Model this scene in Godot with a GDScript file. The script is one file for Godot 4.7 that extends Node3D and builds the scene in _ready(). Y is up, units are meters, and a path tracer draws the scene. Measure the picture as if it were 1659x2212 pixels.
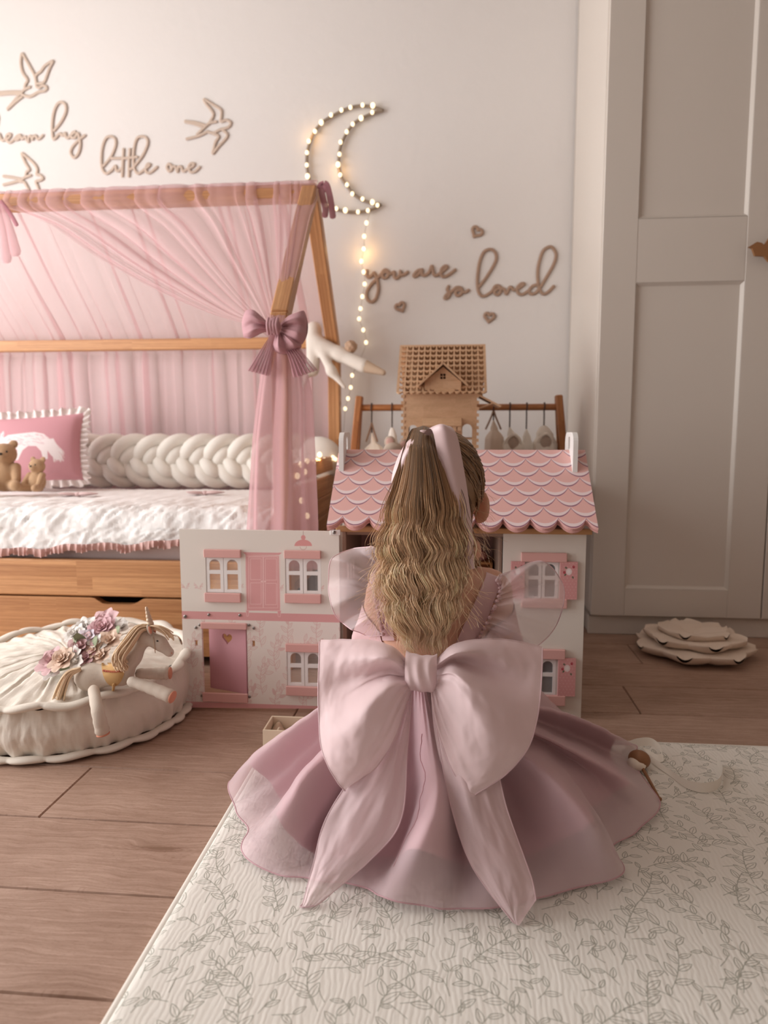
extends Node3D
# A child in a pink organza dress sits before an open doll house in a nursery. Units are metres, y is up, the back wall faces +z.

const EYE := Vector3(0.0, 0.66, 0.0)
const FOCAL := 1560.0          # in pixels of the 1659 x 2212 frame
var cam_basis: Basis
var rng := RandomNumberGenerator.new()
var mats := {}

# ---------------------------------------------------------------- measuring from the photograph
func ray(px: float, py: float) -> Vector3:
	return cam_basis * Vector3((px - 829.5) / FOCAL, -(py - 1106.0) / FOCAL, -1.0)

func atz(px: float, py: float, z: float) -> Vector3:
	var d := ray(px, py)
	return EYE + d * (z / d.z)

func aty(px: float, py: float, y: float) -> Vector3:
	var d := ray(px, py)
	return EYE + d * ((y - EYE.y) / d.y)

func atx(px: float, py: float, x: float) -> Vector3:
	var d := ray(px, py)
	return EYE + d * (x / d.x)

# ---------------------------------------------------------------- mesh builder
class MB:
	var v := PackedVector3Array()
	var n := PackedVector3Array()
	var uv := PackedVector2Array()
	var c := PackedColorArray()
	var ix := PackedInt32Array()
	var xf := Transform3D()
	var tint := Color.WHITE
	var uvo := Vector2.ZERO

	func vert(p: Vector3, nn: Vector3, u := Vector2.ZERO) -> int:
		v.append(xf * p)
		n.append((xf.basis * nn).normalized())
		uv.append(u)
		c.append(tint)
		return v.size() - 1

	func tri(a: Vector3, b: Vector3, d: Vector3, ua := Vector2.ZERO, ub := Vector2.ZERO, ud := Vector2.ZERO) -> void:
		var nn := (b - a).cross(d - a).normalized()
		var k := v.size()
		vert(a, nn, ua); vert(b, nn, ub); vert(d, nn, ud)
		ix.append_array([k, k + 2, k + 1])

	# counter-clockwise seen from outside
	func quad(a: Vector3, b: Vector3, d: Vector3, e: Vector3, ua := Vector2(0, 1), ub := Vector2(1, 1), ud := Vector2(1, 0), ue := Vector2(0, 0)) -> void:
		var nn := (d - a).cross(e - b).normalized()
		var k := v.size()
		vert(a, nn, ua); vert(b, nn, ub); vert(d, nn, ud); vert(e, nn, ue)
		ix.append_array([k, k + 2, k + 1, k, k + 3, k + 2])

	# a smooth sheet of rows x columns; the outside is where columns x rows points
	func grid(rows: Array, close_u := false, close_v := false, flip := false, uscale := 1.0, vscale := 1.0, cols: Array = []) -> void:
		var nr := rows.size()
		var nc: int = rows[0].size()
		var k := v.size()
		var acc := PackedVector3Array()
		acc.resize(nr * nc)
		var er := nr if close_v else nr - 1
		var ec := nc if close_u else nc - 1
		for i in er:
			var r0: PackedVector3Array = rows[i]
			var i1 := (i + 1) % nr
			var r1: PackedVector3Array = rows[i1]
			for j in ec:
				var j1 := (j + 1) % nc
				var a := r0[j]
				var b := r0[j1]
				var d := r1[j1]
				var e := r1[j]
				var f := (d - a).cross(e - b)
				if flip: f = -f
				acc[i * nc + j] += f; acc[i * nc + j1] += f; acc[i1 * nc + j1] += f; acc[i1 * nc + j] += f
				var p := k + i * nc + j
				var q := k + i * nc + j1
				var s := k + i1 * nc + j1
				var t := k + i1 * nc + j
				if flip: ix.append_array([p, q, s, p, s, t])
				else: ix.append_array([p, s, q, p, t, s])
		for i in nr:
			var r: PackedVector3Array = rows[i]
			for j in nc:
				var g := acc[i * nc + j]
				if g.length_squared() < 1e-24: g = Vector3.UP
				if cols.size(): tint = cols[i][j]
				vert(r[j], g.normalized(), Vector2(uscale * j / maxf(nc - 1, 1), vscale * i / maxf(nr - 1, 1)))
		if cols.size(): tint = Color.WHITE

	func box(ctr: Vector3, size: Vector3, bev := 0.0, basis := Basis()) -> void:
		var h := size * 0.5
		var b := minf(bev, minf(h.x, minf(h.y, h.z)) * 0.9)
		var keep := xf
		xf = xf * Transform3D(basis, ctr)
		var axes := [Vector3.RIGHT, Vector3.UP, Vector3.BACK]
		for ax in 3:
			for s: float in [-1.0, 1.0]:
				var w: Vector3 = axes[ax] * s
				var u: Vector3 = axes[(ax + 1) % 3]
				var t: Vector3 = axes[(ax + 2) % 3] * s
				var hu: float = h[(ax + 1) % 3] - b
				var ht: float = h[(ax + 2) % 3] - b
				var o: Vector3 = w * h[ax]
				var q := [Vector2(-hu, ht), Vector2(hu, ht), Vector2(hu, -ht), Vector2(-hu, -ht)]
				for k in 4: q[k] = uvo + (q[k] if hu >= ht else Vector2(q[k].y, q[k].x))     # the grain runs along the longer side
				quad(o - u * hu - t * ht, o + u * hu - t * ht, o + u * hu + t * ht, o - u * hu + t * ht, q[0], q[1], q[2], q[3])
		if b > 0.0:
			for ax in 3:
				var a1 := (ax + 1) % 3
				var a2 := (ax + 2) % 3
				for s1: float in [-1.0, 1.0]:
					for s2: float in [-1.0, 1.0]:
						var u: Vector3 = axes[ax] * (h[ax] - b)
						var p: Vector3 = axes[a1] * s1 * h[a1] + axes[a2] * s2 * (h[a2] - b)
						var q: Vector3 = axes[a1] * s1 * (h[a1] - b) + axes[a2] * s2 * h[a2]
						if s1 * s2 > 0: quad(p - u, p + u, q + u, q - u) if (2.0 * u).cross(q - p).dot(p + q) > 0 else quad(p + u, p - u, q - u, q + u)
						else: quad(p - u, p + u, q + u, q - u) if (2.0 * u).cross(q - p).dot(p + q) > 0 else quad(p + u, p - u, q - u, q + u)
			for sx: float in [-1.0, 1.0]:
				for sy: float in [-1.0, 1.0]:
					for sz: float in [-1.0, 1.0]:
						var p := Vector3(sx * h.x, sy * (h.y - b), sz * (h.z - b))
						var q := Vector3(sx * (h.x - b), sy * h.y, sz * (h.z - b))
						var r := Vector3(sx * (h.x - b), sy * (h.y - b), sz * h.z)
						if (q - p).cross(r - p).dot(p + q + r) > 0: tri(p, q, r)
						else: tri(p, r, q)
		xf = keep

	func beam(a: Vector3, b: Vector3, w: float, d: float, up := Vector3.UP, bev := 0.003) -> void:
		var y := (b - a).normalized()
		var x := y.cross(up)
		if x.length() < 0.01: x = y.cross(Vector3.BACK)
		x = x.normalized()
		box((a + b) * 0.5, Vector3(w, (b - a).length(), d), bev, Basis(x, y, x.cross(y)))

	func tube(path: PackedVector3Array, radii: PackedFloat32Array, sides := 8, caps := true, closed := false, squash := Vector2.ONE, up := Vector3.ZERO) -> void:
		var rows := []
		var m := path.size()
		var prev := Vector3.ZERO
		for i in m:
			var t: Vector3
			if closed: t = path[(i + 1) % m] - path[(i - 1 + m) % m]
			else: t = path[mini(i + 1, m - 1)] - path[maxi(i - 1, 0)]
			t = t.normalized() if t.length_squared() > 1e-18 else Vector3.UP
			var nn: Vector3
			if up != Vector3.ZERO: nn = up
			elif i == 0: nn = Vector3.UP if absf(t.y) < 0.9 else Vector3.RIGHT
			else: nn = prev
			nn = nn - t * nn.dot(t)
			if nn.length() < 0.01: nn = Vector3.BACK - t * t.z
			nn = nn.normalized()
			prev = nn
			var b := t.cross(nn)
			var r: float = radii[i % radii.size()]
			var row := PackedVector3Array()
			for j in sides:
				var a := TAU * j / sides
				row.append(path[i] + nn * cos(a) * r * squash.x + b * sin(a) * r * squash.y)
			rows.append(row)
		if caps and not closed:
			for e: int in [0, m - 1]:
				var row: PackedVector3Array = rows[0 if e == 0 else rows.size() - 1]
				var small := PackedVector3Array()
				var dot := PackedVector3Array()
				var dir := (path[0] - path[1]).normalized() if e == 0 else (path[m - 1] - path[m - 2]).normalized()
				var rr: float = radii[e % radii.size()]
				for p in row:
					small.append(path[e] + (p - path[e]) * 0.75 + dir * rr * 0.5)
					dot.append(path[e] + (p - path[e]) * 0.02 + dir * rr * 0.72)
				if e == 0:
					rows.push_front(small)
					rows.push_front(dot)
				else:
					rows.append(small)
					rows.append(dot)
		grid(rows, true, closed)

	func lathe(prof: PackedVector2Array, segs := 24, squash := Vector2.ONE) -> void:
		var rows := []
		for p in prof:
			var row := PackedVector3Array()
			for j in segs:
				var a := TAU * j / segs
				row.append(Vector3(p.x * cos(a) * squash.x, p.y, -p.x * sin(a) * squash.y))
			rows.append(row)
		grid(rows, true)

	func ball(ctr: Vector3, r: Vector3, basis := Basis(), segs := 14, rings := 9) -> void:
		var rows := []
		for i in rings + 1:
			var f := PI * clampf(float(i) / rings, 0.002, 0.998) - PI / 2
			var row := PackedVector3Array()
			for j in segs:
				var a := TAU * j / segs
				row.append(ctr + basis * (Vector3(cos(f) * cos(a), sin(f), -cos(f) * sin(a)) * r))
			rows.append(row)
		grid(rows, true)

	# outline (counter-clockwise, in x and y) less holes, from z = 0 to z = depth
	func slab(outer: PackedVector2Array, holes: Array, depth: float, uvbox := Rect2(0, 0, 1, 1), bevel := 0.0) -> void:
		if Geometry2D.is_polygon_clockwise(outer): outer.reverse()
		var lo := outer[0]
		var hi := outer[0]
		for p in outer:
			lo = lo.min(p); hi = hi.max(p)
		var cuts := [lo.x - 1.0, hi.x + 1.0]
		for hole: PackedVector2Array in holes:
			var s := Vector2.ZERO
			for p in hole: s += p
			cuts.append(s.x / hole.size())
		cuts.sort()
		for i in cuts.size() - 1:
			if cuts[i + 1] - cuts[i] < 1e-5: continue
			var strip := PackedVector2Array([Vector2(cuts[i], lo.y - 1), Vector2(cuts[i + 1], lo.y - 1), Vector2(cuts[i + 1], hi.y + 1), Vector2(cuts[i], hi.y + 1)])
			var polys: Array = Geometry2D.intersect_polygons(outer, strip)
			for hole: PackedVector2Array in holes:
				var next := []
				for p: PackedVector2Array in polys: next.append_array(Geometry2D.clip_polygons(p, hole))
				polys = next
			var todo := []
			for p: PackedVector2Array in polys: todo.append([p, 0])
			while todo.size():
				var job: Array = todo.pop_back()
				var p: PackedVector2Array = job[0]
				if Geometry2D.is_polygon_clockwise(p): continue
				var t := Geometry2D.triangulate_polygon(p)
				if t.is_empty() and p.size() > 3 and job[1] < 7:      # too knotty for the triangulator: cut it across
					var bl := p[0]
					var bh := p[0]
					for q in p:
						bl = bl.min(q); bh = bh.max(q)
					var my := lerpf(bl.y, bh.y, 0.47)
					for part: PackedVector2Array in [PackedVector2Array([Vector2(bl.x - 1, bl.y - 1), Vector2(bh.x + 1, bl.y - 1), Vector2(bh.x + 1, my), Vector2(bl.x - 1, my)]), PackedVector2Array([Vector2(bl.x - 1, my), Vector2(bh.x + 1, my), Vector2(bh.x + 1, bh.y + 1), Vector2(bl.x - 1, bh.y + 1)])]:
						for piece: PackedVector2Array in Geometry2D.intersect_polygons(p, part): todo.append([piece, job[1] + 1])
				for k in range(0, t.size(), 3):
					var a := p[t[k]]
					var b := p[t[k + 1]]
					var d := p[t[k + 2]]
					if (b - a).cross(d - a) < 0:
						var w := b
						b = d; d = w
					var ua := (a - uvbox.position) / uvbox.size
					var ub := (b - uvbox.position) / uvbox.size
					var ud := (d - uvbox.position) / uvbox.size
					ua.y = 1 - ua.y; ub.y = 1 - ub.y; ud.y = 1 - ud.y
					tri(Vector3(a.x, a.y, depth), Vector3(b.x, b.y, depth), Vector3(d.x, d.y, depth), ua, ub, ud)
					tri(Vector3(a.x, a.y, 0), Vector3(d.x, d.y, 0), Vector3(b.x, b.y, 0), ua, ud, ub)
		var loops := [outer]
		loops.append_array(holes)
		for li in loops.size():
			var l: PackedVector2Array = loops[li]
			if (li == 0) == Geometry2D.is_polygon_clockwise(l):
				l = l.duplicate()
				l.reverse()
			for i in l.size():
				var a := l[i]
				var b := l[(i + 1) % l.size()]
				var ua := (a - uvbox.position) / uvbox.size
				var ub := (b - uvbox.position) / uvbox.size
				ua.y = 1 - ua.y; ub.y = 1 - ub.y
				quad(Vector3(a.x, a.y, 0), Vector3(b.x, b.y, 0), Vector3(b.x, b.y, depth), Vector3(a.x, a.y, depth), ua, ub, ub, ua)

	func mesh() -> ArrayMesh:
		var a := []
		a.resize(Mesh.ARRAY_MAX)
		a[Mesh.ARRAY_VERTEX] = v
		a[Mesh.ARRAY_NORMAL] = n
		a[Mesh.ARRAY_TEX_UV] = uv
		a[Mesh.ARRAY_COLOR] = c
		a[Mesh.ARRAY_INDEX] = ix
		var m := ArrayMesh.new()
		m.add_surface_from_arrays(Mesh.PRIMITIVE_TRIANGLES, a)
		return m

# ---------------------------------------------------------------- soft bodies: tapered capsules joined by a smooth minimum
class Soft:
	var bones := []        # [a, b, ra, rb, k]  or ellipsoids [centre, radii, basis, k]
	var cuts := []

	func bone(a: Vector3, b: Vector3, ra: float, rb: float, k := 0.02) -> void:
		bones.append([a, b, ra, rb, k])

	func egg(ctr: Vector3, r: Vector3, k := 0.02, basis := Basis()) -> void:
		bones.append([ctr, r, basis, k])

	func cut(ctr: Vector3, r: Vector3, k := 0.004, basis := Basis()) -> void:
		cuts.append([ctr, r, basis, k])

	static func d_egg(p: Vector3, e: Array) -> float:
		var q: Vector3 = (e[2] as Basis).transposed() * (p - (e[0] as Vector3))
		var r: Vector3 = e[1]
		var k0 := (q / r).length()
		var k1 := (q / (r * r)).length()
		return k0 * (k0 - 1.0) / maxf(k1, 1e-6) if k0 > 1e-5 else -minf(r.x, minf(r.y, r.z))

	static func d_bone(p: Vector3, e: Array) -> float:
		var a: Vector3 = e[0]
		var ab: Vector3 = (e[1] as Vector3) - a
		var t := clampf((p - a).dot(ab) / maxf(ab.length_squared(), 1e-9), 0.0, 1.0)
		return (p - a - ab * t).length() - lerpf(e[2], e[3], t)

	func at(p: Vector3) -> float:
		var d := 10.0
		for e: Array in bones:
			var w := d_bone(p, e) if e.size() == 5 else d_egg(p, e)
			var k: float = e[e.size() - 1]
			var h := maxf(k - absf(d - w), 0.0) / k
			d = minf(d, w) - h * h * k * 0.25
		for e: Array in cuts:
			var w := -d_egg(p, e)
			var k: float = e[3]
			var h := maxf(k - absf(d - w), 0.0) / k
			d = maxf(d, w) + h * h * k * 0.25
		return d

	func mesh_into(mb: MB, cell: float) -> void:
		var lo := Vector3(1e9, 1e9, 1e9)
		var hi := -lo
		var boxes := []
		for e: Array in bones:
			var l: Vector3
			var u: Vector3
			if e.size() == 5:
				var r: float = maxf(e[2], e[3])
				l = (e[0] as Vector3).min(e[1]) - Vector3.ONE * r
				u = (e[0] as Vector3).max(e[1]) + Vector3.ONE * r
			else:
				var r: float = maxf(e[1].x, maxf(e[1].y, e[1].z))
				l = (e[0] as Vector3) - Vector3.ONE * r
				u = (e[0] as Vector3) + Vector3.ONE * r
			var m: float = e[e.size() - 1] + cell * 2.0
			boxes.append([l - Vector3.ONE * m, u + Vector3.ONE * m])
			lo = lo.min(l); hi = hi.max(u)
		lo -= Vector3.ONE * cell * 3.0
		hi += Vector3.ONE * cell * 3.0
		var nx := int(ceil((hi.x - lo.x) / cell)) + 1
		var ny := int(ceil((hi.y - lo.y) / cell)) + 1
		var nz := int(ceil((hi.z - lo.z) / cell)) + 1
		var f := PackedFloat32Array()
		f.resize(nx * ny * nz)
		f.fill(10.0)
		for b in bones.size():
			var e: Array = bones[b]
			var capsule := e.size() == 5
			var k: float = e[e.size() - 1]
			var i0 := Vector3i(((boxes[b][0] - lo) / cell).floor()).clamp(Vector3i.ZERO, Vector3i(nx - 1, ny - 1, nz - 1))
			var i1 := Vector3i(((boxes[b][1] - lo) / cell).ceil()).clamp(Vector3i.ZERO, Vector3i(nx - 1, ny - 1, nz - 1))
			for z in range(i0.z, i1.z + 1):
				for y in range(i0.y, i1.y + 1):
					var at0 := (z * ny + y) * nx
					for x in range(i0.x, i1.x + 1):
						var p := lo + Vector3(x, y, z) * cell
						var w := d_bone(p, e) if capsule else d_egg(p, e)
						var d := f[at0 + x]
						var h := maxf(k - absf(d - w), 0.0) / k
						f[at0 + x] = minf(d, w) - h * h * k * 0.25
		for e: Array in cuts:
			var k: float = e[3]
			var r: float = maxf(e[1].x, maxf(e[1].y, e[1].z)) + k + cell
			var i0 := Vector3i(((e[0] - Vector3.ONE * r - lo) / cell).floor()).clamp(Vector3i.ZERO, Vector3i(nx - 1, ny - 1, nz - 1))
			var i1 := Vector3i(((e[0] + Vector3.ONE * r - lo) / cell).ceil()).clamp(Vector3i.ZERO, Vector3i(nx - 1, ny - 1, nz - 1))
			for z in range(i0.z, i1.z + 1):
				for y in range(i0.y, i1.y + 1):
					for x in range(i0.x, i1.x + 1):
						var w := -d_egg(lo + Vector3(x, y, z) * cell, e)
						var q := (z * ny + y) * nx + x
						var h := maxf(k - absf(f[q] - w), 0.0) / k
						f[q] = maxf(f[q], w) + h * h * k * 0.25
		# surface nets
		var own := {}
		var base := mb.v.size()
		var pts := PackedVector3Array()
		var sx := 1
		var sy := nx
		var sz := nx * ny
		var offs := [0, sx, sy, sx + sy, sz, sx + sz, sy + sz, sx + sy + sz]
		for z in nz - 1:
			for y in ny - 1:
				var q := (z * ny + y) * nx
				for x in nx - 1:
					var a := f[q]
					if a > cell * 2.5 or a < -cell * 2.5:
						q += 1
						continue
					var neg := 0
					for o: int in offs:
						if f[q + o] < 0.0: neg += 1
					if neg == 0 or neg == 8:
						q += 1
						continue
					var s := Vector3.ZERO
					var cnt := 0
					for ax in 3:
						var st: int = [sx, sy, sz][ax]
						var o1: int = [sy, sx, sx][ax]
						var o2: int = [sz, sz, sy][ax]
						for cc in 4:
							var c0 := q + (o1 if cc & 1 else 0) + (o2 if cc & 2 else 0)
							var f0 := f[c0]
							var f1 := f[c0 + st]
							if (f0 < 0.0) != (f1 < 0.0):
								var t := f0 / (f0 - f1)
								var g := Vector3.ZERO
								g[ax] = t
								g[[1, 0, 0][ax]] = 1.0 if cc & 1 else 0.0
								g[[2, 2, 1][ax]] = 1.0 if cc & 2 else 0.0
								s += g
								cnt += 1
					own[q] = pts.size()
					pts.append(lo + (Vector3(x, y, z) + s / cnt) * cell)
					q += 1
		var acc := PackedVector3Array()
		acc.resize(pts.size())
		for q: int in own:
			for ax in 3:
				var st: int = [sx, sy, sz][ax]
				var o1: int = [sy, sz, sx][ax]
				var o2: int = [sz, sx, sy][ax]
				if (f[q] < 0.0) == (f[q + st] < 0.0): continue
				if not (own.has(q - o1) and own.has(q - o2) and own.has(q - o1 - o2)): continue
				var a: int = own[q]
				var b: int = own[q - o1]
				var c1: int = own[q - o1 - o2]
				var d: int = own[q - o2]
				if f[q] >= 0.0:
					var w := b
					b = d; d = w
				# counter-clockwise a d c b from outside when f[q] < 0
				var nn := (pts[c1] - pts[a]).cross(pts[d] - pts[b])
				acc[a] += nn; acc[b] += nn; acc[c1] += nn; acc[d] += nn
				mb.ix.append_array([base + a, base + c1, base + b, base + a, base + d, base + c1])
		for i in pts.size():
			mb.vert(pts[i], acc[i].normalized())

# ---------------------------------------------------------------- naming and tagging
var taken := {}
func numbered(called: String) -> String:
	var k: int = taken.get(called, -1) + 1
	taken[called] = k
	return called if k == 0 else "%s_%03d" % [called, k]

func thing(called: String, label: String, category: String, at := Vector3.ZERO, group := "") -> Node3D:
	var o := Node3D.new()
	o.name = numbered(called)
	add_child(o, true)
	o.position = at
	tag(o, label, category, group)
	return o

func tag(o: Node, label: String, category: String, group := "") -> void:
	o.set_meta("label", label)
	o.set_meta("category", category)
	if group: o.set_meta("group", group)

# one named mesh; a part takes the thing's place off its points when they are given in the room
func put(called: String, mb, m: Material, parent: Node = null) -> MeshInstance3D:
	var o := MeshInstance3D.new()
	o.mesh = mb.mesh() if mb is MB else mb
	o.material_override = m
	if parent == null:
		o.name = numbered(called)
		add_child(o, true)
	else:
		var k := 0
		var want := called
		while parent.has_node(want):
			k += 1
			want = "%s_%03d" % [called, k]
		o.name = want
		parent.add_child(o, true)
		var off := Vector3.ZERO
		var p := parent
		while p != self and p is Node3D:
			off += (p as Node3D).position
			p = p.get_parent()
		if mb is MB: o.position = -off
	return o

func struct(called: String, mb, m: Material, parent: Node = null) -> MeshInstance3D:
	var o := put(called, mb, m, parent)
	o.set_meta("kind", "structure")
	return o

# ---------------------------------------------------------------- curves
func cr(pts: Array, per := 8, closed := false) -> PackedVector3Array:
	var out := PackedVector3Array()
	var m := pts.size()
	var last := m if closed else m - 1
	for i in last:
		var p0: Vector3 = pts[(i - 1 + m) % m] if closed or i > 0 else pts[0] * 2.0 - pts[1]
		var p1: Vector3 = pts[i]
		var p2: Vector3 = pts[(i + 1) % m]
		var p3: Vector3 = pts[(i + 2) % m] if closed or i + 2 < m else pts[m - 1] * 2.0 - pts[m - 2]
		for s in per:
			out.append(p1.cubic_interpolate(p2, p0, p3, float(s) / per))
	if not closed: out.append(pts[m - 1])
	return out

# the curve through pts at t in 0..1
func crt(pts: Array, t: float) -> Vector3:
	var m := pts.size()
	var x := clampf(t, 0.0, 1.0) * (m - 1)
	var i := mini(int(x), m - 2)
	var p1: Vector3 = pts[i]
	var p2: Vector3 = pts[i + 1]
	var p0: Vector3 = pts[i - 1] if i > 0 else p1 * 2.0 - p2
	var p3: Vector3 = pts[i + 2] if i + 2 < m else p2 * 2.0 - p1
	return p1.cubic_interpolate(p2, p0, p3, x - i)

# rows of control points -> a smooth net of rows
func net(ctrl: Array, nr: int, nc: int) -> Array:
	var mid := []
	for r: Array in ctrl:
		var row := []
		for j in nc: row.append(crt(r, float(j) / (nc - 1)))
		mid.append(row)
	var out := []
	for i in nr:
		var row := PackedVector3Array()
		for j in nc:
			var col := []
			for r: Array in mid: col.append(r[j])
			row.append(crt(col, float(i) / (nr - 1)))
		out.append(row)
	return out

func bump(x: float, c: float, w: float) -> float:
	var t := (x - c) / w
	return exp(-t * t)

func wrap_d(a: float, b: float) -> float:
	return wrapf(a - b, -PI, PI)

# ---------------------------------------------------------------- materials
func mat(key: String, col: Color, rough := 0.6, more := {}) -> StandardMaterial3D:
	if mats.has(key): return mats[key]
	var m := StandardMaterial3D.new()
	m.resource_name = key
	m.albedo_color = col
	m.roughness = rough
	for k: String in more: m.set(k, more[k])
	if col.a < 1.0: m.transparency = BaseMaterial3D.TRANSPARENCY_ALPHA
	mats[key] = m
	return m

func rgb(r: int, g: int, b: int, a := 1.0) -> Color:
	return Color(r / 255.0, g / 255.0, b / 255.0, a)

func tex(im: Image) -> ImageTexture:
	return ImageTexture.create_from_image(im)

func noise_tex(freq: float, sd: int, size := 512, oct := 4, kind := FastNoiseLite.TYPE_SIMPLEX) -> Texture2D:
	var f := FastNoiseLite.new()
	f.seed = sd
	f.noise_type = kind
	f.frequency = freq
	f.fractal_octaves = oct
	return tex(f.get_seamless_image(size, size))

# a picture made of strokes
class Pen:
	var im: Image
	var w: int
	var h: int
	func _init(ww: int, hh: int, back: Color) -> void:
		w = ww; h = hh
		im = Image.create(w, h, false, Image.FORMAT_RGB8)
		im.fill(back)
	func dab(x: float, y: float, r: float, col: Color, wrap := false) -> void:
		for j in range(int(floor(y - r - 1)), int(ceil(y + r + 1)) + 1):
			for i in range(int(floor(x - r - 1)), int(ceil(x + r + 1)) + 1):
				var a := clampf(r + 0.5 - Vector2(i - x, j - y).length(), 0.0, 1.0)
				if a <= 0.0: continue
				var p := i
				var q := j
				if wrap:
					p = posmod(i, w); q = posmod(j, h)
				elif p < 0 or q < 0 or p >= w or q >= h: continue
				im.set_pixel(p, q, im.get_pixel(p, q).lerp(col, a * col.a))
	func line(pts: PackedVector2Array, r: float, col: Color, wrap := false) -> void:
		for k in pts.size() - 1:
			var a := pts[k]
			var b := pts[k + 1]
			var steps := maxi(1, int(ceil((b - a).length() / maxf(0.7, r * 0.7))))
			for s in steps: dab(lerpf(a.x, b.x, float(s) / steps), lerpf(a.y, b.y, float(s) / steps), r, col, wrap)
	func fill_poly(pts: PackedVector2Array, col: Color) -> void:
		var lo := pts[0]
		var hi := pts[0]
		for p in pts:
			lo = lo.min(p); hi = hi.max(p)
		for j in range(maxi(0, int(lo.y)), mini(h, int(hi.y) + 2)):
			var xs := []
			for k in pts.size():
				var a := pts[k]
				var b := pts[(k + 1) % pts.size()]
				if (a.y <= j + 0.5) != (b.y <= j + 0.5): xs.append(a.x + (j + 0.5 - a.y) / (b.y - a.y) * (b.x - a.x))
			xs.sort()
			for k in range(0, xs.size() - 1, 2):
				var x0 := maxi(0, int(round(xs[k])))
				var x1 := mini(w, int(round(xs[k + 1])))
				if x1 > x0: im.fill_rect(Rect2i(x0, j, x1 - x0, 1), col)

# ================================================================ the scene
const WALL_Z := -2.9
const BED_X := -0.45           # right end of the bed
var env: Environment

func _ready() -> void:
	rng.seed = 20240611
	set_camera_and_light()
	build_room()
	build_wardrobe()
	build_bed()
	build_dollhouse()
	build_rug()
	build_pouf()
	build_person()
	build_rack_corner()
	build_wall_decor()
	build_small_things()

func set_camera_and_light() -> void:
	cam_basis = Basis(Vector3.UP, deg_to_rad(5.40)) * Basis(Vector3.RIGHT, deg_to_rad(-6.55)) * Basis(Vector3.BACK, deg_to_rad(-0.06))
	var cam := Camera3D.new()
	cam.name = "camera"
	var lens := CameraAttributesPhysical.new()
	lens.frustum_focal_length = 12.0 / (1106.0 / FOCAL)
	lens.frustum_focus_distance = 1.24
	lens.exposure_aperture = 2.5
	cam.attributes = lens
	cam.fov = rad_to_deg(2.0 * atan(1106.0 / FOCAL))
	cam.near = 0.05
	cam.far = 50.0
	cam.transform = Transform3D(cam_basis, EYE)
	add_child(cam)
	cam.current = true
	env = Environment.new()
	env.background_mode = Environment.BG_SKY
	var sky := Sky.new()
	var sm := ProceduralSkyMaterial.new()
	sm.sky_top_color = rgb(214, 222, 232)
	sm.sky_horizon_color = rgb(236, 236, 236)
	sm.ground_bottom_color = rgb(150, 148, 142)
	sm.ground_horizon_color = rgb(220, 220, 218)
	sm.sun_angle_max = 0.0
	sky.sky_material = sm
	env.sky = sky
	env.tonemap_mode = Environment.TONE_MAPPER_LINEAR
	env.tonemap_exposure = 0.66
	env.sdfgi_enabled = true
	env.ssao_enabled = true
	env.ssil_enabled = true
	var we := WorldEnvironment.new()
	we.name = "environment"
	we.environment = env
	add_child(we)
	# daylight through the window beside the bed, and through the one behind the camera's left shoulder
	window_light("window_daylight", Vector3(-2.66, 1.17, -1.25), Vector2(2.2, 2.1), Vector3(1, 0.0, 0.0), 13.5, rgb(255, 254, 253))
	window_light("side_window_daylight", Vector3(-2.66, 1.17, 0.9), Vector2(1.2, 2.1), Vector3(1, 0.0, 0.0), 2.4, rgb(255, 254, 253))

func window_light(called: String, at: Vector3, size: Vector2, dir: Vector3, energy: float, col: Color) -> void:
	var a := AreaLight3D.new()
	a.name = called
	a.area_size = size
	a.light_energy = energy
	a.light_color = col
	a.shadow_enabled = true
	a.area_range = 12.0
	a.area_attenuation = 2.0
	add_child(a)
	a.look_at_from_position(at, at + dir, Vector3.UP)

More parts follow.
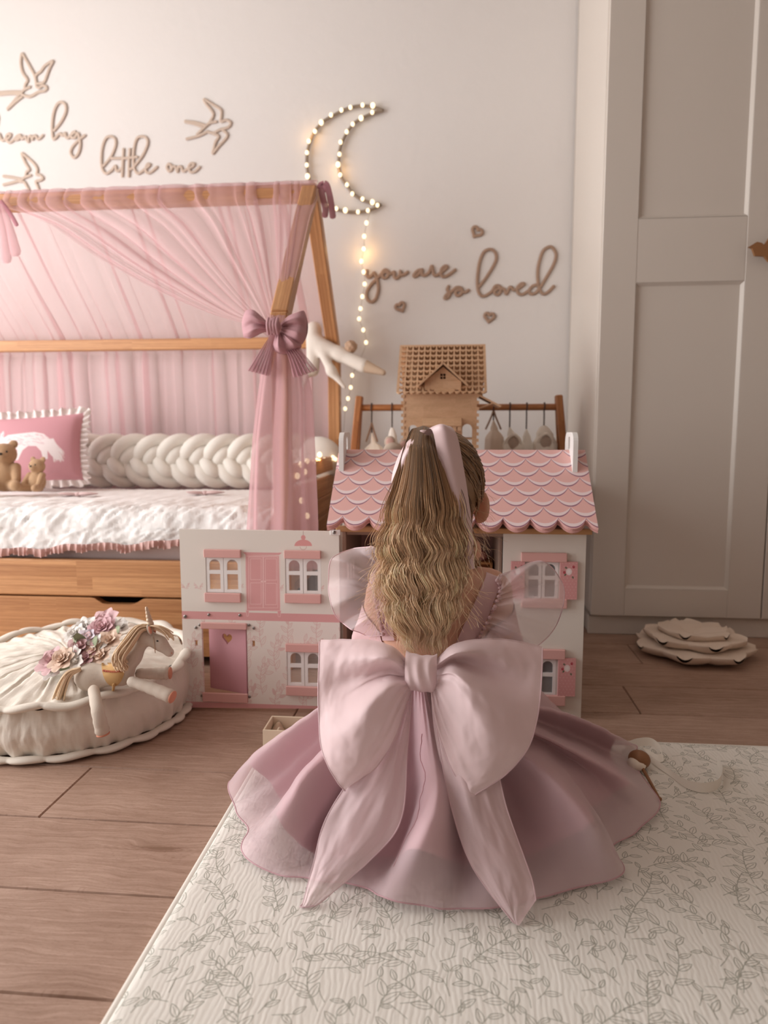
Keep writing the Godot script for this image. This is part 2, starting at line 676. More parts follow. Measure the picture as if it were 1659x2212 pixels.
# ---------------------------------------------------------------- textures of the room
func floor_picture(sd: int, knots: Array) -> Image:
	var w := 2048
	var h := 292
	var f := FastNoiseLite.new()
	f.seed = sd
	f.noise_type = FastNoiseLite.TYPE_SIMPLEX
	f.frequency = 0.09
	f.fractal_octaves = 3
	var grain := f.get_image(48, h, false, false, false)
	grain.convert(Image.FORMAT_RGBA8)
	grain.resize(w, h, Image.INTERPOLATE_CUBIC)
	f.seed = sd + 7
	f.frequency = 0.16
	var fine := f.get_image(150, h, false, false, false)
	fine.convert(Image.FORMAT_RGBA8)
	fine.resize(w, h, Image.INTERPOLATE_CUBIC)
	f.seed = sd + 13
	f.frequency = 0.02
	var slow := f.get_image(256, 64, false, false, false)
	slow.convert(Image.FORMAT_RGBA8)
	slow.resize(w, h, Image.INTERPOLATE_CUBIC)
	f.seed = sd + 21
	f.frequency = 0.35
	var pore := f.get_image(340, h, false, false, false)
	pore.convert(Image.FORMAT_RGBA8)
	pore.resize(w, h, Image.INTERPOLATE_CUBIC)
	var gd := grain.get_data()
	var fd := fine.get_data()
	var sl := slow.get_data()
	var pd := pore.get_data()
	var out := PackedByteArray()
	out.resize(w * h * 3)
	for y in h:
		for x in w:
			var i := (y * w + x) * 4
			var s := sl[i] / 255.0
			var v := (y + (s - 0.5) * 34.0)
			var dark := 0.0
			for k: Array in knots:
				var dx: float = (x - k[0]) / 5.5
				var dy: float = y - k[1]
				var r := sqrt(dx * dx + dy * dy)
				if r < 80.0:
					var pull := exp(-r * r / 900.0)
					v += pull * 34.0 * signf(dy) * (1.0 - pull * 0.4)
					dark += exp(-r * r / 70.0) * 1.0 + pull * 0.26 * (0.5 + 0.5 * sin(r * 1.5))
			var yy := clampi(int(v), 0, h - 1)
			var q := (yy * w + x) * 4
			var g := gd[q] / 255.0
			var ring := 0.5 + 0.5 * sin(v * 0.21 + g * 5.0)
			var t := 0.52 + (g - 0.5) * 0.55 + (fd[q] / 255.0 - 0.5) * 0.42 + (ring - 0.5) * 0.12 + (s - 0.5) * 0.45
			if pd[q] < 92: t -= (92 - pd[q]) / 92.0 * 0.5
			t = clampf(t - dark, -0.35, 1.1)
			var o := (y * w + x) * 3
			out[o] = int(clampf(148.0 + 44.0 * t, 0, 255))
			out[o + 1] = int(clampf(117.0 + 45.0 * t, 0, 255))
			out[o + 2] = int(clampf(99.0 + 46.0 * t, 0, 255))
	return Image.create_from_data(w, h, false, Image.FORMAT_RGB8, out)

# lengths of pale softwood glued side by side
func timber_picture(sd: int, w: int, h: int, strips: int, lo: Color, hi: Color) -> Image:
	var r := RandomNumberGenerator.new()
	r.seed = sd
	var f := FastNoiseLite.new()
	f.seed = sd
	f.frequency = 0.05
	f.fractal_octaves = 3
	var grain := f.get_image(40, h, false, false, false)
	grain.convert(Image.FORMAT_RGBA8)
	grain.resize(w, h, Image.INTERPOLATE_CUBIC)
	var gd := grain.get_data()
	f.seed = sd + 3
	f.frequency = 0.2
	var fine := f.get_image(120, h, false, false, false)
	fine.convert(Image.FORMAT_RGBA8)
	fine.resize(w, h, Image.INTERPOLATE_CUBIC)
	var fd := fine.get_data()
	var tone := []
	for k in strips:
		var row := []
		var at := 0.0
		while at < w:
			var len := w * r.randf_range(0.2, 0.45)
			row.append([at + len, r.randf_range(-0.22, 0.22), r.randi() % 1000])
			at += len
		tone.append(row)
	var out := PackedByteArray()
	out.resize(w * h * 3)
	for y in h:
		var k := mini(strips - 1, y * strips / h)
		var row: Array = tone[k]
		var seg := 0
		for x in w:
			if x >= row[seg][0] and seg < row.size() - 1: seg += 1
			var q := (y * w + (x + int(row[seg][2])) % w) * 4
			var g := gd[q] / 255.0
			var t := 0.5 + float(row[seg][1]) + (g - 0.5) * 0.6 + (fd[q] / 255.0 - 0.5) * 0.35 + sin(g * 26.0) * 0.07
			t = clampf(t, 0.0, 1.0)
			var o := (y * w + x) * 3
			out[o] = int(255.0 * lerpf(lo.r, hi.r, t))
			out[o + 1] = int(255.0 * lerpf(lo.g, hi.g, t))
			out[o + 2] = int(255.0 * lerpf(lo.b, hi.b, t))
	return Image.create_from_data(w, h, false, Image.FORMAT_RGB8, out)

# ---------------------------------------------------------------- the room
func build_room() -> void:
	var plaster := mat("plaster", rgb(234, 229, 226), 0.9, {"heightmap_enabled": true, "heightmap_texture": noise_tex(0.05, 4, 256), "heightmap_scale": 0.05, "uv1_triplanar": true, "uv1_scale": Vector3.ONE * 1.5})
	var mb := MB.new()
	mb.box(Vector3(-0.39, 1.3, WALL_Z - 0.06), Vector3(4.9, 2.72, 0.12))
	struct("wall_back", mb, plaster)
	mb = MB.new()
	mb.box(Vector3(1.96, 1.3, -0.3), Vector3(0.12, 2.72, 5.4))
	var tinted := mat("tinted_plaster", rgb(176, 158, 145), 0.9)      # the walls out of view
	struct("wall_right", mb, tinted)
	mb = MB.new()
	mb.box(Vector3(-0.39, 1.3, 2.36), Vector3(4.9, 2.72, 0.12))
	struct("wall_front", mb, tinted)
	mb = MB.new()
	mb.box(Vector3(-0.39, 2.66, -0.3), Vector3(4.9, 0.12, 5.4))
	struct("ceiling", mb, mat("ceiling_paint", rgb(214, 207, 200), 0.9))
	# the left wall has two windows
	mb = MB.new()
	var zs := [WALL_Z, -2.4, -0.1, 0.3, 1.5, 2.3]
	for k in 5:
		var zc: float = (zs[k] + zs[k + 1]) / 2
		var zl: float = zs[k + 1] - zs[k]
		if k == 1 or k == 3:
			mb.box(Vector3(-2.74, 0.0, zc), Vector3(0.12, 0.16, zl))
			mb.box(Vector3(-2.74, 2.45, zc), Vector3(0.12, 0.42, zl))
		else: mb.box(Vector3(-2.74, 1.3, zc), Vector3(0.12, 2.72, zl))
	struct("wall_left", mb, plaster)
	var white := mat("window_lacquer", rgb(240, 240, 238), 0.35)
	var pane := mat("pane_glass", Color(0.95, 0.97, 0.97, 0.06), 0.02)
	for k: int in [1, 3]:
		var o := Node3D.new()
		o.name = "window_1" if k == 1 else "window_2"
		add_child(o)
		o.set_meta("kind", "structure")
		mb = MB.new()
		var z0: float = zs[k]
		var z1: float = zs[k + 1]
		for z: float in [z0 + 0.03, (z0 + z1) / 2, z1 - 0.03]: mb.box(Vector3(-2.76, 1.16, z), Vector3(0.06, 2.16, 0.06), 0.005)
		for y: float in [0.11, 2.21]: mb.box(Vector3(-2.76, y, (z0 + z1) / 2), Vector3(0.06, 0.06, z1 - z0), 0.005)
		put("frame", mb, white, o)
		mb = MB.new()
		mb.box(Vector3(-2.77, 1.16, (z0 + z1) / 2), Vector3(0.006, 2.1, z1 - z0 - 0.06))
		put("pane", mb, pane, o)
	# the floor: a base, and planks of their own
	mb = MB.new()
	mb.box(Vector3(-0.39, -0.045, -0.3), Vector3(4.9, 0.06, 5.4))
	var fl := struct("floor", mb, mat("floor_base", rgb(70, 50, 40), 0.9))
	var wood := []
	var knots := [[[1650, 112]], [[560, 90], [1800, 230]], []]
	for k in 3:
		var im := floor_picture(31 + k * 17, knots[k])
		wood.append(mat("floor_oak_%d" % k, Color.WHITE, 0.5, {"albedo_texture": tex(im), "heightmap_enabled": true, "heightmap_texture": tex(im), "heightmap_scale": 0.05, "metallic_specular": 0.42}))
	var pw := 0.1862
	var plen := 1.30
	# known joints: row -> x where boards meet
	var joint := {7: -0.70, 10: 0.444, 9: -0.36, 6: -1.5, 8: 0.3, 5: 0.25, 4: 0.3, 3: 0.5}
	for r in range(1, 17):
		var zn := 0.0 + 0.008 - pw * r + pw
		var j: float = joint.get(r, rng.randf_range(-1.4, -0.3))
		var x := j - plen * 3
		while x < 1.9:
			var a := maxf(x, -2.68)
			var b := minf(x + plen, 1.9)
			var pick := rng.randi() % 3
			var flip := rng.randf() < 0.5
			if r == 6: pick = 0
			if r == 6: flip = false
			if b - a > 0.05:
				mb = MB.new()
				var g := 0.0009
				var e := 0.0016
				var z0 := zn - pw
				var p := [Vector3(a + g, -0.003, zn - g), Vector3(b - g, -0.003, zn - g), Vector3(b - g, -0.003, z0 + g), Vector3(a + g, -0.003, z0 + g)]
				var q := [Vector3(a + g + e, 0, zn - g - e), Vector3(b - g - e, 0, zn - g - e), Vector3(b - g - e, 0, z0 + g + e), Vector3(a + g + e, 0, z0 + g + e)]
				var us := []
				for s: Vector3 in q:
					var u := (s.x - x) / plen
					var v := (s.z - z0) / pw
					us.append(Vector2(1 - u, 1 - v) if flip else Vector2(u, v))
				mb.quad(q[0], q[1], q[2], q[3], us[0], us[1], us[2], us[3])
				for s in 4:
					var s1 := (s + 1) % 4
					mb.quad(p[s], p[s1], q[s1], q[s], us[s], us[s1], us[s1], us[s])
					var dn := Vector3(0, -0.012, 0)
					mb.quad(p[s] + dn, p[s1] + dn, p[s1], p[s], us[s], us[s1], us[s1], us[s])
				put("plank", mb, wood[pick], fl)
			x += plen
	mb = MB.new()
	mb.box(Vector3(-0.39, 0.04, WALL_Z + 0.008), Vector3(4.57, 0.08, 0.016), 0.003)
	struct("baseboard_back", mb, white)

# ---------------------------------------------------------------- the wardrobe on the right
func build_wardrobe() -> void:
	var paint := mat("wardrobe_lacquer", rgb(216, 207, 198), 0.5)
	var x0 := 0.443
	var zf := -2.317
	var t := thing("wardrobe", "tall off-white panelled wardrobe standing in the right corner, bird-shaped wooden handle", "wardrobe", Vector3(x0 + 0.55, 0, -2.6))
	var mb := MB.new()
	mb.box(Vector3(x0 + 0.009, 1.24, -2.6), Vector3(0.018, 2.36, 0.54), 0.002)
	mb.box(Vector3(x0 + 1.091, 1.24, -2.6), Vector3(0.018, 2.36, 0.54), 0.002)
	mb.box(Vector3(x0 + 0.55, 1.24, -2.885), Vector3(1.1, 2.36, 0.01))
	mb.box(Vector3(x0 + 0.55, 2.41, -2.6), Vector3(1.1, 0.02, 0.56), 0.002)
	mb.box(Vector3(x0 + 0.55, 0.07, -2.6), Vector3(1.1, 0.02, 0.54), 0.002)
	put("carcass", mb, paint, t)
	mb = MB.new()
	mb.box(Vector3(x0 + 0.55, 0.03, -2.345), Vector3(1.1, 0.06, 0.018), 0.002)
	mb.box(Vector3(x0 + 0.012, 0.03, -2.61), Vector3(0.018, 0.06, 0.54), 0.002)
	put("plinth", mb, paint, t)
	var dw := 0.5215
	for k in 2:
		var d := Node3D.new()
		d.name = "door" if k == 0 else "door_001"
		t.add_child(d)
		var xa := x0 + 0.004 + k * (dw + 0.004)
		var ya := 0.066
		var yb := 2.40
		var st := 0.103
		# px rows of the panel edges, measured on the front
		var y1 := atz(1553, 1275, zf).y
		var y2 := atz(1590, 607, zf).y
		var y3 := atz(1600, 466, zf).y
		mb = MB.new()
		mb.box(Vector3(xa + dw / 2, (ya + yb) / 2, zf - 0.016), Vector3(dw - 0.02, yb - ya - 0.02, 0.012))
		put("panel", mb, paint, d)
		mb = MB.new()
		for xx: float in [xa + st / 2, xa + dw - st / 2]:
			mb = MB.new()
			mb.box(Vector3(xx, (ya + yb) / 2, zf - 0.010), Vector3(st, yb - ya, 0.02), 0.0015)
			put("stile", mb, paint, d)
		for yy: Array in [[ya, y1], [y2, y3], [yb - 0.1, yb]]:
			mb = MB.new()
			mb.box(Vector3(xa + dw / 2, (yy[0] + yy[1]) / 2, zf - 0.0104), Vector3(dw - 2 * st, yy[1] - yy[0], 0.0195), 0.0015)
			put("rail", mb, paint, d)
		# sloping moulding round the two sunk panels
		mb = MB.new()
		var xl := xa + st
		var xr := xa + dw - st
		for yy: Array in [[y1, y2], [y3, yb - 0.1]]:
			var s := 0.009
			var zo := zf - 0.0005
			var zi := zf - 0.0099
			var o := [Vector3(xl, yy[0], zo), Vector3(xr, yy[0], zo), Vector3(xr, yy[1], zo), Vector3(xl, yy[1], zo)]
			var n := [Vector3(xl + s, yy[0] + s, zi), Vector3(xr - s, yy[0] + s, zi), Vector3(xr - s, yy[1] - s, zi), Vector3(xl + s, yy[1] - s, zi)]
			for e in 4: mb.quad(o[e], o[(e + 1) % 4], n[(e + 1) % 4], n[e])
		put("moulding", mb, paint, d)
		if k == 0:
			mb = MB.new()
			var oak := mat("handle_wood", rgb(150, 104, 66), 0.5)
			var out := PackedVector2Array()
			for p: Vector2 in [Vector2(1616, 534), Vector2(1626, 528), Vector2(1634, 523), Vector2(1644, 525), Vector2(1650, 530), Vector2(1658, 518), Vector2(1664, 508), Vector2(1690, 504), Vector2(1682, 522), Vector2(1690, 532), Vector2(1712, 528), Vector2(1704, 540), Vector2(1716, 548), Vector2(1690, 550), Vector2(1676, 560), Vector2(1660, 566), Vector2(1650, 554), Vector2(1630, 553), Vector2(1627, 545), Vector2(1624, 537)]:
				var w := atz(p.x, p.y, zf + 0.03)
				out.append(Vector2(w.x, w.y))
			mb.xf = Transform3D(Basis(), Vector3(0, 0, zf + 0.024))
			mb.slab(out, [], 0.01)
			mb.xf = Transform3D()
			var hc := atz(1662, 535, zf + 0.03)
			mb.box(Vector3(hc.x, hc.y, zf + 0.012), Vector3(0.016, 0.016, 0.026), 0.002)
			put("handle", mb, oak, d)

# ================================================================ the house-shaped bed and what hangs on it and lies in it
var pine: StandardMaterial3D
var tulle: StandardMaterial3D

func cloth_bump(key: String, freq: float, scale: float, uvs := 8.0) -> Dictionary:
	return {"heightmap_enabled": true, "heightmap_texture": weave(), "heightmap_scale": scale, "uv1_triplanar": true, "uv1_scale": Vector3.ONE * uvs}

var weave_tex: Texture2D
func weave() -> Texture2D:
	if weave_tex == null:
		var im := Image.create(128, 128, false, Image.FORMAT_RGB8)
		var r := RandomNumberGenerator.new()
		r.seed = 3
		for y in 128:
			for x in 128:
				var a := absf(sin(PI * x / 8.0))
				var b := absf(sin(PI * y / 8.0))
				var over := (x / 8 + y / 8) % 2 == 0
				var t := (a * 0.8 + 0.2 * b) if over else (b * 0.8 + 0.2 * a)
				t = clampf(t + r.randf_range(-0.12, 0.12), 0, 1)
				im.set_pixel(x, y, Color(t, t, t))
		weave_tex = tex(im)
	return weave_tex

# a pleated loop of a bow: from the knot along dir, flat across width, thick across out
func bow_lobe(mb: MB, knot: Vector3, dir: Vector3, wide: Vector3, out: Vector3, length: float, width: float, thick: float, sd := 0.0, end := 0.55) -> void:
	var rows := []
	var nv := 22
	var nu := 36
	for i in nv + 1:
		var t := float(i) / nv
		var w := width * (0.16 + 0.84 * pow(sin(PI * minf(t, 0.5 + t * 0.42) * 0.98), 0.8) * (1.0 - 0.0 * t))
		if t > 0.8: w *= lerpf(1.0, end, pow((t - 0.8) / 0.2, 2.0))
		var th := thick * (0.35 + 0.65 * sin(PI * clampf(t * 0.95 + 0.03, 0, 1)))
		if t > 0.9: th *= sqrt(maxf(1.0 - pow((t - 0.9) / 0.1, 2.0), 0.001))
		var row := PackedVector3Array()
		for j in nu:
			var a := TAU * j / nu
			var pleat := 1.0 + 0.52 * sin(a * 5.0 + sd + t * 1.2) * pow(1.0 - t, 0.6) + 0.25 * sin(a * 3.0 + sd * 2.0) * sin(PI * t)
			row.append(knot + dir * length * (t + 0.03 * sin(a * 2.0 + sd)) + wide * cos(a) * w * 0.5 * (1.0 + 0.06 * sin(a * 7 + sd)) + out * sin(a) * th * 0.5 * pleat)
		rows.append(row)
	mb.grid(rows, true, false, dir.cross(wide).dot(out) > 0.0)

func build_bed() -> void:
	var pim := timber_picture(5, 1024, 512, 6, Color(0.62, 0.41, 0.25), Color(0.88, 0.67, 0.47))
	pine = mat("pine", Color.WHITE, 0.45, {"albedo_texture": tex(pim), "uv1_scale": Vector3(0.8, 5.0, 1)})
	tulle = mat("pink_tulle", rgb(230, 184, 187, 0.42), 0.9, {"backlight_enabled": true, "backlight": Color(0.5, 0.5, 0.5)})
	var zf := -1.92
	var zr := -2.80
	var zm := -2.36
	var eave := 0.965
	var apex := 1.405
	var xl := -2.18
	var xr := BED_X - 0.006
	var s := 0.045
	var t := thing("house_bed", "pine house-shaped bed frame with ridge beam, rafters, front board and drawer", "bed", Vector3(-1.3, 0, zm))
	var part := func(called: String, a: Vector3, b: Vector3, w: float, d: float, up := Vector3.BACK) -> void:
		var mb := MB.new()
		mb.uvo = Vector2(rng.randf() * 3, rng.randf() * 3)
		mb.beam(a, b, w, d, up)
		put(called, mb, pine, t)
	for x: float in [xl, xr]:
		for z: float in [zf, zr]: part.call("post", Vector3(x, 0.0, z), Vector3(x, eave, z), s, s)
		part.call("rafter", Vector3(x, eave - 0.01, zf), Vector3(x, apex + 0.0, zm + 0.012), s, s, Vector3.RIGHT)
		part.call("rafter", Vector3(x, eave - 0.01, zr), Vector3(x, apex + 0.0, zm - 0.012), s, s, Vector3.RIGHT)
		part.call("end_board", Vector3(x, 0.245, zf - 0.03), Vector3(x, 0.245, zr + 0.03), 0.10, 0.025, Vector3.RIGHT)
	part.call("ridge_beam", Vector3(xl - 0.02, apex - 0.002, zm), Vector3(xr + 0.022, apex - 0.002, zm), 0.05, 0.045)
	part.call("eave_rail", Vector3(xl, 0.99, zr + 0.002), Vector3(xr, 0.99, zr + 0.002), 0.042, 0.04)
	part.call("front_board", Vector3(xl - 0.02, 0.247, zf + 0.012), Vector3(xr + 0.022, 0.247, zf + 0.012), 0.102, 0.024)
	part.call("back_board", Vector3(xl, 0.25, zr), Vector3(xr, 0.25, zr), 0.1, 0.024)
	for y: float in [0.33, 0.395, 0.46]: part.call("end_panel_board", Vector3(xr + 0.004, y + 0.0, zf - 0.03), Vector3(xr + 0.004, y, zr + 0.03), 0.064, 0.016, Vector3.RIGHT)
	part.call("end_top_rail", Vector3(xr + 0.004, 0.535, zf - 0.03), Vector3(xr + 0.004, 0.535, zr + 0.03), 0.05, 0.03, Vector3.RIGHT)
	var mb := MB.new()
	mb.box(Vector3((xl + xr) / 2, 0.275, zm), Vector3(xr - xl, 0.018, 0.84))
	put("base_board", mb, pine, t)
	# the drawer under the bed: front with a scooped hand hold
	var dr := Node3D.new()
	dr.name = "drawer"
	t.add_child(dr)
	mb = MB.new()
	var yt := 0.191
	var c0 := atz(195, 1291, zf + 0.02).x
	var c1 := atz(316, 1291, zf + 0.02).x
	var out := PackedVector2Array([Vector2(xl, 0.03), Vector2(xr, 0.03), Vector2(xr, yt), Vector2(c1, yt), Vector2(c1 - 0.012, yt - 0.002), Vector2(c1 - 0.035, yt - 0.016), Vector2(c1 - 0.047, yt - 0.018), Vector2(c0 + 0.047, yt - 0.018), Vector2(c0 + 0.035, yt - 0.016), Vector2(c0 + 0.012, yt - 0.002), Vector2(c0, yt), Vector2(xl, yt)])
	mb.xf = Transform3D(Basis(), Vector3(0, 0, zf - 0.004))
	mb.slab(out, [], 0.024, Rect2(-2.2, 0.02, 1.0, 1.0))
	mb.xf = Transform3D()
	put("drawer_front", mb, pine, dr)
	mb = MB.new()
	mb.box(Vector3((xl + xr) / 2, 0.04, -2.3), Vector3(xr - xl - 0.1, 0.02, 0.7))
	mb.box(Vector3((xl + xr) / 2, 0.1, -2.62), Vector3(xr - xl - 0.1, 0.14, 0.02))
	put("drawer_box", mb, mat("dark_timber", rgb(60, 45, 35), 0.8), dr)
	# mattress
	mb = MB.new()
	var rows := []
	var top := 0.425
	for pr: Vector2 in [Vector2(0.02, 0.286), Vector2(0.0, 0.298), Vector2(-0.004, 0.34), Vector2(0.0, top - 0.03), Vector2(0.012, top - 0.008), Vector2(0.035, top), Vector2(0.3, top + 0.002)]:
		var row := PackedVector3Array()
		var x0 := xl + 0.03 + pr.x
		var x1 := xr - 0.03 - pr.x
		var z0 := zr + 0.04 + pr.x
		var z1 := zf - 0.025 - pr.x
		var rr := 0.05
		for q in 4:
			var cc: Vector2 = [Vector2(x1 - rr, z1 - rr), Vector2(x1 - rr, z0 + rr), Vector2(x0 + rr, z0 + rr), Vector2(x0 + rr, z1 - rr)][q]
			for k in 5:
				var a := -PI / 2 + PI / 2 * (k / 4.0) + q * PI / 2
				row.append(Vector3(cc.x + rr * cos(a), pr.y, cc.y - rr * sin(a)))
		rows.append(row)
	mb.grid(rows, true)
	mb.box(Vector3((xl + xr) / 2, top - 0.02, zm), Vector3(1.1, 0.044, 0.3))
	tag(put("mattress", mb, mat("pink_sheet", rgb(222, 202, 198), 0.9, cloth_bump("s", 0.2, 0.02))), "thin mattress in a pale pink sheet lying in the house bed", "mattress")
	build_bedspread(xl, xr, zf, zr, top)
	build_braid(xr, top)
	build_curtains(xl, xr, zm, zr, apex, eave)
	build_pillow_and_bears()

func build_bedspread(xl: float, xr: float, zf: float, zr: float, top: float) -> void:
	var f := FastNoiseLite.new()
	f.seed = 11
	f.frequency = 1.0
	f.fractal_octaves = 3
	var t := thing("bedspread", "white crinkled bedspread with a dusty pink frill along its front edge", "bedspread", Vector3(-1.3, top, -2.3))
	var cotton := mat("white_cotton", rgb(243, 240, 238), 0.95, cloth_bump("s", 0.2, 0.015))
	var frillm := mat("frill_cotton", rgb(214, 176, 170), 0.9, {"backlight_enabled": true, "backlight": Color(0.3, 0.3, 0.3)})
	var nx := 260
	var nv := 64
	var rows := []
	var edge := PackedVector3Array()
	for i in nv + 1:
		var v := float(i) / nv
		var row := PackedVector3Array()
		for j in nx + 1:
			var x := lerpf(xl + 0.06, xr - 0.035, float(j) / nx)
			var low := lerpf(0.322, 0.352, clampf((x + 1.25) / 0.5, -0.6, 1.3)) + 0.004 * sin(x * 23.0) + 0.003 * sin(x * 51.0)
			# along the top, over a rounded front edge, down the front
			var p: Vector3
			var nn: Vector3
			var vt := 0.62
			if v < vt:
				p = Vector3(x, top + 0.007, lerpf(zr + 0.2, zf - 0.07, v / vt))
				nn = Vector3.UP
			else:
				var w := (v - vt) / (1.0 - vt)
				if w < 0.5:
					var a := w / 0.5 * PI / 2 * 0.86
					p = Vector3(x, top + 0.007 - 0.055 + 0.055 * cos(a), zf - 0.07 + 0.062 * sin(a))
					nn = Vector3(0, cos(a), sin(a))
				else:
					var k := (w - 0.5) / 0.5
					var y0 := top + 0.007 - 0.055 + 0.055 * cos(PI / 2 * 0.86)
					p = Vector3(x, lerpf(y0, low, k), zf - 0.07 + 0.062 + 0.012 * k)
					nn = Vector3(0, 0.1, 1)
			var fr := clampf((v - 0.18) / 0.4, 0.0, 1.0)
			var s := x * 1.0 + (v - 0.5) * 0.30
			var crease := 1.0 - absf(f.get_noise_2d(s * 26.0, v * 4.0 + 3.0)) * 2.2
			var crease2 := 1.0 - absf(f.get_noise_2d(s * 74.0 + 40.0, v * 7.0)) * 2.2
			var soft := f.get_noise_2d(x * 7.0, v * 3.0 + 20.0)
			p += nn * (lerpf(0.0015, 0.0042, fr) * crease + lerpf(0.001, 0.0034, fr) * crease2 + 0.007 * soft * (0.4 + fr) + 0.004)
			row.append(p)
		rows.append(row)
	edge = rows[nv]
	var mb := MB.new()
	mb.grid(rows, false, false, true)
	put("cover", mb, cotton, t)
	# gathered frill: two rows of ripples hanging from the edge
	mb = MB.new()
	rows = []
	for i in 6:
		var v := i / 5.0
		var row := PackedVector3Array()
		for j in 900:
			var e := float(j) / 899.0 * (edge.size() - 1)
			var k := mini(int(e), edge.size() - 2)
			var p := edge[k].lerp(edge[k + 1], e - k)
			var ph := j * 0.72 + 1.7 * sin(j * 0.113) + 1.1 * sin(j * 0.057)
			var am := 0.006 * (0.4 + v) * (0.75 + 0.35 * sin(j * 0.21))
			row.append(p + Vector3(0.006 * sin(ph * 1.0 + 1.3) * v, 0.004 - v * (0.021 + 0.003 * sin(j * 0.19)), 0.004 + am * sin(ph) + 0.003 * v))
		rows.append(row)
	mb.grid(rows, false, false, true)
	put("frill", mb, frillm, t)
	# flat tied bows sewn to the cover
	for c: Vector2 in [Vector2(168, 1068), Vector2(443, 1065)]:
		mb = MB.new()
		var p := aty(c.x, c.y, top + 0.02)
		bow_lobe(mb, p, Vector3(-1, 0.05, 0.12), Vector3(0, 0.1, 1), Vector3.UP, 0.062, 0.05, 0.010, 0.4)
		bow_lobe(mb, p, Vector3(1, 0.05, -0.05), Vector3(0, 0.1, 1), Vector3.UP, 0.066, 0.046, 0.010, 1.9)
		mb.ball(p, Vector3(0.011, 0.008, 0.012))
		put("sewn_bow", mb, mat("bow_cotton", rgb(214, 186, 184), 0.9), t)

func build_braid(xr: float, top: float) -> void:
	var mb := MB.new()
	var plush := mat("cream_velour", rgb(236, 231, 222), 0.95, {"rim_enabled": true, "rim": 0.5, "rim_tint": 0.5, "heightmap_enabled": true, "heightmap_texture": noise_tex(0.2, 8, 256), "heightmap_scale": 0.05, "uv1_triplanar": true, "uv1_scale": Vector3.ONE * 14.0})
	var t := thing("braided_bumper", "long cream velour bumper plaited from thick cords along the back of the bed", "bed bumper", Vector3(-1.2, top, -2.7))
	var period := 0.276
	for k in 3:
		var ph := TAU * k / 3.0
		mb = MB.new()
		for sub: float in [-1.0, 1.0]:
			var path := PackedVector3Array()
			var n := 150
			for i in n + 1:
				var x := lerpf(-2.05, xr - 0.05, float(i) / n)
				var a := TAU * (x / period) + ph
				var y := top + 0.114 + 0.060 * sin(a)
				var z := -2.705 + 0.024 * sin(2.0 * a)
				var sl := Vector2(1.0, 0.060 * TAU / period * cos(a)).normalized()
				path.append(Vector3(x - sl.y * sub * 0.0205, y + sl.x * sub * 0.0205, z + 0.004 * sub))
			mb.tube(path, PackedFloat32Array([0.0255]), 12)
		put("cord", mb, plush, t)
	# the plump end of the plait, seen right of the hanging curtain
	mb = MB.new()
	mb.ball(Vector3(xr - 0.03, top + 0.13, -2.66), Vector3(0.085, 0.075, 0.05), Basis(Vector3.BACK, -0.6), 20, 12)
	put("cord_end", mb, plush, t)

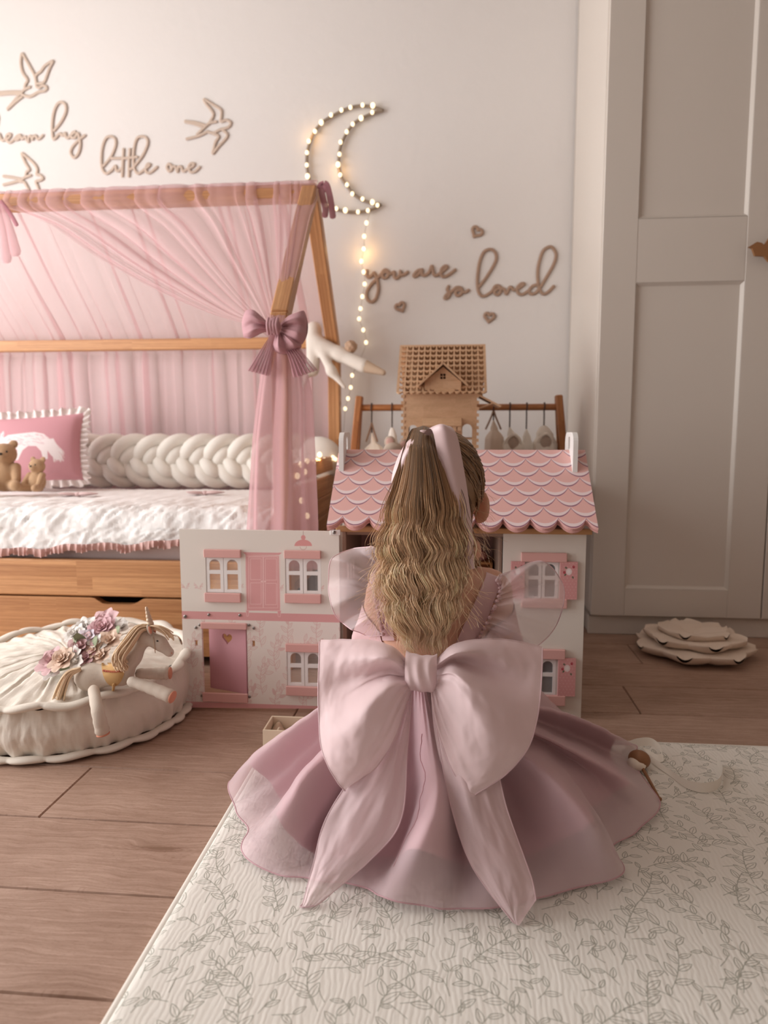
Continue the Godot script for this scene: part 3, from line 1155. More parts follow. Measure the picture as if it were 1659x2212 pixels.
func build_curtains(xl: float, xr: float, zm: float, zr: float, apex: float, eave: float) -> void:
	var f := FastNoiseLite.new()
	f.seed = 5
	f.frequency = 1.0
	f.fractal_octaves = 2
	# rear sheet: over the ridge, down the far slope outside the rail, down behind the bed
	var prof := [Vector2(zm + 0.03, apex + 0.018), Vector2(zm, apex + 0.032), Vector2(zm - 0.06, apex + 0.0), Vector2(-2.6, 1.22), Vector2(zr - 0.03, 1.0), Vector2(zr - 0.045, 0.9), Vector2(zr - 0.05, 0.6), Vector2(zr - 0.05, 0.2)]
	var rows := []
	var nv := 40
	var nu := 420
	for i in nv + 1:
		var v := float(i) / nv
		var q := []
		for p: Vector2 in prof: q.append(Vector3(0, p.y, p.x))
		var c := crt(q, v)
		var row := PackedVector3Array()
		for j in nu + 1:
			var u := float(j) / nu
			var x := lerpf(xl, xr + 0.012, u)
			var ph := u * 84.0 + 8.0 * f.get_noise_1d(u * 12.0) + 1.5 * f.get_noise_1d(u * 30.0 + v * 0.8)
			var am := (0.25 + 0.75 * clampf(0.5 + f.get_noise_2d(u * 9.0, 3.0 + v * 0.4) * 1.4, 0.0, 1.0))
			x += am * (0.026 * sin(ph)) * clampf(0.35 + v, 0, 1) + 0.02 * f.get_noise_2d(u * 4.0, v * 1.2) * v
			var dz := am * 0.016 * cos(ph) * clampf(v * 2.0, 0.1, 1.0)
			row.append(Vector3(x, c.y + dz * 0.5, c.z + dz * 0.7))
		rows.append(row)
	var mb := MB.new()
	mb.grid(rows, false, false, true)
	tag(put("canopy_curtain", mb, tulle), "sheer pink tulle hanging in thin folds down the back of the bed behind the rail", "curtain")
	# front sheet: from the ridge it is swept to the post and tied
	var g := atz(596, 708, -1.885)
	var sweep := []
	var tr := [
		[[8, 424], [95, 478], [210, 556], [340, 628], [450, 676], [540, 704]],
		[[110, 420], [205, 500], [300, 568], [400, 630], [485, 676], [552, 702]],
		[[240, 414], [315, 490], [385, 556], [450, 618], [510, 668], [562, 700]],
		[[370, 408], [420, 485], [465, 550], [510, 612], [545, 660], [574, 700]],
		[[500, 400], [520, 480], [543, 550], [562, 610], [578, 660], [588, 700]],
		[[610, 393], [614, 470], [612, 545], [608, 610], [604, 660], [600, 700]],
		[[682, 392], [668, 470], [650, 545], [634, 610], [622, 660], [612, 700]]]
	for r: Array in tr:
		var row := []
		var q: Array = r[0]
		var e := atz(q[0], q[1], zm + 0.045)
		row.append(Vector3(e.x, apex + 0.034, zm - 0.004))
		row.append(Vector3(e.x, apex + 0.026, zm + 0.030))
		row.append(Vector3(e.x, apex - 0.026, zm + 0.036))
		for k in range(1, r.size()):
			var d := pow(float(k) / (r.size() - 1), 0.6)
			row.append(atz(r[k][0], r[k][1], lerpf(zm + 0.05, -1.875, d)))
		row.append(g + Vector3((float(sweep.size()) - 3.0) * 0.004, -0.03, 0.0))
		sweep.append(row)
	var base := net(sweep, 300, 44)
	rows = []
	for i in base.size():
		var u := float(i) / (base.size() - 1)
		var r: PackedVector3Array = base[i]
		var row := PackedVector3Array()
		for j in r.size():
			var v := float(j) / (r.size() - 1)
			var ph := u * 70.0 + 7.0 * f.get_noise_1d(u * 11.0 + 60.0)
			var am := (0.35 + 0.65 * clampf(0.5 + 1.3 * f.get_noise_2d(u * 7.0 + 9.0, v), 0.0, 1.0)) * clampf(v * 3.0, 0.12, 1.0)
			var across: Vector3 = (base[mini(i + 2, base.size() - 1)][j] - base[maxi(i - 2, 0)][j])
			var wide := across.length() / 4.0 * 299.0
			row.append(r[j] + across.normalized() * wide * 0.021 * sin(ph) * am + Vector3(0, 0.3, 1).normalized() * wide * 0.012 * cos(ph) * am)
		rows.append(row)
	mb = MB.new()
	mb.grid(rows, false, false, true)
	# the bundle below the tie
	var bundle := thing("swept_curtain", "sheer pink tulle curtain swept across the bed front and tied back at the corner post", "curtain", g)
	put("swag", mb, tulle, bundle)
	var tail_m := mat("pink_tulle_bundle", rgb(226, 180, 184, 0.55), 0.9, {"backlight_enabled": true, "backlight": Color(0.5, 0.5, 0.5)})
	mb = MB.new()
	rows = []
	var levels := [[700, 588, 612, -1.885], [760, 572, 648, -1.872], [850, 557, 664, -1.866], [950, 545, 668, -1.862], [1050, 540, 672, -1.858], [1150, 536, 676, -1.852], [1230, 534, 680, -1.85]]
	for i in 33:
		var y := i / 32.0 * (levels.size() - 1)
		var k := mini(int(y), levels.size() - 2)
		var w := y - k
		var py := lerpf(levels[k][0], levels[k + 1][0], w)
		var z: float = lerpf(levels[k][3], levels[k + 1][3], w)
		var l := atz(lerpf(levels[k][1], levels[k + 1][1], w), py, z)
		var r := atz(lerpf(levels[k][2], levels[k + 1][2], w), py, z)
		var row := PackedVector3Array()
		var c := (l + r) * 0.5
		var hw := (r.x - l.x) * 0.5
		for j in 220:
			var a := TAU * j / 220.0
			var t := i / 32.0
			var fold := 0.26 * sin(a * 5.0 + 0.8 * sin(t * 3.0) + 0.6) + 0.18 * sin(a * 8.0 + 2.0 + t) + 0.07 * sin(a * 15.0)
			var q := 1.0 + fold * (0.7 + 0.3 * t)
			row.append(Vector3(c.x + cos(a) * hw * lerpf(1.0, q, 0.55), c.y, c.z - 0.01 + sin(a) * (0.016 + 0.024 * t) * q))
		rows.append(row)
	mb.grid(rows, true)
	put("hanging_end", mb, tail_m, bundle)
	# the tie: a large bow with tulle tails
	var velvet := mat("dusty_pink_cotton", rgb(190, 146, 152), 0.85, cloth_bump("b", 0.2, 0.02, 10.0))
	var kn := atz(594, 706, -1.845)
	var bow := thing("tie_back_bow", "dusty pink cotton bow tying the curtain to the bed's corner post", "bow", kn)
	var loops := [
		[[[581, 699, 0.0], [562, 681, 0.016], [546, 669, 0.016], [531, 671, 0.006], [524, 688, -0.006]],
		[[580, 703, 0.006], [560, 692, 0.030], [543, 684, 0.032], [529, 688, 0.018], [522, 698, 0.0]],
		[[579, 706, 0.002], [562, 702, 0.018], [545, 700, 0.022], [531, 707, 0.014], [523, 711, 0.002]],
		[[579, 710, 0.006], [562, 710, 0.026], [546, 714, 0.032], [534, 720, 0.022], [525, 722, 0.006]],
		[[579, 715, 0.0], [565, 719, 0.010], [551, 726, 0.012], [539, 731, 0.008], [526, 729, 0.0]]],
		[[[606, 699, 0.0], [622, 683, 0.014], [640, 675, 0.014], [655, 671, 0.004], [660, 678, -0.006]],
		[[607, 703, 0.006], [624, 692, 0.030], [643, 688, 0.032], [657, 688, 0.016], [663, 694, 0.0]],
		[[608, 707, 0.0], [626, 704, 0.016], [644, 704, 0.022], [657, 706, 0.014], [663, 711, 0.0]],
		[[607, 711, 0.006], [625, 715, 0.028], [642, 720, 0.036], [654, 724, 0.022], [660, 728, 0.004]],
		[[605, 717, 0.0], [617, 727, 0.012], [632, 738, 0.014], [645, 745, 0.008], [653, 743, 0.0]]],
		[[[598, 717, 0.0], [593, 731, 0.008], [590, 745, 0.010], [593, 758, 0.004], [602, 764, -0.004]],
		[[603, 718, 0.006], [602, 734, 0.026], [602, 749, 0.030], [606, 760, 0.016], [612, 765, 0.0]],
		[[607, 719, 0.0], [612, 733, 0.014], [618, 746, 0.016], [622, 756, 0.010], [624, 763, 0.0]],
		[[611, 719, 0.006], [623, 731, 0.028], [634, 742, 0.030], [639, 750, 0.016], [637, 758, 0.0]],
		[[614, 718, 0.0], [632, 728, 0.010], [646, 739, 0.010], [651, 747, 0.004], [646, 755, -0.004]]]]
	for q: Array in loops:
		var ctrl := []
		for r: Array in q:
			var row := []
			for e: Array in r: row.append(atz(e[0], e[1], -1.852 + float(e[2])))
			ctrl.append(row)
		var nn := net(ctrl, 40, 30)
		for i in nn.size():
			for j in nn[i].size(): nn[i][j].z += 0.0028 * sin(i * 0.95) * exp(-j * 0.09) * minf(j * 0.3, 1.0)
		mb = MB.new()
		mb.grid(nn, false, false, nn[0][29].x < nn[0][0].x if q != loops[2] else false)
		var lp := put("loop", mb, velvet, bow)
		var back := []
		for i in nn.size():
			var row := PackedVector3Array()
			for j in nn[i].size(): row.append(nn[i][j] - Vector3(0, 0, 0.004 + 0.03 * sin(PI * i / 39.0) * sin(PI * j / 29.0 * 0.9)))
			back.append(row)
		mb = MB.new()
		mb.grid(back)
		put("loop_back", mb, velvet, lp)
	mb = MB.new()
	mb.ball(kn + Vector3(0, 0, 0.014), Vector3(0.018, 0.021, 0.018), Basis(), 20, 12)
	for k in 4: mb.tube(cr([kn + Vector3(-0.013 + k * 0.008, 0.018, 0.016), kn + Vector3(-0.011 + k * 0.0075, 0, 0.033), kn + Vector3(-0.013 + k * 0.008, -0.019, 0.016)], 6), PackedFloat32Array([0.0045]), 6)
	put("knot", mb, velvet, bow)
	var tails := mat("tie_tulle", rgb(205, 150, 160, 0.66), 0.9, {"backlight_enabled": true, "backlight": Color(0.4, 0.4, 0.4)})
	for q: Array in [[[[584, 722], [560, 760], [536, 800]], [[596, 724], [588, 770], [580, 812]]], [[[600, 726], [622, 770], [634, 816]], [[608, 722], [650, 760], [683, 800]]]]:
		var ctrl := []
		for r: Array in q:
			var row := []
			for k in r.size(): row.append(atz(r[k][0], r[k][1], -1.845 + 0.004 * k))
			ctrl.append(row)
		var nn := net([ctrl[0], [ctrl[0][0].lerp(ctrl[1][0], 0.5), ctrl[0][1].lerp(ctrl[1][1], 0.5), ctrl[0][2].lerp(ctrl[1][2], 0.5)], ctrl[1]], 48, 14)
		for i in nn.size():
			for j in nn[i].size():
				nn[i][j] += Vector3(0, 0, 0.012 * sin(i * 0.8) * j / 14.0) + Vector3(0.006 * sin(i * 0.8 + 1.2) * j / 14.0, 0, 0)
		mb = MB.new()
		mb.grid(nn, false, false, true)
		put("tail", mb, tails, bow)
	# ribbon knots at both ends of the ridge
	var rib := mat("ribbon_tulle", rgb(188, 128, 138, 0.8), 0.85)
	var o := thing("ridge_ribbon", "small dusty pink ribbon tied at the bed ridge's right end under the moon light", "ribbon", Vector3(xr, apex, zm))
	for q: Array in [[[692, 400], [704, 398], [711, 418], [716, 445], [719, 468]], [[690, 404], [700, 398], [706, 410]], [[694, 410], [698, 430], [703, 452], [702, 466]]]:
		var path := []
		for p: Array in q: path.append(atz(p[0], p[1], zm + 0.02))
		mb = MB.new()
		mb.tube(cr(path, 8), PackedFloat32Array([0.010]), 10, true, false, Vector2(1.0, 0.25), Vector3.RIGHT)
		put("ribbon_end", mb, rib, o)
	o = thing("tulle_tie", "bunched pink tulle with a dark ribbon knot at the canopy's left end", "curtain tie", atz(10, 440, zm + 0.05))
	for q: Array in [[[2, 436], [22, 462], [36, 486]], [[-4, 440], [4, 480], [10, 530], [14, 560]], [[0, 440], [-14, 500], [-24, 560]], [[4, 442], [20, 490], [34, 545]]]:
		var path := []
		for p: Array in q: path.append(atz(p[0], p[1], zm + 0.055))
		mb = MB.new()
		var cv := cr(path, 8)
		var rad := PackedFloat32Array()
		for i in cv.size(): rad.append(lerpf(0.008, 0.02 if q.size() > 3 or q[0][0] != 2 else 0.007, float(i) / cv.size()))
		mb.tube(cv, rad, 10, true, false, Vector2(1, 0.4))
		put("tie_end", mb, rib if q[0][0] == 2 else tail_m, o)

# a cushion standing in the plane of right and up, plump towards out; returns its rows
func cushion_rows(c: Vector3, right: Vector3, up: Vector3, out: Vector3, w: float, h: float, plump: float, side: float) -> Array:
	var rows := []
	for i in 25:
		var row := PackedVector3Array()
		var v := i / 24.0 * 2 - 1
		for j in 25:
			var u := j / 24.0 * 2 - 1
			var pinch := 1.0 - 0.07 * (1.0 - pow(absf(v), 2.0)) * pow(absf(u), 3.0)
			var pinch2 := 1.0 - 0.07 * (1.0 - pow(absf(u), 2.0)) * pow(absf(v), 3.0)
			var d := pow(maxf(0.0, (1 - u * u) * (1 - v * v)), 0.45)
			row.append(c + right * u * w * 0.5 * pinch + up * v * h * 0.5 * pinch2 + out * side * plump * d)
		rows.append(row)
	return rows

func build_pillow_and_bears() -> void:
	# pink cushion with a white horse and a pale fringe
	var pen := Pen.new(512, 360, rgb(206, 150, 158))
	var white := rgb(240, 228, 228)
	var body := PackedVector2Array()
	for p: Array in [[150, 150], [190, 120], [250, 116], [310, 112], [352, 124], [380, 150], [392, 190], [414, 228], [430, 262], [408, 262], [384, 234], [372, 214], [372, 256], [352, 258], [344, 216], [322, 188], [286, 186], [262, 206], [240, 254], [222, 256], [238, 206], [218, 176], [190, 186], [176, 210], [150, 220], [128, 214], [140, 180]]: body.append(Vector2(p[0], p[1]))
	pen.fill_poly(body, white)
	var r := RandomNumberGenerator.new()
	r.seed = 4
	for k in 70:
		var x := r.randf_range(60, 170)
		pen.line(PackedVector2Array([Vector2(x, r.randf_range(90, 150)), Vector2(x + r.randf_range(-24, 6), r.randf_range(180, 280))]), 1.5, Color(white, 0.8))
		x = r.randf_range(376, 396)
		pen.line(PackedVector2Array([Vector2(x, 150 + r.randf() * 30), Vector2(x + r.randf_range(10, 60), r.randf_range(220, 274))]), 1.3, Color(white, 0.7))
	for k in 60:
		var x := r.randf_range(180, 370)
		var y := r.randf_range(122, 180)
		pen.line(PackedVector2Array([Vector2(x, y), Vector2(x + 14, y + 5)]), 1.0, Color(rgb(214, 170, 178), 0.5))
	var face := mat("horse_print", Color.WHITE, 0.9, {"albedo_texture": tex(pen.im)})
	var c := atz(62, 971, -2.50)
	var right := Vector3(0.985, 0.06, -0.12).normalized()
	var up := Vector3(-0.04, 0.95, -0.3)
	up = (up - right * up.dot(right)).normalized()
	var out := right.cross(up)
	var t := thing("horse_pillow", "pink pillow printed with a white horse, edged in a pale fringe, left on bed", "pillow", c)
	var w := 0.40
	var h := 0.255
	var mb := MB.new()
	var rows := cushion_rows(c, right, up, out, w, h, 0.055, 1.0)
	rows.reverse()
	mb.grid(rows, false, false, true)
	put("printed_front", mb, face, t)
	mb = MB.new()
	mb.grid(cushion_rows(c, right, up, out, w, h, 0.05, -1.0), false, false, true)
	put("back", mb, mat("pillow_back", rgb(206, 150, 158), 0.9), t)
	mb = MB.new()
	var n := 360
	var inner := PackedVector3Array()
	var outer := PackedVector3Array()
	var midr := PackedVector3Array()
	for k in n:
		var a := float(k) / n * 4.0
		var e: Vector2
		var s := a - floorf(a)
		match int(a):
			0: e = Vector2(lerpf(-1, 1, s), 1)
			1: e = Vector2(1, lerpf(1, -1, s))
			2: e = Vector2(lerpf(1, -1, s), -1)
			_: e = Vector2(-1, lerpf(-1, 1, s))
		var pin := Vector2(1.0 - 0.07 * (1.0 - e.y * e.y), 1.0 - 0.07 * (1.0 - e.x * e.x))
		var p := c + right * e.x * w * 0.5 * pin.x + up * e.y * h * 0.5 * pin.y
		var d := (right * e.x * pow(absf(e.x), 4.0) + up * e.y * pow(absf(e.y), 4.0)).normalized()
		inner.append(p - d * 0.004)
		midr.append(p + d * 0.014 + out * 0.008 * sin(k * 0.9))
		outer.append(p + d * (0.026 + 0.003 * sin(k * 0.55)) + out * 0.010 * sin(k * 0.9 + 0.6) + right * 0.004 * sin(k * 1.1))
	mb.grid([inner, midr, outer], true)
	put("fringe", mb, mat("fringe_cotton", rgb(236, 224, 220), 0.95), t)
	teddy("teddy_bear", "larger light brown teddy bear slumped at the photo's left edge by the horse pillow", atz(12, 1062, -2.30), 0.185, 0.35, rgb(182, 146, 112))
	teddy("teddy_bear", "small light brown teddy bear sitting against the horse pillow's lower corner", atz(80, 1062, -2.30), 0.125, -0.15, rgb(186, 150, 116))

func teddy(called: String, label: String, base: Vector3, hgt: float, turn: float, col: Color) -> void:
	var t := thing(called, label, "teddy bear", base, "teddy bears in the bed")
	var b := Basis(Vector3.UP, turn) * Basis(Vector3.RIGHT, -0.12)
	var k := hgt
	var s := Soft.new()
	var at := func(x: float, y: float, z: float) -> Vector3: return base + b * (Vector3(x, y, z) * k)
	s.egg(at.call(0, 0.27, 0), Vector3(0.23, 0.27, 0.2) * k, 0.04 * k, b)
	s.egg(at.call(0, 0.68, 0.03), Vector3(0.22, 0.2, 0.19) * k, 0.05 * k, b)
	s.egg(at.call(0, 0.63, 0.2), Vector3(0.1, 0.08, 0.08) * k, 0.05 * k, b)
	for x: float in [-1.0, 1.0]:
		s.egg(at.call(x * 0.16, 0.87, 0.0), Vector3(0.08, 0.08, 0.04) * k, 0.02 * k, b)
		s.bone(at.call(x * 0.2, 0.44, 0.05), at.call(x * 0.24, 0.2, 0.22), 0.085 * k, 0.075 * k, 0.03 * k)
		s.bone(at.call(x * 0.14, 0.1, 0.08), at.call(x * 0.26, 0.08, 0.4), 0.105 * k, 0.095 * k, 0.03 * k)
	var mb := MB.new()
	s.mesh_into(mb, k * 0.028)
	put("body", mb, mat("teddy_plush_%d" % int(hgt * 1000), col, 1.0, {"rim_enabled": true, "rim": 0.6, "rim_tint": 0.4, "heightmap_enabled": true, "heightmap_texture": noise_tex(0.25, 9, 256), "heightmap_scale": 0.12, "uv1_triplanar": true, "uv1_scale": Vector3.ONE * 12.0}), t)
	var dark := mat("bead_black", rgb(34, 26, 22), 0.25)
	for x: float in [-1.0, 1.0]:
		mb = MB.new()
		mb.ball(at.call(x * 0.085, 0.71, 0.205), Vector3.ONE * 0.02 * k, Basis(), 10, 7)
		put("eye", mb, dark, t)
	mb = MB.new()
	mb.ball(at.call(0, 0.665, 0.275), Vector3(0.035, 0.024, 0.02) * k, b, 10, 7)
	put("nose", mb, dark, t)

# ================================================================ the doll house, its left front swung open
const HF := -1.603             # plane of the open front and its print
const HZ := -1.632             # front edge of the carcass
var pale_paint: StandardMaterial3D
var blush: StandardMaterial3D

func draw_leaf(pen: Pen, at: Vector2, ang: float, len: float, wid: float, r: float, col: Color, filled: bool, wrap: bool, vein := true) -> void:
	var a := PackedVector2Array()
	var b := PackedVector2Array()
	var d := Vector2(cos(ang), sin(ang))
	var n := Vector2(-d.y, d.x)
	for k in 11:
		var t := k / 10.0
		var w := wid * pow(sin(PI * pow(t, 0.8)), 0.85)
		a.append(at + d * len * t + n * w)
		b.append(at + d * len * t - n * w)
	if filled:
		var poly := a.duplicate()
		var rb := b.duplicate()
		rb.reverse()
		poly.append_array(rb)
		pen.fill_poly(poly, pen.im.get_pixel(clampi(int(at.x), 0, pen.w - 1), clampi(int(at.y), 0, pen.h - 1)).lerp(col, 0.8))
	pen.line(a, r, col, wrap)
	pen.line(b, r, col, wrap)
	if vein: pen.line(PackedVector2Array([at, at + d * len * 0.8]), r * 0.8, col, wrap)

func draw_sprig(pen: Pen, at: Vector2, ang: float, len: float, leaves: int, size: float, r: float, col: Color, wrap: bool, rr: RandomNumberGenerator, fill_share := 0.0, bend := 0.5, vein := true) -> void:
	var p := at
	var path := PackedVector2Array([p])
	var a := ang
	var dirs := [a]
	for k in 16:
		a += bend / 16.0
		p += Vector2(cos(a), sin(a)) * len / 16.0
		path.append(p)
		dirs.append(a)
	pen.line(path, r, col, wrap)
	for k in leaves:
		var t := (k + 0.8) / (leaves + 0.3)
		var i := mini(16, int(t * 16))
		var side := 1.0 if k % 2 == 0 else -1.0
		var s := size * (1.0 - 0.35 * t) * rr.randf_range(0.85, 1.15)
		draw_leaf(pen, path[i], dirs[i] + side * rr.randf_range(0.5, 0.85), s, s * 0.2, r, col, rr.randf() < fill_share, wrap, vein)
	draw_leaf(pen, p, a, size * 0.8, size * 0.15, r, col, rr.randf() < fill_share, wrap, vein)

func wr(x0: float, y0: float, x1: float, y1: float, z: float) -> Rect2:
	var a := atz(x0, y1, z)
	var b := atz(x1, y0, z)
	return Rect2(a.x, a.y, b.x - a.x, b.y - a.y)

func rect_poly(r: Rect2) -> PackedVector2Array:
	return PackedVector2Array([r.position, Vector2(r.end.x, r.position.y), r.end, Vector2(r.position.x, r.end.y)])

func arch_poly(r: Rect2) -> PackedVector2Array:
	var out := PackedVector2Array([r.position, Vector2(r.end.x, r.position.y)])
	var rad := r.size.x / 2
	for k in 11:
		var a := PI * k / 10.0
		out.append(Vector2(r.position.x + rad + rad * cos(a), r.end.y - rad + rad * sin(a)))
	return out

# two leaves with arched and square panes, set in a hole
func casement(parent: Node3D, r: Rect2, z: float, split := 0.5) -> void:
	var white := mat("casement_white", rgb(238, 236, 234), 0.45)
	var clear := mat("acrylic_pane", Color(0.96, 0.97, 0.98, 0.09), 0.03)
	var w := r.size.x / 2
	for k in 2:
		var q := Rect2(r.position.x + k * w + 0.0006, r.position.y + 0.001, w - 0.0012, r.size.y - 0.002)
		var fx := q.size.x * 0.18
		var up := Rect2(q.position.x + fx, q.position.y + q.size.y * 0.62, q.size.x - 2 * fx, q.size.y * 0.31)
		var lo := Rect2(q.position.x + fx, q.position.y + q.size.y * 0.08, q.size.x - 2 * fx, q.size.y * 0.44)
		var mb := MB.new()
		mb.xf = Transform3D(Basis(), Vector3(0, 0, z))
		mb.slab(rect_poly(q), [arch_poly(up), rect_poly(lo)], 0.005)
		put("casement_leaf", mb, white, parent)
		mb = MB.new()
		mb.box(Vector3(q.get_center().x, q.get_center().y, z + 0.002), Vector3(q.size.x * 0.8, q.size.y * 0.9, 0.001))
		put("pane", mb, clear, parent)

func bar(parent: Node, called: String, r: Rect2, z: float, d: float, m: Material) -> void:
	var mb := MB.new()
	mb.box(Vector3(r.get_center().x, r.get_center().y, z + d / 2), Vector3(r.size.x, r.size.y, d), 0.0012)
	put(called, mb, m, parent)

func screw(parent: Node, px: float, py: float, z: float, r := 0.0042) -> void:
	var mb := MB.new()
	var p := atz(px, py, z)
	mb.ball(p, Vector3(r, r, r * 0.55), Basis(), 12, 6)
	mb.box(p + Vector3(0, 0, r * 0.52), Vector3(r * 1.1, r * 0.22, r * 0.2), 0.0, Basis(Vector3.BACK, px))
	mb.box(p + Vector3(0, 0, r * 0.52), Vector3(r * 1.1, r * 0.22, r * 0.2), 0.0, Basis(Vector3.BACK, px + PI / 2))
	put("screw", mb, mat("screw_steel", rgb(150, 145, 142), 0.3, {"metallic": 0.9}), parent)

func panel_print(x0: float, x1: float, y1: float) -> Image:
	var w := 1400
	var h := 1548
	var cream := rgb(233, 227, 219)
	var pink := rgb(222, 165, 165)
	var line := rgb(240, 205, 203)
	var soft := rgb(224, 196, 191)
	var pen := Pen.new(w, h, cream)
	var r := RandomNumberGenerator.new()
	r.seed = 77
	var q := func(px: float, py: float) -> Vector2:
		var p := atz(px, py, HF)
		return Vector2((p.x - x0) / (x1 - x0) * w, (1.0 - p.y / y1) * h)
	# leafy paper below, drawn as rising sprigs in a half-drop
	pen.im.fill_rect(Rect2i(0, int(q.call(390, 1338).y), w, h), rgb(236, 228, 221))
	for i in 7:
		for j in 4:
			var at := Vector2(-40 + i * 250 + (125 if j % 2 else 0), 990 + j * 205)
			draw_sprig(pen, at, -PI / 2 - 0.3, 270, 7, 86, 2.3, soft, false, r, 0.06, 0.6, true)
			draw_sprig(pen, at + Vector2(128, 40), -PI / 2 + 0.9, 90, 2, 78, 2.3, soft, false, r, 0.2, -0.7, true)
	pen.im.fill_rect(Rect2i(0, 0, w, int(q.call(390, 1320).y)), cream)
	# pink bands
	var a: Vector2 = q.call(390, 1320)
	var b: Vector2 = q.call(390, 1337)
	pen.im.fill_rect(Rect2i(0, int(a.y), w, int(b.y - a.y)), pink)
	a = q.call(395, 1515)
	b = q.call(395, 1528)
	pen.im.fill_rect(Rect2i(0, int(a.y), w, int(b.y - a.y)), pink)
	# a row of small sprays
	for k in 13:
		var c: Vector2 = q.call(400 + k * 29.0, 1271 + k * 0.5)
		for s: float in [-1.0, 1.0]:
			draw_sprig(pen, c, -PI / 2 + s * 1.15, 44, 4, 25, 1.6, soft, false, r, 0.3, -s * 0.7, false)
	# the printed cupboard
	var box := func(x0p: float, y0p: float, x1p: float, y1p: float, col: Color) -> void:
		var s: Vector2 = q.call(x0p, y0p)
		var e: Vector2 = q.call(x1p, y1p)
		pen.im.fill_rect(Rect2i(int(s.x), int(s.y), int(e.x - s.x), int(e.y - s.y)), col)
	var outline := func(x0p: float, y0p: float, x1p: float, y1p: float) -> void:
		pen.line(PackedVector2Array([q.call(x0p, y0p), q.call(x1p, y0p), q.call(x1p, y1p), q.call(x0p, y1p), q.call(x0p, y0p)]), 1.8, line)
	var top := PackedVector2Array([q.call(525, 1193), q.call(609, 1194), q.call(603, 1199), q.call(531, 1199)])
	pen.fill_poly(top, pink)
	box.call(530.5, 1199, 605, 1321, pink)
	for s: Array in [[532, 1318, 537, 1331], [600, 1319, 606, 1332]]:
		pen.fill_poly(PackedVector2Array([q.call(s[0] - 1, s[1]), q.call(s[2] + 1, s[1]), q.call(s[2] - 1, s[3]), q.call(s[0] + 1, s[3])]), pink)
		pen.line(PackedVector2Array([q.call(s[0] - 1, s[1]), q.call(s[0] + 1, s[3]), q.call(s[2] - 1, s[3]), q.call(s[2] + 1, s[1])]), 1.8, line)
	outline.call(530.5, 1201, 605, 1319)
	outline.call(537, 1203, 568, 1313)
	outline.call(569, 1203, 600, 1313)
	for s: Array in [[541, 1207, 564, 1252], [573, 1207, 597, 1253], [541, 1259, 564, 1305], [573, 1260, 597, 1306]]: outline.call(s[0], s[1], s[2], s[3])
	for s: float in [565.0, 572.5]:
		var c: Vector2 = q.call(s, 1256)
		pen.dab(c.x, c.y, 8.5, line)
	# the printed lamp
	var lc := rgb(224, 160, 158)
	pen.line(PackedVector2Array([q.call(655, 1144), q.call(655, 1157)]), 1.6, rgb(180, 140, 140))
	var shade := PackedVector2Array()
	for k in 21:
		var t := PI * k / 20.0
		var p: Vector2 = q.call(655 + 19.0 * cos(t), 1179.5 - 14.0 * sin(t))
		shade.append(p)
	pen.fill_poly(shade, lc)
	var cap: Vector2 = q.call(655, 1161)
	pen.dab(cap.x, cap.y, 20, lc)
	var ring := PackedVector2Array()
	for k in 15:
		var t := PI * k / 14.0
		ring.append(q.call(655 + 7.0 * cos(t), 1180.5 + 7.0 * sin(t)))
	pen.line(ring, 1.5, rgb(200, 160, 158))
	return pen.im

func shutter_print() -> Image:
	var pen := Pen.new(256, 512, rgb(222, 160, 160))
	var r := RandomNumberGenerator.new()
	r.seed = 6
	for j in 13:
		for i in 5: pen.dab(28 + i * 52 + (26 if j % 2 else 0), 18 + j * 40, 4.5, rgb(240, 212, 212))
	for k in 9:
		var a := TAU * k / 9.0
		pen.dab(128 + cos(a) * 26, 130 + sin(a) * 28, 20, rgb(240, 222, 222))
	pen.dab(128, 130, 24, rgb(246, 234, 232))
	for c: Array in [[62, 140], [196, 66]]:
		pen.dab(c[0], c[1], 19, rgb(176, 62, 76))
		pen.dab(c[0] + 4, c[1] - 5, 8, rgb(206, 106, 112))
	for c: Array in [[70, 72, 0.4], [178, 196, 0.9], [84, 160, 2.2]]: draw_leaf(pen, Vector2(c[0], c[1]), c[2], 34, 11, 2.0, rgb(84, 104, 78), true, false, false)
	return pen.im

func roof_print(w: int, h: int, width: float, slope: float) -> Image:
	var pink := rgb(231, 181, 176)
	var white := rgb(238, 218, 220)
	var plum := rgb(146, 98, 122)
	var im := Image.create(w, h, false, Image.FORMAT_RGB8)
	im.fill(pink)
	var sw := w * 0.0595 / width
	var k := h / slope
	for row in 9:
		var y0 := h - (8 - row) * 0.0312 * k - 0.0332 * k
		for x in w:
			var u := (x - (0.55 if row % 2 == 0 else 0.05) * sw) / sw
			u -= floorf(u)
			var e := 2.0 * u - 1.0
			var arc := pow(maxf(1.0 - e * e, 0.0), 0.78)
			var e2 := minf(absf(e) + 2.0 / sw, 1.0)
			var steep := 0.0265 * k * (arc - pow(maxf(1.0 - e2 * e2, 0.0), 0.78))
			var yb := y0 + 0.0265 * k * arc
			var th := 0.0006 * k + 0.0088 * k * pow(arc, 0.8)
			var lt := 0.0013 * k + 0.0022 * k * arc * (0.7 + 0.5 * u) + steep
			im.fill_rect(Rect2i(x, int(yb - th), 1, maxi(1, int(th))), white)
			im.fill_rect(Rect2i(x, int(yb), 1, maxi(1, int(lt + 0.5))), plum)
	return im

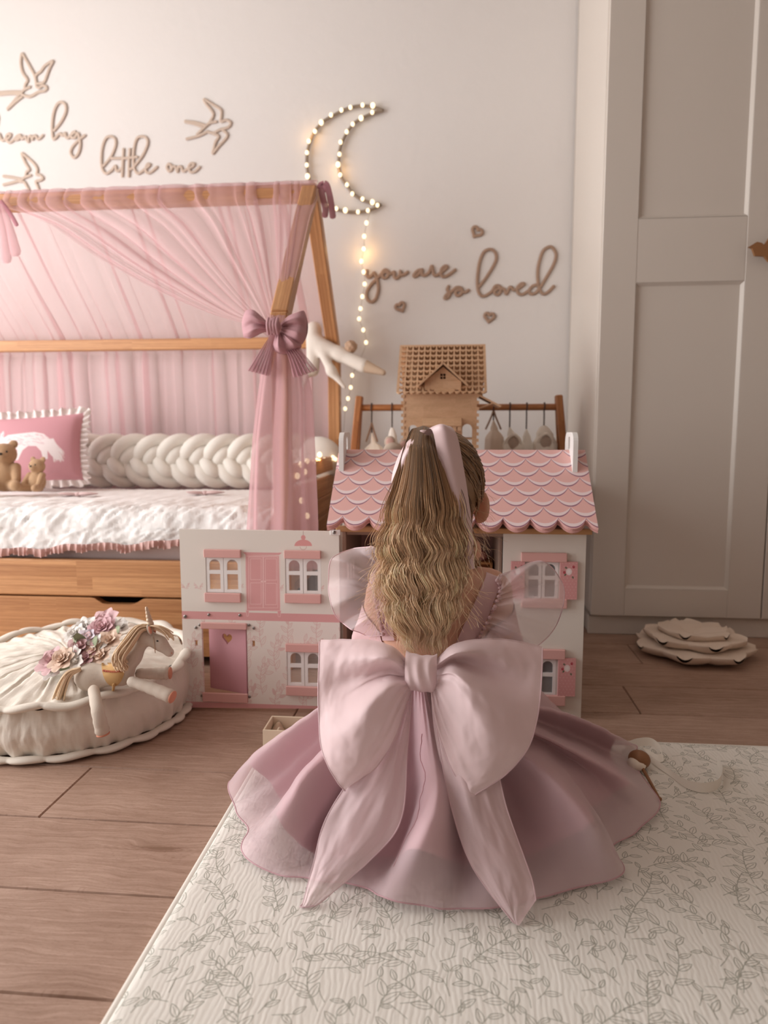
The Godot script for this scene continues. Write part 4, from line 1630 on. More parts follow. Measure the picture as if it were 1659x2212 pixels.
func build_dollhouse() -> void:
	pale_paint = mat("house_cream", rgb(226, 219, 210), 0.5)
	blush = mat("house_blush", rgb(222, 172, 166), 0.55)
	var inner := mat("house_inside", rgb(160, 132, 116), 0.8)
	var wood := mat("house_ply_edge", rgb(196, 150, 104), 0.6)
	var x0 := atz(385, 1143, HF).x + 0.002
	var xh := -0.252
	var xw := 0.2985
	var xo := 0.116
	var top := 0.4295
	var zb := HZ - 0.29
	var t := thing("doll_house", "pink and cream wooden doll house with scalloped pink roof, left front opened flat", "doll house", Vector3(0.02, 0, -1.75))
	# carcass
	var mb := MB.new()
	mb.box(Vector3(xh + 0.005, top / 2, (HZ + zb) / 2), Vector3(0.01, top, HZ - zb), 0.001)
	put("left_wall", mb, inner, t)
	mb = MB.new()
	mb.box(Vector3(xw - 0.005, top / 2, (HZ + zb) / 2), Vector3(0.01, top, HZ - zb), 0.001)
	put("right_wall", mb, pale_paint, t)
	mb = MB.new()
	mb.box(Vector3((xh + xw) / 2, top / 2 + 0.004, zb + 0.004), Vector3(xw - xh - 0.02, top - 0.008, 0.008))
	put("back_wall", mb, mat("house_paper", rgb(176, 140, 132), 0.9), t)
	for y: float in [0.006, 0.222, 0.423]:
		mb = MB.new()
		mb.box(Vector3((xh + xw) / 2, y, (HZ + zb) / 2 + 0.004), Vector3(xw - xh - 0.021, 0.01, HZ - zb - 0.012), 0.001)
		put("storey_floor", mb, inner, t)
	mb = MB.new()
	mb.box(Vector3((xh + xw) / 2, 0.434, HZ + 0.012), Vector3(xw - xh + 0.02, 0.012, 0.02), 0.001)
	put("eave_rail", mb, wood, t)
	mb = MB.new()
	mb.box(Vector3(xo - 0.004, top / 2, (HZ + zb) / 2), Vector3(0.008, top - 0.012, HZ - zb - 0.03), 0.001)
	put("partition", mb, inner, t)
	# gables close the roof space
	for gx: float in [xh, xw - 0.008]:
		mb = MB.new()
		mb.xf = Transform3D(Basis(Vector3(0, 0, 1), Vector3.UP, Vector3(-1, 0, 0)), Vector3(gx + 0.008, 0, 0))
		mb.slab(PackedVector2Array([Vector2(HZ, 0.43), Vector2(-1.765, 0.585), Vector2(zb, 0.43)]), [], 0.008)
		put("gable", mb, pale_paint, t)
	# roof: two boards, each cut in scallops at the eave, the scales printed on
	var rx0 := -0.277
	var rw := 0.591
	var ridge := Vector3(rx0, 0.604, -1.765)
	var eave := Vector3(rx0, 0.4395, -1.577)
	var slope := (ridge - eave).length()
	var rim := roof_print(1600, int(1600 * slope / rw), rw, slope)
	var scale_m := mat("roof_scales", Color.WHITE, 0.45, {"albedo_texture": tex(rim)})
	for side in 2:
		var yv := (ridge - eave).normalized()
		var o := eave
		var xv := Vector3.RIGHT
		if side == 1:
			yv.z = -yv.z
			o = Vector3(rx0 + rw, eave.y, 2 * ridge.z - eave.z)
			xv = Vector3.LEFT
		var out := PackedVector2Array([Vector2(rw, slope), Vector2(0, slope)])
		for k in 121:
			var x := rw * k / 120.0
			var u := x / 0.0595 - 0.55
			u -= floorf(u)
			var e := 2 * u - 1
			out.append(Vector2(x, 0.0305 - 0.0295 * pow(maxf(1 - e * e, 0), 0.78)))
		var roof := Node3D.new()
		roof.name = "roof" if side == 0 else "roof_001"
		t.add_child(roof)
		mb = MB.new()
		mb.xf = Transform3D(Basis(xv, yv, xv.cross(yv)), o)
		mb.slab(out, [], 0.008, Rect2(0, 0, rw, slope))
		put("roof_board", mb, scale_m, roof)
		mb = MB.new()
		mb.xf = Transform3D(Basis(xv, yv, xv.cross(yv)), o - xv.cross(yv) * 0.0045)
		var rim_out := PackedVector2Array()
		for p in out: rim_out.append(Vector2(p.x, p.y - 0.0028) if p.y < 0.1 else p)
		mb.slab(rim_out, [], 0.004)
		put("roof_backing", mb, blush, roof)
	# the two white uprights that stand across the ridge
	for hx: float in [atz(736, 990, -1.70).x, atz(1243, 990, -1.70).x]:
		mb = MB.new()
		var out := PackedVector2Array()
		var zc := -1.765
		out.append(Vector2(zc + 0.062, 0.548))
		for k in 7: out.append(Vector2(zc + 0.062 - 0.025 + 0.025 * cos(PI / 2 * k / 6.0), 0.652 - 0.025 + 0.025 * sin(PI / 2 * k / 6.0)))
		for k in 7: out.append(Vector2(zc - 0.062 + 0.025 - 0.025 * sin(PI / 2 * k / 6.0), 0.652 - 0.025 + 0.025 * cos(PI / 2 * k / 6.0)))
		out.append(Vector2(zc - 0.062, 0.548))
		out.append(Vector2(zc, 0.603))
		var slot := PackedVector2Array()
		for k in 9: slot.append(Vector2(zc + 0.012 * cos(TAU * k / 16.0), 0.636 + 0.006 * sin(TAU * k / 16.0)))
		for k in 9: slot.append(Vector2(zc - 0.012 * cos(TAU * k / 16.0), 0.616 - 0.006 * sin(TAU * k / 16.0)))
		mb.xf = Transform3D(Basis(Vector3(0, 0, 1), Vector3.UP, Vector3(-1, 0, 0)), Vector3(hx + 0.006, 0, 0))
		mb.slab(out, [slot], 0.011)
		put("ridge_handle", mb, mat("casement_white", rgb(238, 236, 234), 0.45), t)
	# fixed right front with two shuttered windows
	var front := Node3D.new()
	front.name = "right_front"
	t.add_child(front)
	var up := wr(1133, 1211, 1206, 1294, HZ)
	var low := wr(1125, 1420, 1201, 1500, HZ)
	mb = MB.new()
	mb.xf = Transform3D(Basis(), Vector3(0, 0, HZ))
	mb.slab(PackedVector2Array([Vector2(xo, 0.0), Vector2(xw, 0.0), Vector2(xw, top), Vector2(xo, top)]), [rect_poly(up), rect_poly(low)], 0.008)
	put("panel", mb, pale_paint, front)
	var sh := mat("shutter_dots", Color.WHITE, 0.55, {"albedo_texture": tex(shutter_print())})
	var zo := HZ + 0.008
	for k in 2:
		var hole: Rect2 = [up, low][k]
		var dy: float = [0.0, 208.0][k]
		var dx: float = [0.0, -4.0][k]
		var win := Node3D.new()
		win.name = "window_unit" if k == 0 else "window_unit_001"
		t.add_child(win)
		casement(win, hole, HZ + 0.002)
		bar(win, "lintel", wr(1125 + dx, 1194 + dy, 1224 + dx, 1212 + dy, zo), zo, 0.010, blush)
		bar(win, "sill", wr(1125 + dx, 1293 + dy, 1224 + dx, 1311 + dy, zo), zo, 0.010, blush)
		for r: Rect2 in [wr(1102 + dx, 1212 + dy, 1133 + dx, 1292 + dy, zo), wr(1207 + dx, 1213 + dy, 1247 + dx, 1293 + dy, zo)]:
			mb = MB.new()
			mb.xf = Transform3D(Basis(Vector3.UP, 0.05), Vector3(r.position.x, r.position.y, zo + 0.003))
			mb.slab(rect_poly(Rect2(Vector2.ZERO, r.size)), [], 0.006, Rect2(Vector2.ZERO, r.size))
			put("shutter", mb, sh, win)
	# the open front
	var x1 := -0.254
	var open := Node3D.new()
	open.name = "open_front"
	t.add_child(open)
	var wa := wr(446, 1203, 520, 1280, HF)
	var wb := wr(617, 1205, 693, 1283, HF)
	var wc := wr(620.5, 1406, 695, 1482, HF)
	var dh := wr(440, 1356, 533, 1498, HF)
	var holes := [rect_poly(wa), rect_poly(wb), rect_poly(wc), rect_poly(dh), rect_poly(wr(421, 1383, 426.5, 1395, HF)), rect_poly(wr(545, 1384, 550.5, 1397, HF))]
	mb = MB.new()
	mb.xf = Transform3D(Basis(), Vector3(0, 0, HF - 0.008))
	mb.slab(PackedVector2Array([Vector2(x0, 0.002), Vector2(x1, 0.012), Vector2(x1, 0.4295), Vector2(x0, 0.4305)]), holes, 0.008, Rect2(x0, 0, x1 - x0, 0.4305))
	put("printed_panel", mb, mat("panel_print", Color.WHITE, 0.5, {"albedo_texture": tex(panel_print(x0, x1, 0.4305))}), open)
	var bars := [[442, 1187, 521, 1203, 444, 1281, 521, 1299], [615, 1189, 693.5, 1205.5, 616, 1283, 694, 1301], [618, 1391, 698, 1406, 619, 1483, 698, 1500]]
	for k in 3:
		var win := Node3D.new()
		win.name = "window_unit_%03d" % (k + 2)
		t.add_child(win)
		casement(win, [wa, wb, wc][k], HF - 0.006)
		var b: Array = bars[k]
		bar(win, "lintel", wr(b[0], b[1], b[2], b[3], HF), HF, 0.008, blush)
		bar(win, "sill", wr(b[4], b[5], b[6], b[7], HF), HF, 0.008, blush)
	bar(open, "door_lintel", wr(435, 1346, 533.5, 1357, HF), HF, 0.006, blush)
	bar(open, "door_sill", wr(439, 1498, 536, 1514, HF), HF, 0.006, blush)
	mb = MB.new()
	var ds := dh.size
	var heart := PackedVector2Array()
	for k in 24:
		var a := TAU * k / 24.0
		heart.append(Vector2(-ds.x * 0.5 + 0.00092 * 16.0 * pow(sin(a), 3), ds.y * 0.8 + 0.00092 * (13.0 * cos(a) - 5 * cos(2 * a) - 2 * cos(3 * a) - cos(4 * a))))
	mb.xf = Transform3D(Basis(Vector3.UP, -0.34), Vector3(dh.end.x - 0.001, dh.position.y, HF - 0.007))
	mb.slab(PackedVector2Array([Vector2(-ds.x + 0.001, 0.001), Vector2(-0.0005, 0.001), Vector2(-0.0005, ds.y - 0.001), Vector2(-ds.x + 0.001, ds.y - 0.001)]), [heart], 0.006)
	put("front_door", mb, mat("door_mauve", rgb(198, 144, 152), 0.55), open)
	for s: Array in [[400, 1332], [451, 1328], [518, 1329], [423, 1356], [431.5, 1350], [538, 1350.5], [548, 1357], [436, 1503], [539, 1505]]: screw(open, s[0], s[1], HF + 0.001, 0.0036 if s[0] != 400 else 0.0044)
	var hp := wr(713, 1144.5, 736, 1155.5, HF)
	bar(open, "hinge_plate", hp, HF, 0.003, mat("casement_white", rgb(238, 236, 234), 0.45))
	screw(open, 722, 1150, HF + 0.0035)
	for y: float in [0.335, 0.075]:
		mb = MB.new()
		for dx: float in [0.0, 0.006]: mb.tube(PackedVector3Array([Vector3(xh + 0.019 + dx, y - 0.02, HZ - 0.012), Vector3(xh + 0.019 + dx, y + 0.02, HZ - 0.012)]), PackedFloat32Array([0.0016]), 8)
		mb.box(Vector3(xh + 0.0125, y, HZ - 0.014), Vector3(0.006, 0.04, 0.02), 0.001)
		put("hinge", mb, mat("hinge_white", rgb(232, 230, 228), 0.4), t)
	# what stands inside
	build_house_furniture(xh, xo, xw, zb)

func build_house_furniture(xh: float, xo: float, xw: float, zb: float) -> void:
	var oak := mat("toy_oak", rgb(196, 142, 88), 0.55)
	var c := Vector3(0.074, 0.228, -1.83)
	var t := thing("toy_dresser", "small toy kitchen cabinet of pale wood inside the doll house, upper storey", "toy furniture", c)
	var mb := MB.new()
	mb.box(c + Vector3(0, 0.05, -0.034), Vector3(0.055, 0.1, 0.006), 0.001)
	for x: float in [-0.026, 0.026]: mb.box(c + Vector3(x, 0.05, 0), Vector3(0.005, 0.1, 0.07), 0.001)
	for y: float in [0.003, 0.05, 0.098]: mb.box(c + Vector3(0, y, 0), Vector3(0.055, 0.006, 0.07), 0.001)
	put("body", mb, oak, t)
	mb = MB.new()
	mb.box(c + Vector3(0, 0.026, 0.033), Vector3(0.044, 0.034, 0.005), 0.002)
	put("oven_door", mb, mat("oven_black", rgb(38, 34, 34), 0.3), t)
	mb = MB.new()
	mb.lathe(PackedVector2Array([Vector2(0.001, 0.0), Vector2(0.016, 0.001), Vector2(0.018, 0.014), Vector2(0.012, 0.022), Vector2(0.001, 0.024)]), 18)
	var o := put("toy_bundle", mb, mat("toy_pink", rgb(206, 140, 140), 0.9))
	o.position = c + Vector3(0.0, 0.1012, 0.0)
	tag(o, "small round pink cloth bundle on the toy kitchen cabinet", "toy")
	mb = MB.new()
	mb.lathe(PackedVector2Array([Vector2(0.002, 0.006), Vector2(0.03, 0.004), Vector2(0.036, 0.0), Vector2(0.04, 0.012), Vector2(0.045, 0.045), Vector2(0.047, 0.047), Vector2(0.043, 0.045), Vector2(0.037, 0.014), Vector2(0.002, 0.011)]), 26, Vector2(1.0, 0.62))
	o = put("toy_bathtub", mb, mat("tub_white", rgb(236, 234, 232), 0.3))
	o.position = Vector3((xo + xw) / 2 + 0.02, 0.0112, -1.74)
	tag(o, "small white toy bathtub behind the doll house's lower right window", "toy furniture")
	c = Vector3(-0.16, 0.228, -1.80)
	t = thing("toy_bed", "small wooden toy bed with a dark pink cover in the doll house", "toy furniture", c)
	mb = MB.new()
	mb.box(c + Vector3(0, 0.02, 0), Vector3(0.10, 0.014, 0.16), 0.002)
	mb.box(c + Vector3(0, 0.035, -0.082), Vector3(0.10, 0.07, 0.008), 0.002)
	mb.box(c + Vector3(0, 0.022, 0.082), Vector3(0.10, 0.044, 0.008), 0.002)
	put("frame", mb, oak, t)
	mb = MB.new()
	mb.box(c + Vector3(0, 0.034, 0.0), Vector3(0.094, 0.016, 0.154), 0.006)
	put("cover", mb, mat("toy_cover", rgb(170, 90, 96), 0.9), t)

# ================================================================ the play mat
const MAT_Y := 0.013

func build_rug() -> void:
	var size := 1536
	var tile := 0.66
	var pen := Pen.new(size, size, rgb(236, 232, 224))
	var r := RandomNumberGenerator.new()
	r.seed = 19
	var col := rgb(172, 171, 160)
	var k := size / tile
	# curving sprigs; a leaf is left out where another lies already, and gaps get small shoots
	var used := {}
	var cell := 0.0120 * k
	var cells := int(size / cell)
	var room_for := func(p: Vector2, gap: float) -> bool:
		var cx := int(floorf(p.x / size * cells))
		var cy := int(floorf(p.y / size * cells))
		for dy in range(-2, 3):
			for dx in range(-2, 3):
				for o: Vector2 in used.get(Vector2i(posmod(cx + dx, cells), posmod(cy + dy, cells)), []):
					var d := (o - p).abs()
					d = Vector2(minf(d.x, size - d.x), minf(d.y, size - d.y))
					if d.length() < gap: return false
		return true
	var take := func(p: Vector2) -> void:
		var q := Vector2(fposmod(p.x, size), fposmod(p.y, size))
		var key := Vector2i(mini(int(q.x / size * cells), cells - 1), mini(int(q.y / size * cells), cells - 1))
		if not used.has(key): used[key] = []
		used[key].append(q)
	var shoot := func(at: Vector2, ang: float, steps: int, bend: float, leaf: float) -> void:
		var p := at
		var a := ang
		var path := PackedVector2Array([p])
		for i in steps:
			a += bend / steps
			p += Vector2(cos(a), sin(a)) * 0.0115 * k
			path.append(p)
			var side := 1.0 if i % 2 == 0 else -1.0
			var la := a + side * r.randf_range(0.55, 0.95)
			var ls: float = leaf * k * r.randf_range(0.8, 1.1) * (1.0 - 0.3 * i / steps)
			var c := p + Vector2(cos(la), sin(la)) * ls * 0.55
			c = Vector2(fposmod(c.x, size), fposmod(c.y, size))
			if room_for.call(c, 0.0098 * k):
				draw_leaf(pen, p, la, ls, ls * 0.20, 1.3, col, false, true)
				take.call(c)
		pen.line(path, 1.25, col, true)
	for j in 9:
		for i in 9:
			shoot.call(Vector2((i + 0.5 * (j % 2)) * size / 9.0 + r.randf_range(-30, 30), j * size / 9.0 + r.randf_range(-30, 30)), -PI / 2 + r.randf_range(-1.0, 1.0), 7, r.randf_range(-1.1, 1.1), 0.0275)
	for i in 1400:
		var at := Vector2(r.randf() * size, r.randf() * size)
		if room_for.call(at, 0.0128 * k):
			shoot.call(at, -PI / 2 + r.randf_range(-1.5, 1.5), 2, r.randf_range(-0.5, 0.5), 0.020)
			take.call(at)
	# quilted ribs, short and a little crooked
	var f := FastNoiseLite.new()
	f.seed = 23
	f.frequency = 0.06
	f.fractal_octaves = 3
	var a1 := f.get_seamless_image(1024, 128)
	a1.convert(Image.FORMAT_RGBA8)
	a1.resize(1024, 512, Image.INTERPOLATE_CUBIC)
	var d1 := a1.get_data()
	f.seed = 29
	f.frequency = 0.02
	var a2 := f.get_seamless_image(512, 512)
	a2.convert(Image.FORMAT_RGBA8)
	a2.resize(1024, 512, Image.INTERPOLATE_CUBIC)
	var d2 := a2.get_data()
	var hb := PackedByteArray()
	hb.resize(1024 * 512)
	for y in 512:
		for x in 1024:
			var q := (y * 1024 + x) * 4
			var rib := 0.5 + 0.5 * sin(TAU * x / (1024.0 / 92.0) + (d2[q] / 255.0 - 0.5) * 9.0)
			hb[y * 1024 + x] = int(clampf((70.0 + 0.35 * d1[q]) * pow(rib, 0.6) + d1[q] * 0.55, 0, 255))
	var relief := Image.create_from_data(1024, 512, false, Image.FORMAT_L8, hb)
	relief.resize(1536, 1024)
	var m := mat("play_mat_print", Color.WHITE, 0.62, {"albedo_texture": tex(pen.im), "heightmap_enabled": true, "heightmap_texture": tex(relief), "heightmap_scale": 0.05, "metallic_specular": 0.35})
	var t := thing("play_mat", "large padded white play mat with fine grey leaf print under the girl", "play mat", Vector3(0.3, 0, -0.8))
	var x0 := -0.382
	var x1 := 1.25
	var z0 := -1.497
	var z1 := -0.15
	var ring := func(inset: float, y: float) -> PackedVector3Array:
		var out := PackedVector3Array()
		var rr := maxf(0.03 - inset, 0.004)
		for q in 4:
			var c: Vector2 = [Vector2(x1 - inset - rr, z1 - inset - rr), Vector2(x1 - inset - rr, z0 + inset + rr), Vector2(x0 + inset + rr, z0 + inset + rr), Vector2(x0 + inset + rr, z1 - inset - rr)][q]
			for s in 7:
				var a := -PI / 2 + PI / 2 * (s / 6.0) + q * PI / 2
				out.append(Vector3(c.x + rr * cos(a), y, c.y - rr * sin(a)))
		return out
	var mb := MB.new()
	mb.grid([ring.call(0.004, 0.0), ring.call(0.0, 0.003), ring.call(0.0, 0.006), ring.call(0.002, 0.0085), ring.call(0.006, 0.0095), ring.call(0.009, 0.0085)], true)
	put("edge_piping", mb, mat("mat_piping", rgb(228, 222, 212), 0.6), t)
	mb = MB.new()
	var rows := [ring.call(0.008, 0.0070), ring.call(0.009, 0.0085), ring.call(0.013, MAT_Y - 0.0015), ring.call(0.02, MAT_Y - 0.0004), ring.call(0.026, MAT_Y)]
	mb.grid(rows, true)
	for i in mb.v.size(): mb.uv[i] = Vector2(mb.v[i].x / tile, mb.v[i].z / tile)
	var top: PackedVector3Array = rows[4]
	for s in range(1, top.size() - 1):
		mb.tri(top[0], top[s], top[s + 1], Vector2(top[0].x, top[0].z) / tile, Vector2(top[s].x, top[s].z) / tile, Vector2(top[s + 1].x, top[s + 1].z) / tile)
	put("printed_top", mb, m, t)

# ================================================================ the round floor cushion, the toy unicorn and its flowers
const POUF := Vector3(-0.872, 0.0, -1.545)

func pouf_y(x: float, z: float) -> float:
	return 0.113 + 0.036 * clampf((-1.29 - z) / 0.5, 0.0, 1.0)

func build_pouf() -> void:
	var linen := mat("cream_linen", rgb(228, 219, 207), 0.92, cloth_bump("l", 0.2, 0.02, 9.0))
	var t := thing("floor_cushion", "round cream quilted floor cushion with piped edges beside the bed drawer", "floor cushion", POUF)
	var r0 := 0.247
	var f := FastNoiseLite.new()
	f.seed = 41
	f.frequency = 1.0
	var n := 300
	# top: shallow wedges between seams that run to the middle
	var rows := []
	for i in 26:
		var v := i / 25.0
		var row := PackedVector3Array()
		for j in n:
			var a := TAU * j / n
			var seam := absf(sin(a * 9.0 + 0.25 * sin(v * 6.0)))
			var rr := maxf(v, 0.004) * r0
			var x := POUF.x + rr * cos(a)
			var z := POUF.z - rr * sin(a)
			var y := pouf_y(x, z) + 0.026 * (1 - v * v) - 0.012 * exp(-v * v * 30.0)
			y -= (0.011 * exp(-pow(seam / 0.16, 2.0))) * sin(PI * clampf(v, 0.05, 0.97))
			y += 0.004 * f.get_noise_2d(cos(a) * v * 7.0, sin(a) * v * 7.0) + 0.003 * sin(a * 31.0 + 2.0 * sin(a * 5)) * v * v
			row.append(Vector3(x, y, z))
		rows.append(row)
	rows.reverse()
	var mb := MB.new()
	mb.grid(rows, true)
	put("quilted_top", mb, linen, t)
	mb = MB.new()
	rows = []
	for i in 20:
		var v := i / 19.0
		var row := PackedVector3Array()
		for j in n * 2:
			var a := TAU * j / (n * 2)
			var gather := sin(a * 46.0 + 3.0 * sin(a * 7.0)) * 0.5 + sin(a * 29.0 + 1.0) * 0.5
			var edge := exp(-pow(v / 0.22, 2.0)) + exp(-pow((1 - v) / 0.25, 2.0))
			var rr := r0 + 0.002 + 0.015 * sin(PI * v) + gather * 0.0055 * edge + 0.004 * f.get_noise_2d(cos(a) * 9.0, sin(a) * 9.0 + v * 2.0)
			var yt := pouf_y(POUF.x + rr * cos(a), POUF.z - rr * sin(a))
			row.append(Vector3(POUF.x + rr * cos(a), lerpf(0.014, yt - 0.004, v), POUF.z - rr * sin(a)))
		rows.append(row)
	mb.grid(rows, true)
	put("side", mb, linen, t)
	for k in 2:
		var path := PackedVector3Array()
		var rad := PackedFloat32Array()
		for j in n:
			var a := TAU * j / n
			var pucker := absf(sin(a * 13.0 + 1.4 * sin(a * 3.0)))
			var rr := r0 + (0.010 if k == 0 else 0.009) + 0.005 * pucker
			var x := POUF.x + rr * cos(a)
			var z := POUF.z - rr * sin(a)
			path.append(Vector3(x, pouf_y(x, z) + 0.004 + 0.004 * sin(a * 13.0) if k == 0 else 0.0105 + 0.0015 * sin(a * 17), z))
			rad.append((0.0085 if k == 0 else 0.0078) * (0.70 + 0.35 * pow(pucker, 0.5)))
		mb = MB.new()
		mb.tube(path, rad, 10, false, true, Vector2(0.85, 1.5), Vector3.UP)
		put("piped_edge", mb, linen, t)
	build_unicorn()
	build_flowers()

func build_unicorn() -> void:
	var knit := mat("unicorn_linen", rgb(206, 192, 178), 0.95, cloth_bump("u", 0.2, 0.015, 16.0))
	var zc := -1.36
	var c := atz(230, 1490, zc)
	var t := thing("toy_unicorn", "soft beige toy unicorn with horn, yarn mane and yellow saddle lying on floor cushion", "toy unicorn", c)
	var s := Soft.new()
	var px := 1.0 / 1125.0
	var p := func(x: float, y: float, z: float) -> Vector3: return atz(x, y, z)
	s.egg(p.call(192, 1463, zc - 0.01), Vector3(31, 29, 27) * px, 0.02)
	s.bone(p.call(200, 1462, zc - 0.01), p.call(262, 1456, zc - 0.01), 26 * px, 23 * px, 0.02)
	s.bone(p.call(262, 1452, zc - 0.01), p.call(285, 1418, zc - 0.005), 24 * px, 19 * px, 0.02)
	s.bone(p.call(285, 1418, zc - 0.005), p.call(312, 1378, zc), 19 * px, 15 * px, 0.015)
	s.bone(p.call(314, 1374, zc), p.call(345, 1389, zc), 17 * px, 14 * px, 0.012)
	s.bone(p.call(345, 1389, zc), p.call(366, 1409, zc), 14 * px, 10.5 * px, 0.012)
	var mb := MB.new()
	s.mesh_into(mb, 0.0032)
	put("body", mb, knit, t)
	var coral := mat("coral_felt", rgb(206, 140, 116), 0.95)
	for q: Array in [[[202, 1490, -1.325], [211, 1535, -1.272], [221, 1578, -1.268], [223, 1584, -1.268]], [[284, 1472, -1.345], [325, 1486, -1.335], [366, 1503, -1.325], [371, 1505, -1.325]], [[300, 1455, -1.385], [335, 1455, -1.40], [360, 1454, -1.405], [365, 1454, -1.405]], [[178, 1470, -1.40], [150, 1480, -1.43], [130, 1478, -1.45], [126, 1478, -1.45]]]:
		var path := []
		for e: Array in q.slice(0, 3): path.append(atz(e[0], e[1], e[2]))
		var cv := cr(path, 6)
		var rad := PackedFloat32Array()
		for i in cv.size(): rad.append(lerpf(12.0, 15.5, float(i) / cv.size()) * px * (1.0 + 0.05 * sin(i * 2.2)))
		mb = MB.new()
		mb.tube(cv, rad, 16)
		var leg := put("leg", mb, knit, t)
		mb = MB.new()
		var dir := (cv[cv.size() - 1] - cv[cv.size() - 3]).normalized()
		var bb := Basis(dir.cross(Vector3.UP if absf(dir.y) < 0.8 else Vector3.RIGHT).normalized(), dir, Vector3.ZERO)
		bb.z = bb.x.cross(bb.y)
		mb.ball(cv[cv.size() - 1] + dir * 8 * px, Vector3(14.5, 4.5, 14.5) * px, bb, 18, 8)
		put("sole", mb, coral, leg)
	# horn, wound with a groove
	mb = MB.new()
	var hb := atz(327, 1358, zc)
	var ht := atz(316, 1312, zc)
	var path := PackedVector3Array()
	var rad := PackedFloat32Array()
	for i in 41:
		var v := i / 40.0
		path.append(hb.lerp(ht, v))
		rad.append(lerpf(9.5, 3.0, v) * px * (1.0 - 0.14 * pow(absf(cos(v * PI * 6.0)), 6.0)))
	mb.tube(path, rad, 14)
	put("horn", mb, mat("horn_gold", rgb(206, 182, 158), 0.4, {"metallic": 0.25}), t)
	for q: Array in [[322, 1360, zc + 0.016, 0.0], [330, 1358, zc - 0.016, 0.3]]:
		mb = MB.new()
		mb.ball(atz(q[0], q[1], q[2]), Vector3(4.5, 12, 5.5) * px, Basis(Vector3.BACK, 0.25 + q[3]), 14, 9)
		var ear := put("ear", mb, knit, t)
		mb = MB.new()
		mb.ball(atz(q[0] + 2, q[1] + 1, q[2] + 0.003), Vector3(3.2, 9, 3.6) * px, Basis(Vector3.BACK, 0.25 + q[3]), 12, 8)
		put("ear_lining", mb, coral, ear)
	mb = MB.new()
	mb.ball(atz(340, 1385, zc + 0.0125), Vector3(3.2, 2.2, 2.0) * px, Basis(Vector3.BACK, -0.2), 10, 7)
	put("eye", mb, mat("bead_black", rgb(34, 26, 22), 0.25), t)
	mb = MB.new()
	mb.ball(atz(371, 1411, zc + 0.007), Vector3(1.5, 1.5, 1.2) * px, Basis(), 8, 6)
	put("nostril", mb, coral, t)
	mb = MB.new()
	var hal := PackedVector3Array()
	for k in 17:
		var a := TAU * k / 16.0
		hal.append(atz(331 + 2.5 * cos(a) + 2, 1391 + 19.0 * cos(a), zc + 0.0165 * sin(a)))
	mb.tube(hal, PackedFloat32Array([1.0 * px]), 6)
	put("halter", mb, mat("horn_gold", rgb(196, 164, 128), 0.35), t)
	# yarn
	var yarn := mat("cream_yarn", rgb(226, 198, 166), 0.95, {"rim_enabled": true, "rim": 0.3})
	var r := RandomNumberGenerator.new()
	r.seed = 8
	var locks := func(called: String, n: int, guide: Array, spread0: float, spread1: float, thick: float) -> void:
		var m2 := MB.new()
		for k in n:
			var a := Vector3(r.randf_range(-1, 1), r.randf_range(-1, 1), r.randf_range(-1, 1))
			var pts := []
			var len := r.randf_range(0.85, 1.06)
			for i in guide.size():
				var v := float(i) / (guide.size() - 1)
				var g := crt(guide, minf(v * len, 1.0))
				pts.append(g + a * lerpf(spread0, spread1, v) + Vector3(r.randf_range(-1, 1), r.randf_range(-1, 1), 0) * 0.0016 * v)
			m2.tube(cr(pts, 4), PackedFloat32Array([thick]), 5)
		put(called, m2, yarn, t)
	locks.call("mane", 60, [atz(316, 1355, zc + 0.006), atz(298, 1360, zc + 0.018), atz(276, 1390, zc + 0.026), atz(256, 1420, zc + 0.028), atz(262, 1442, zc + 0.03)], 0.006, 0.012, 0.0015)
	locks.call("forelock", 20, [atz(326, 1356, zc + 0.006), atz(342, 1358, zc + 0.01), atz(358, 1366, zc + 0.008), atz(369, 1378, zc + 0.006)], 0.004, 0.006, 0.0014)
	locks.call("tail", 44, [atz(172, 1446, zc + 0.012), atz(150, 1456, zc + 0.02), atz(136, 1484, zc + 0.024), atz(124, 1524, zc + 0.022)], 0.003, 0.011, 0.0015)
	# crochet saddle laid on the flank
	var sad := mat("mustard_crochet", rgb(206, 164, 110), 0.95, cloth_bump("c", 0.2, 0.06, 40.0))
	mb = MB.new()
	var rows := []
	for i in 15:
		var v := i / 14.0
		var row := PackedVector3Array()
		for j in 15:
			var u := j / 14.0 * 2 - 1
			var hw := 26.0 * sqrt(maxf(1.0 - pow(v, 2.2), 0.02))
			var d := ray(245 + u * hw, 1429 + v * 54)
			var q := EYE + d * 1.15
			for k in 30:
				var dist := s.at(q)
				if dist < 0.0018 or q.z < -1.6: break
				q += d.normalized() * maxf(dist * 0.8, 0.0008)
			row.append(q)
		rows.append(row)
	mb.grid(rows, false, false, true)
	var saddle := put("saddle", mb, sad, t)
	mb = MB.new()
	var zig := PackedVector3Array()
	for j in 33:
		var u := j / 32.0 * 2 - 1
		var d := ray(245 + u * 23.0, 1448.0 + (2.0 if j % 2 == 0 else -2.0) + 3.0 * (1 - u * u))
		var q := EYE + d * 1.15
		for k in 30:
			var dist := s.at(q)
			if dist < 0.0026 or q.z < -1.6: break
			q += d.normalized() * maxf(dist * 0.8, 0.0008)
		zig.append(q)
	mb.tube(zig, PackedFloat32Array([0.0009]), 5)
	put("stitching", mb, mat("coral_thread", rgb(204, 104, 88), 0.9), saddle)
	mb = MB.new()
	mb.tube(PackedVector3Array([atz(246, 1478, zc + 0.0145), atz(245, 1488, zc + 0.008), atz(244, 1492, zc - 0.005)]), PackedFloat32Array([0.0028]), 8)
	put("girth", mb, sad, saddle)

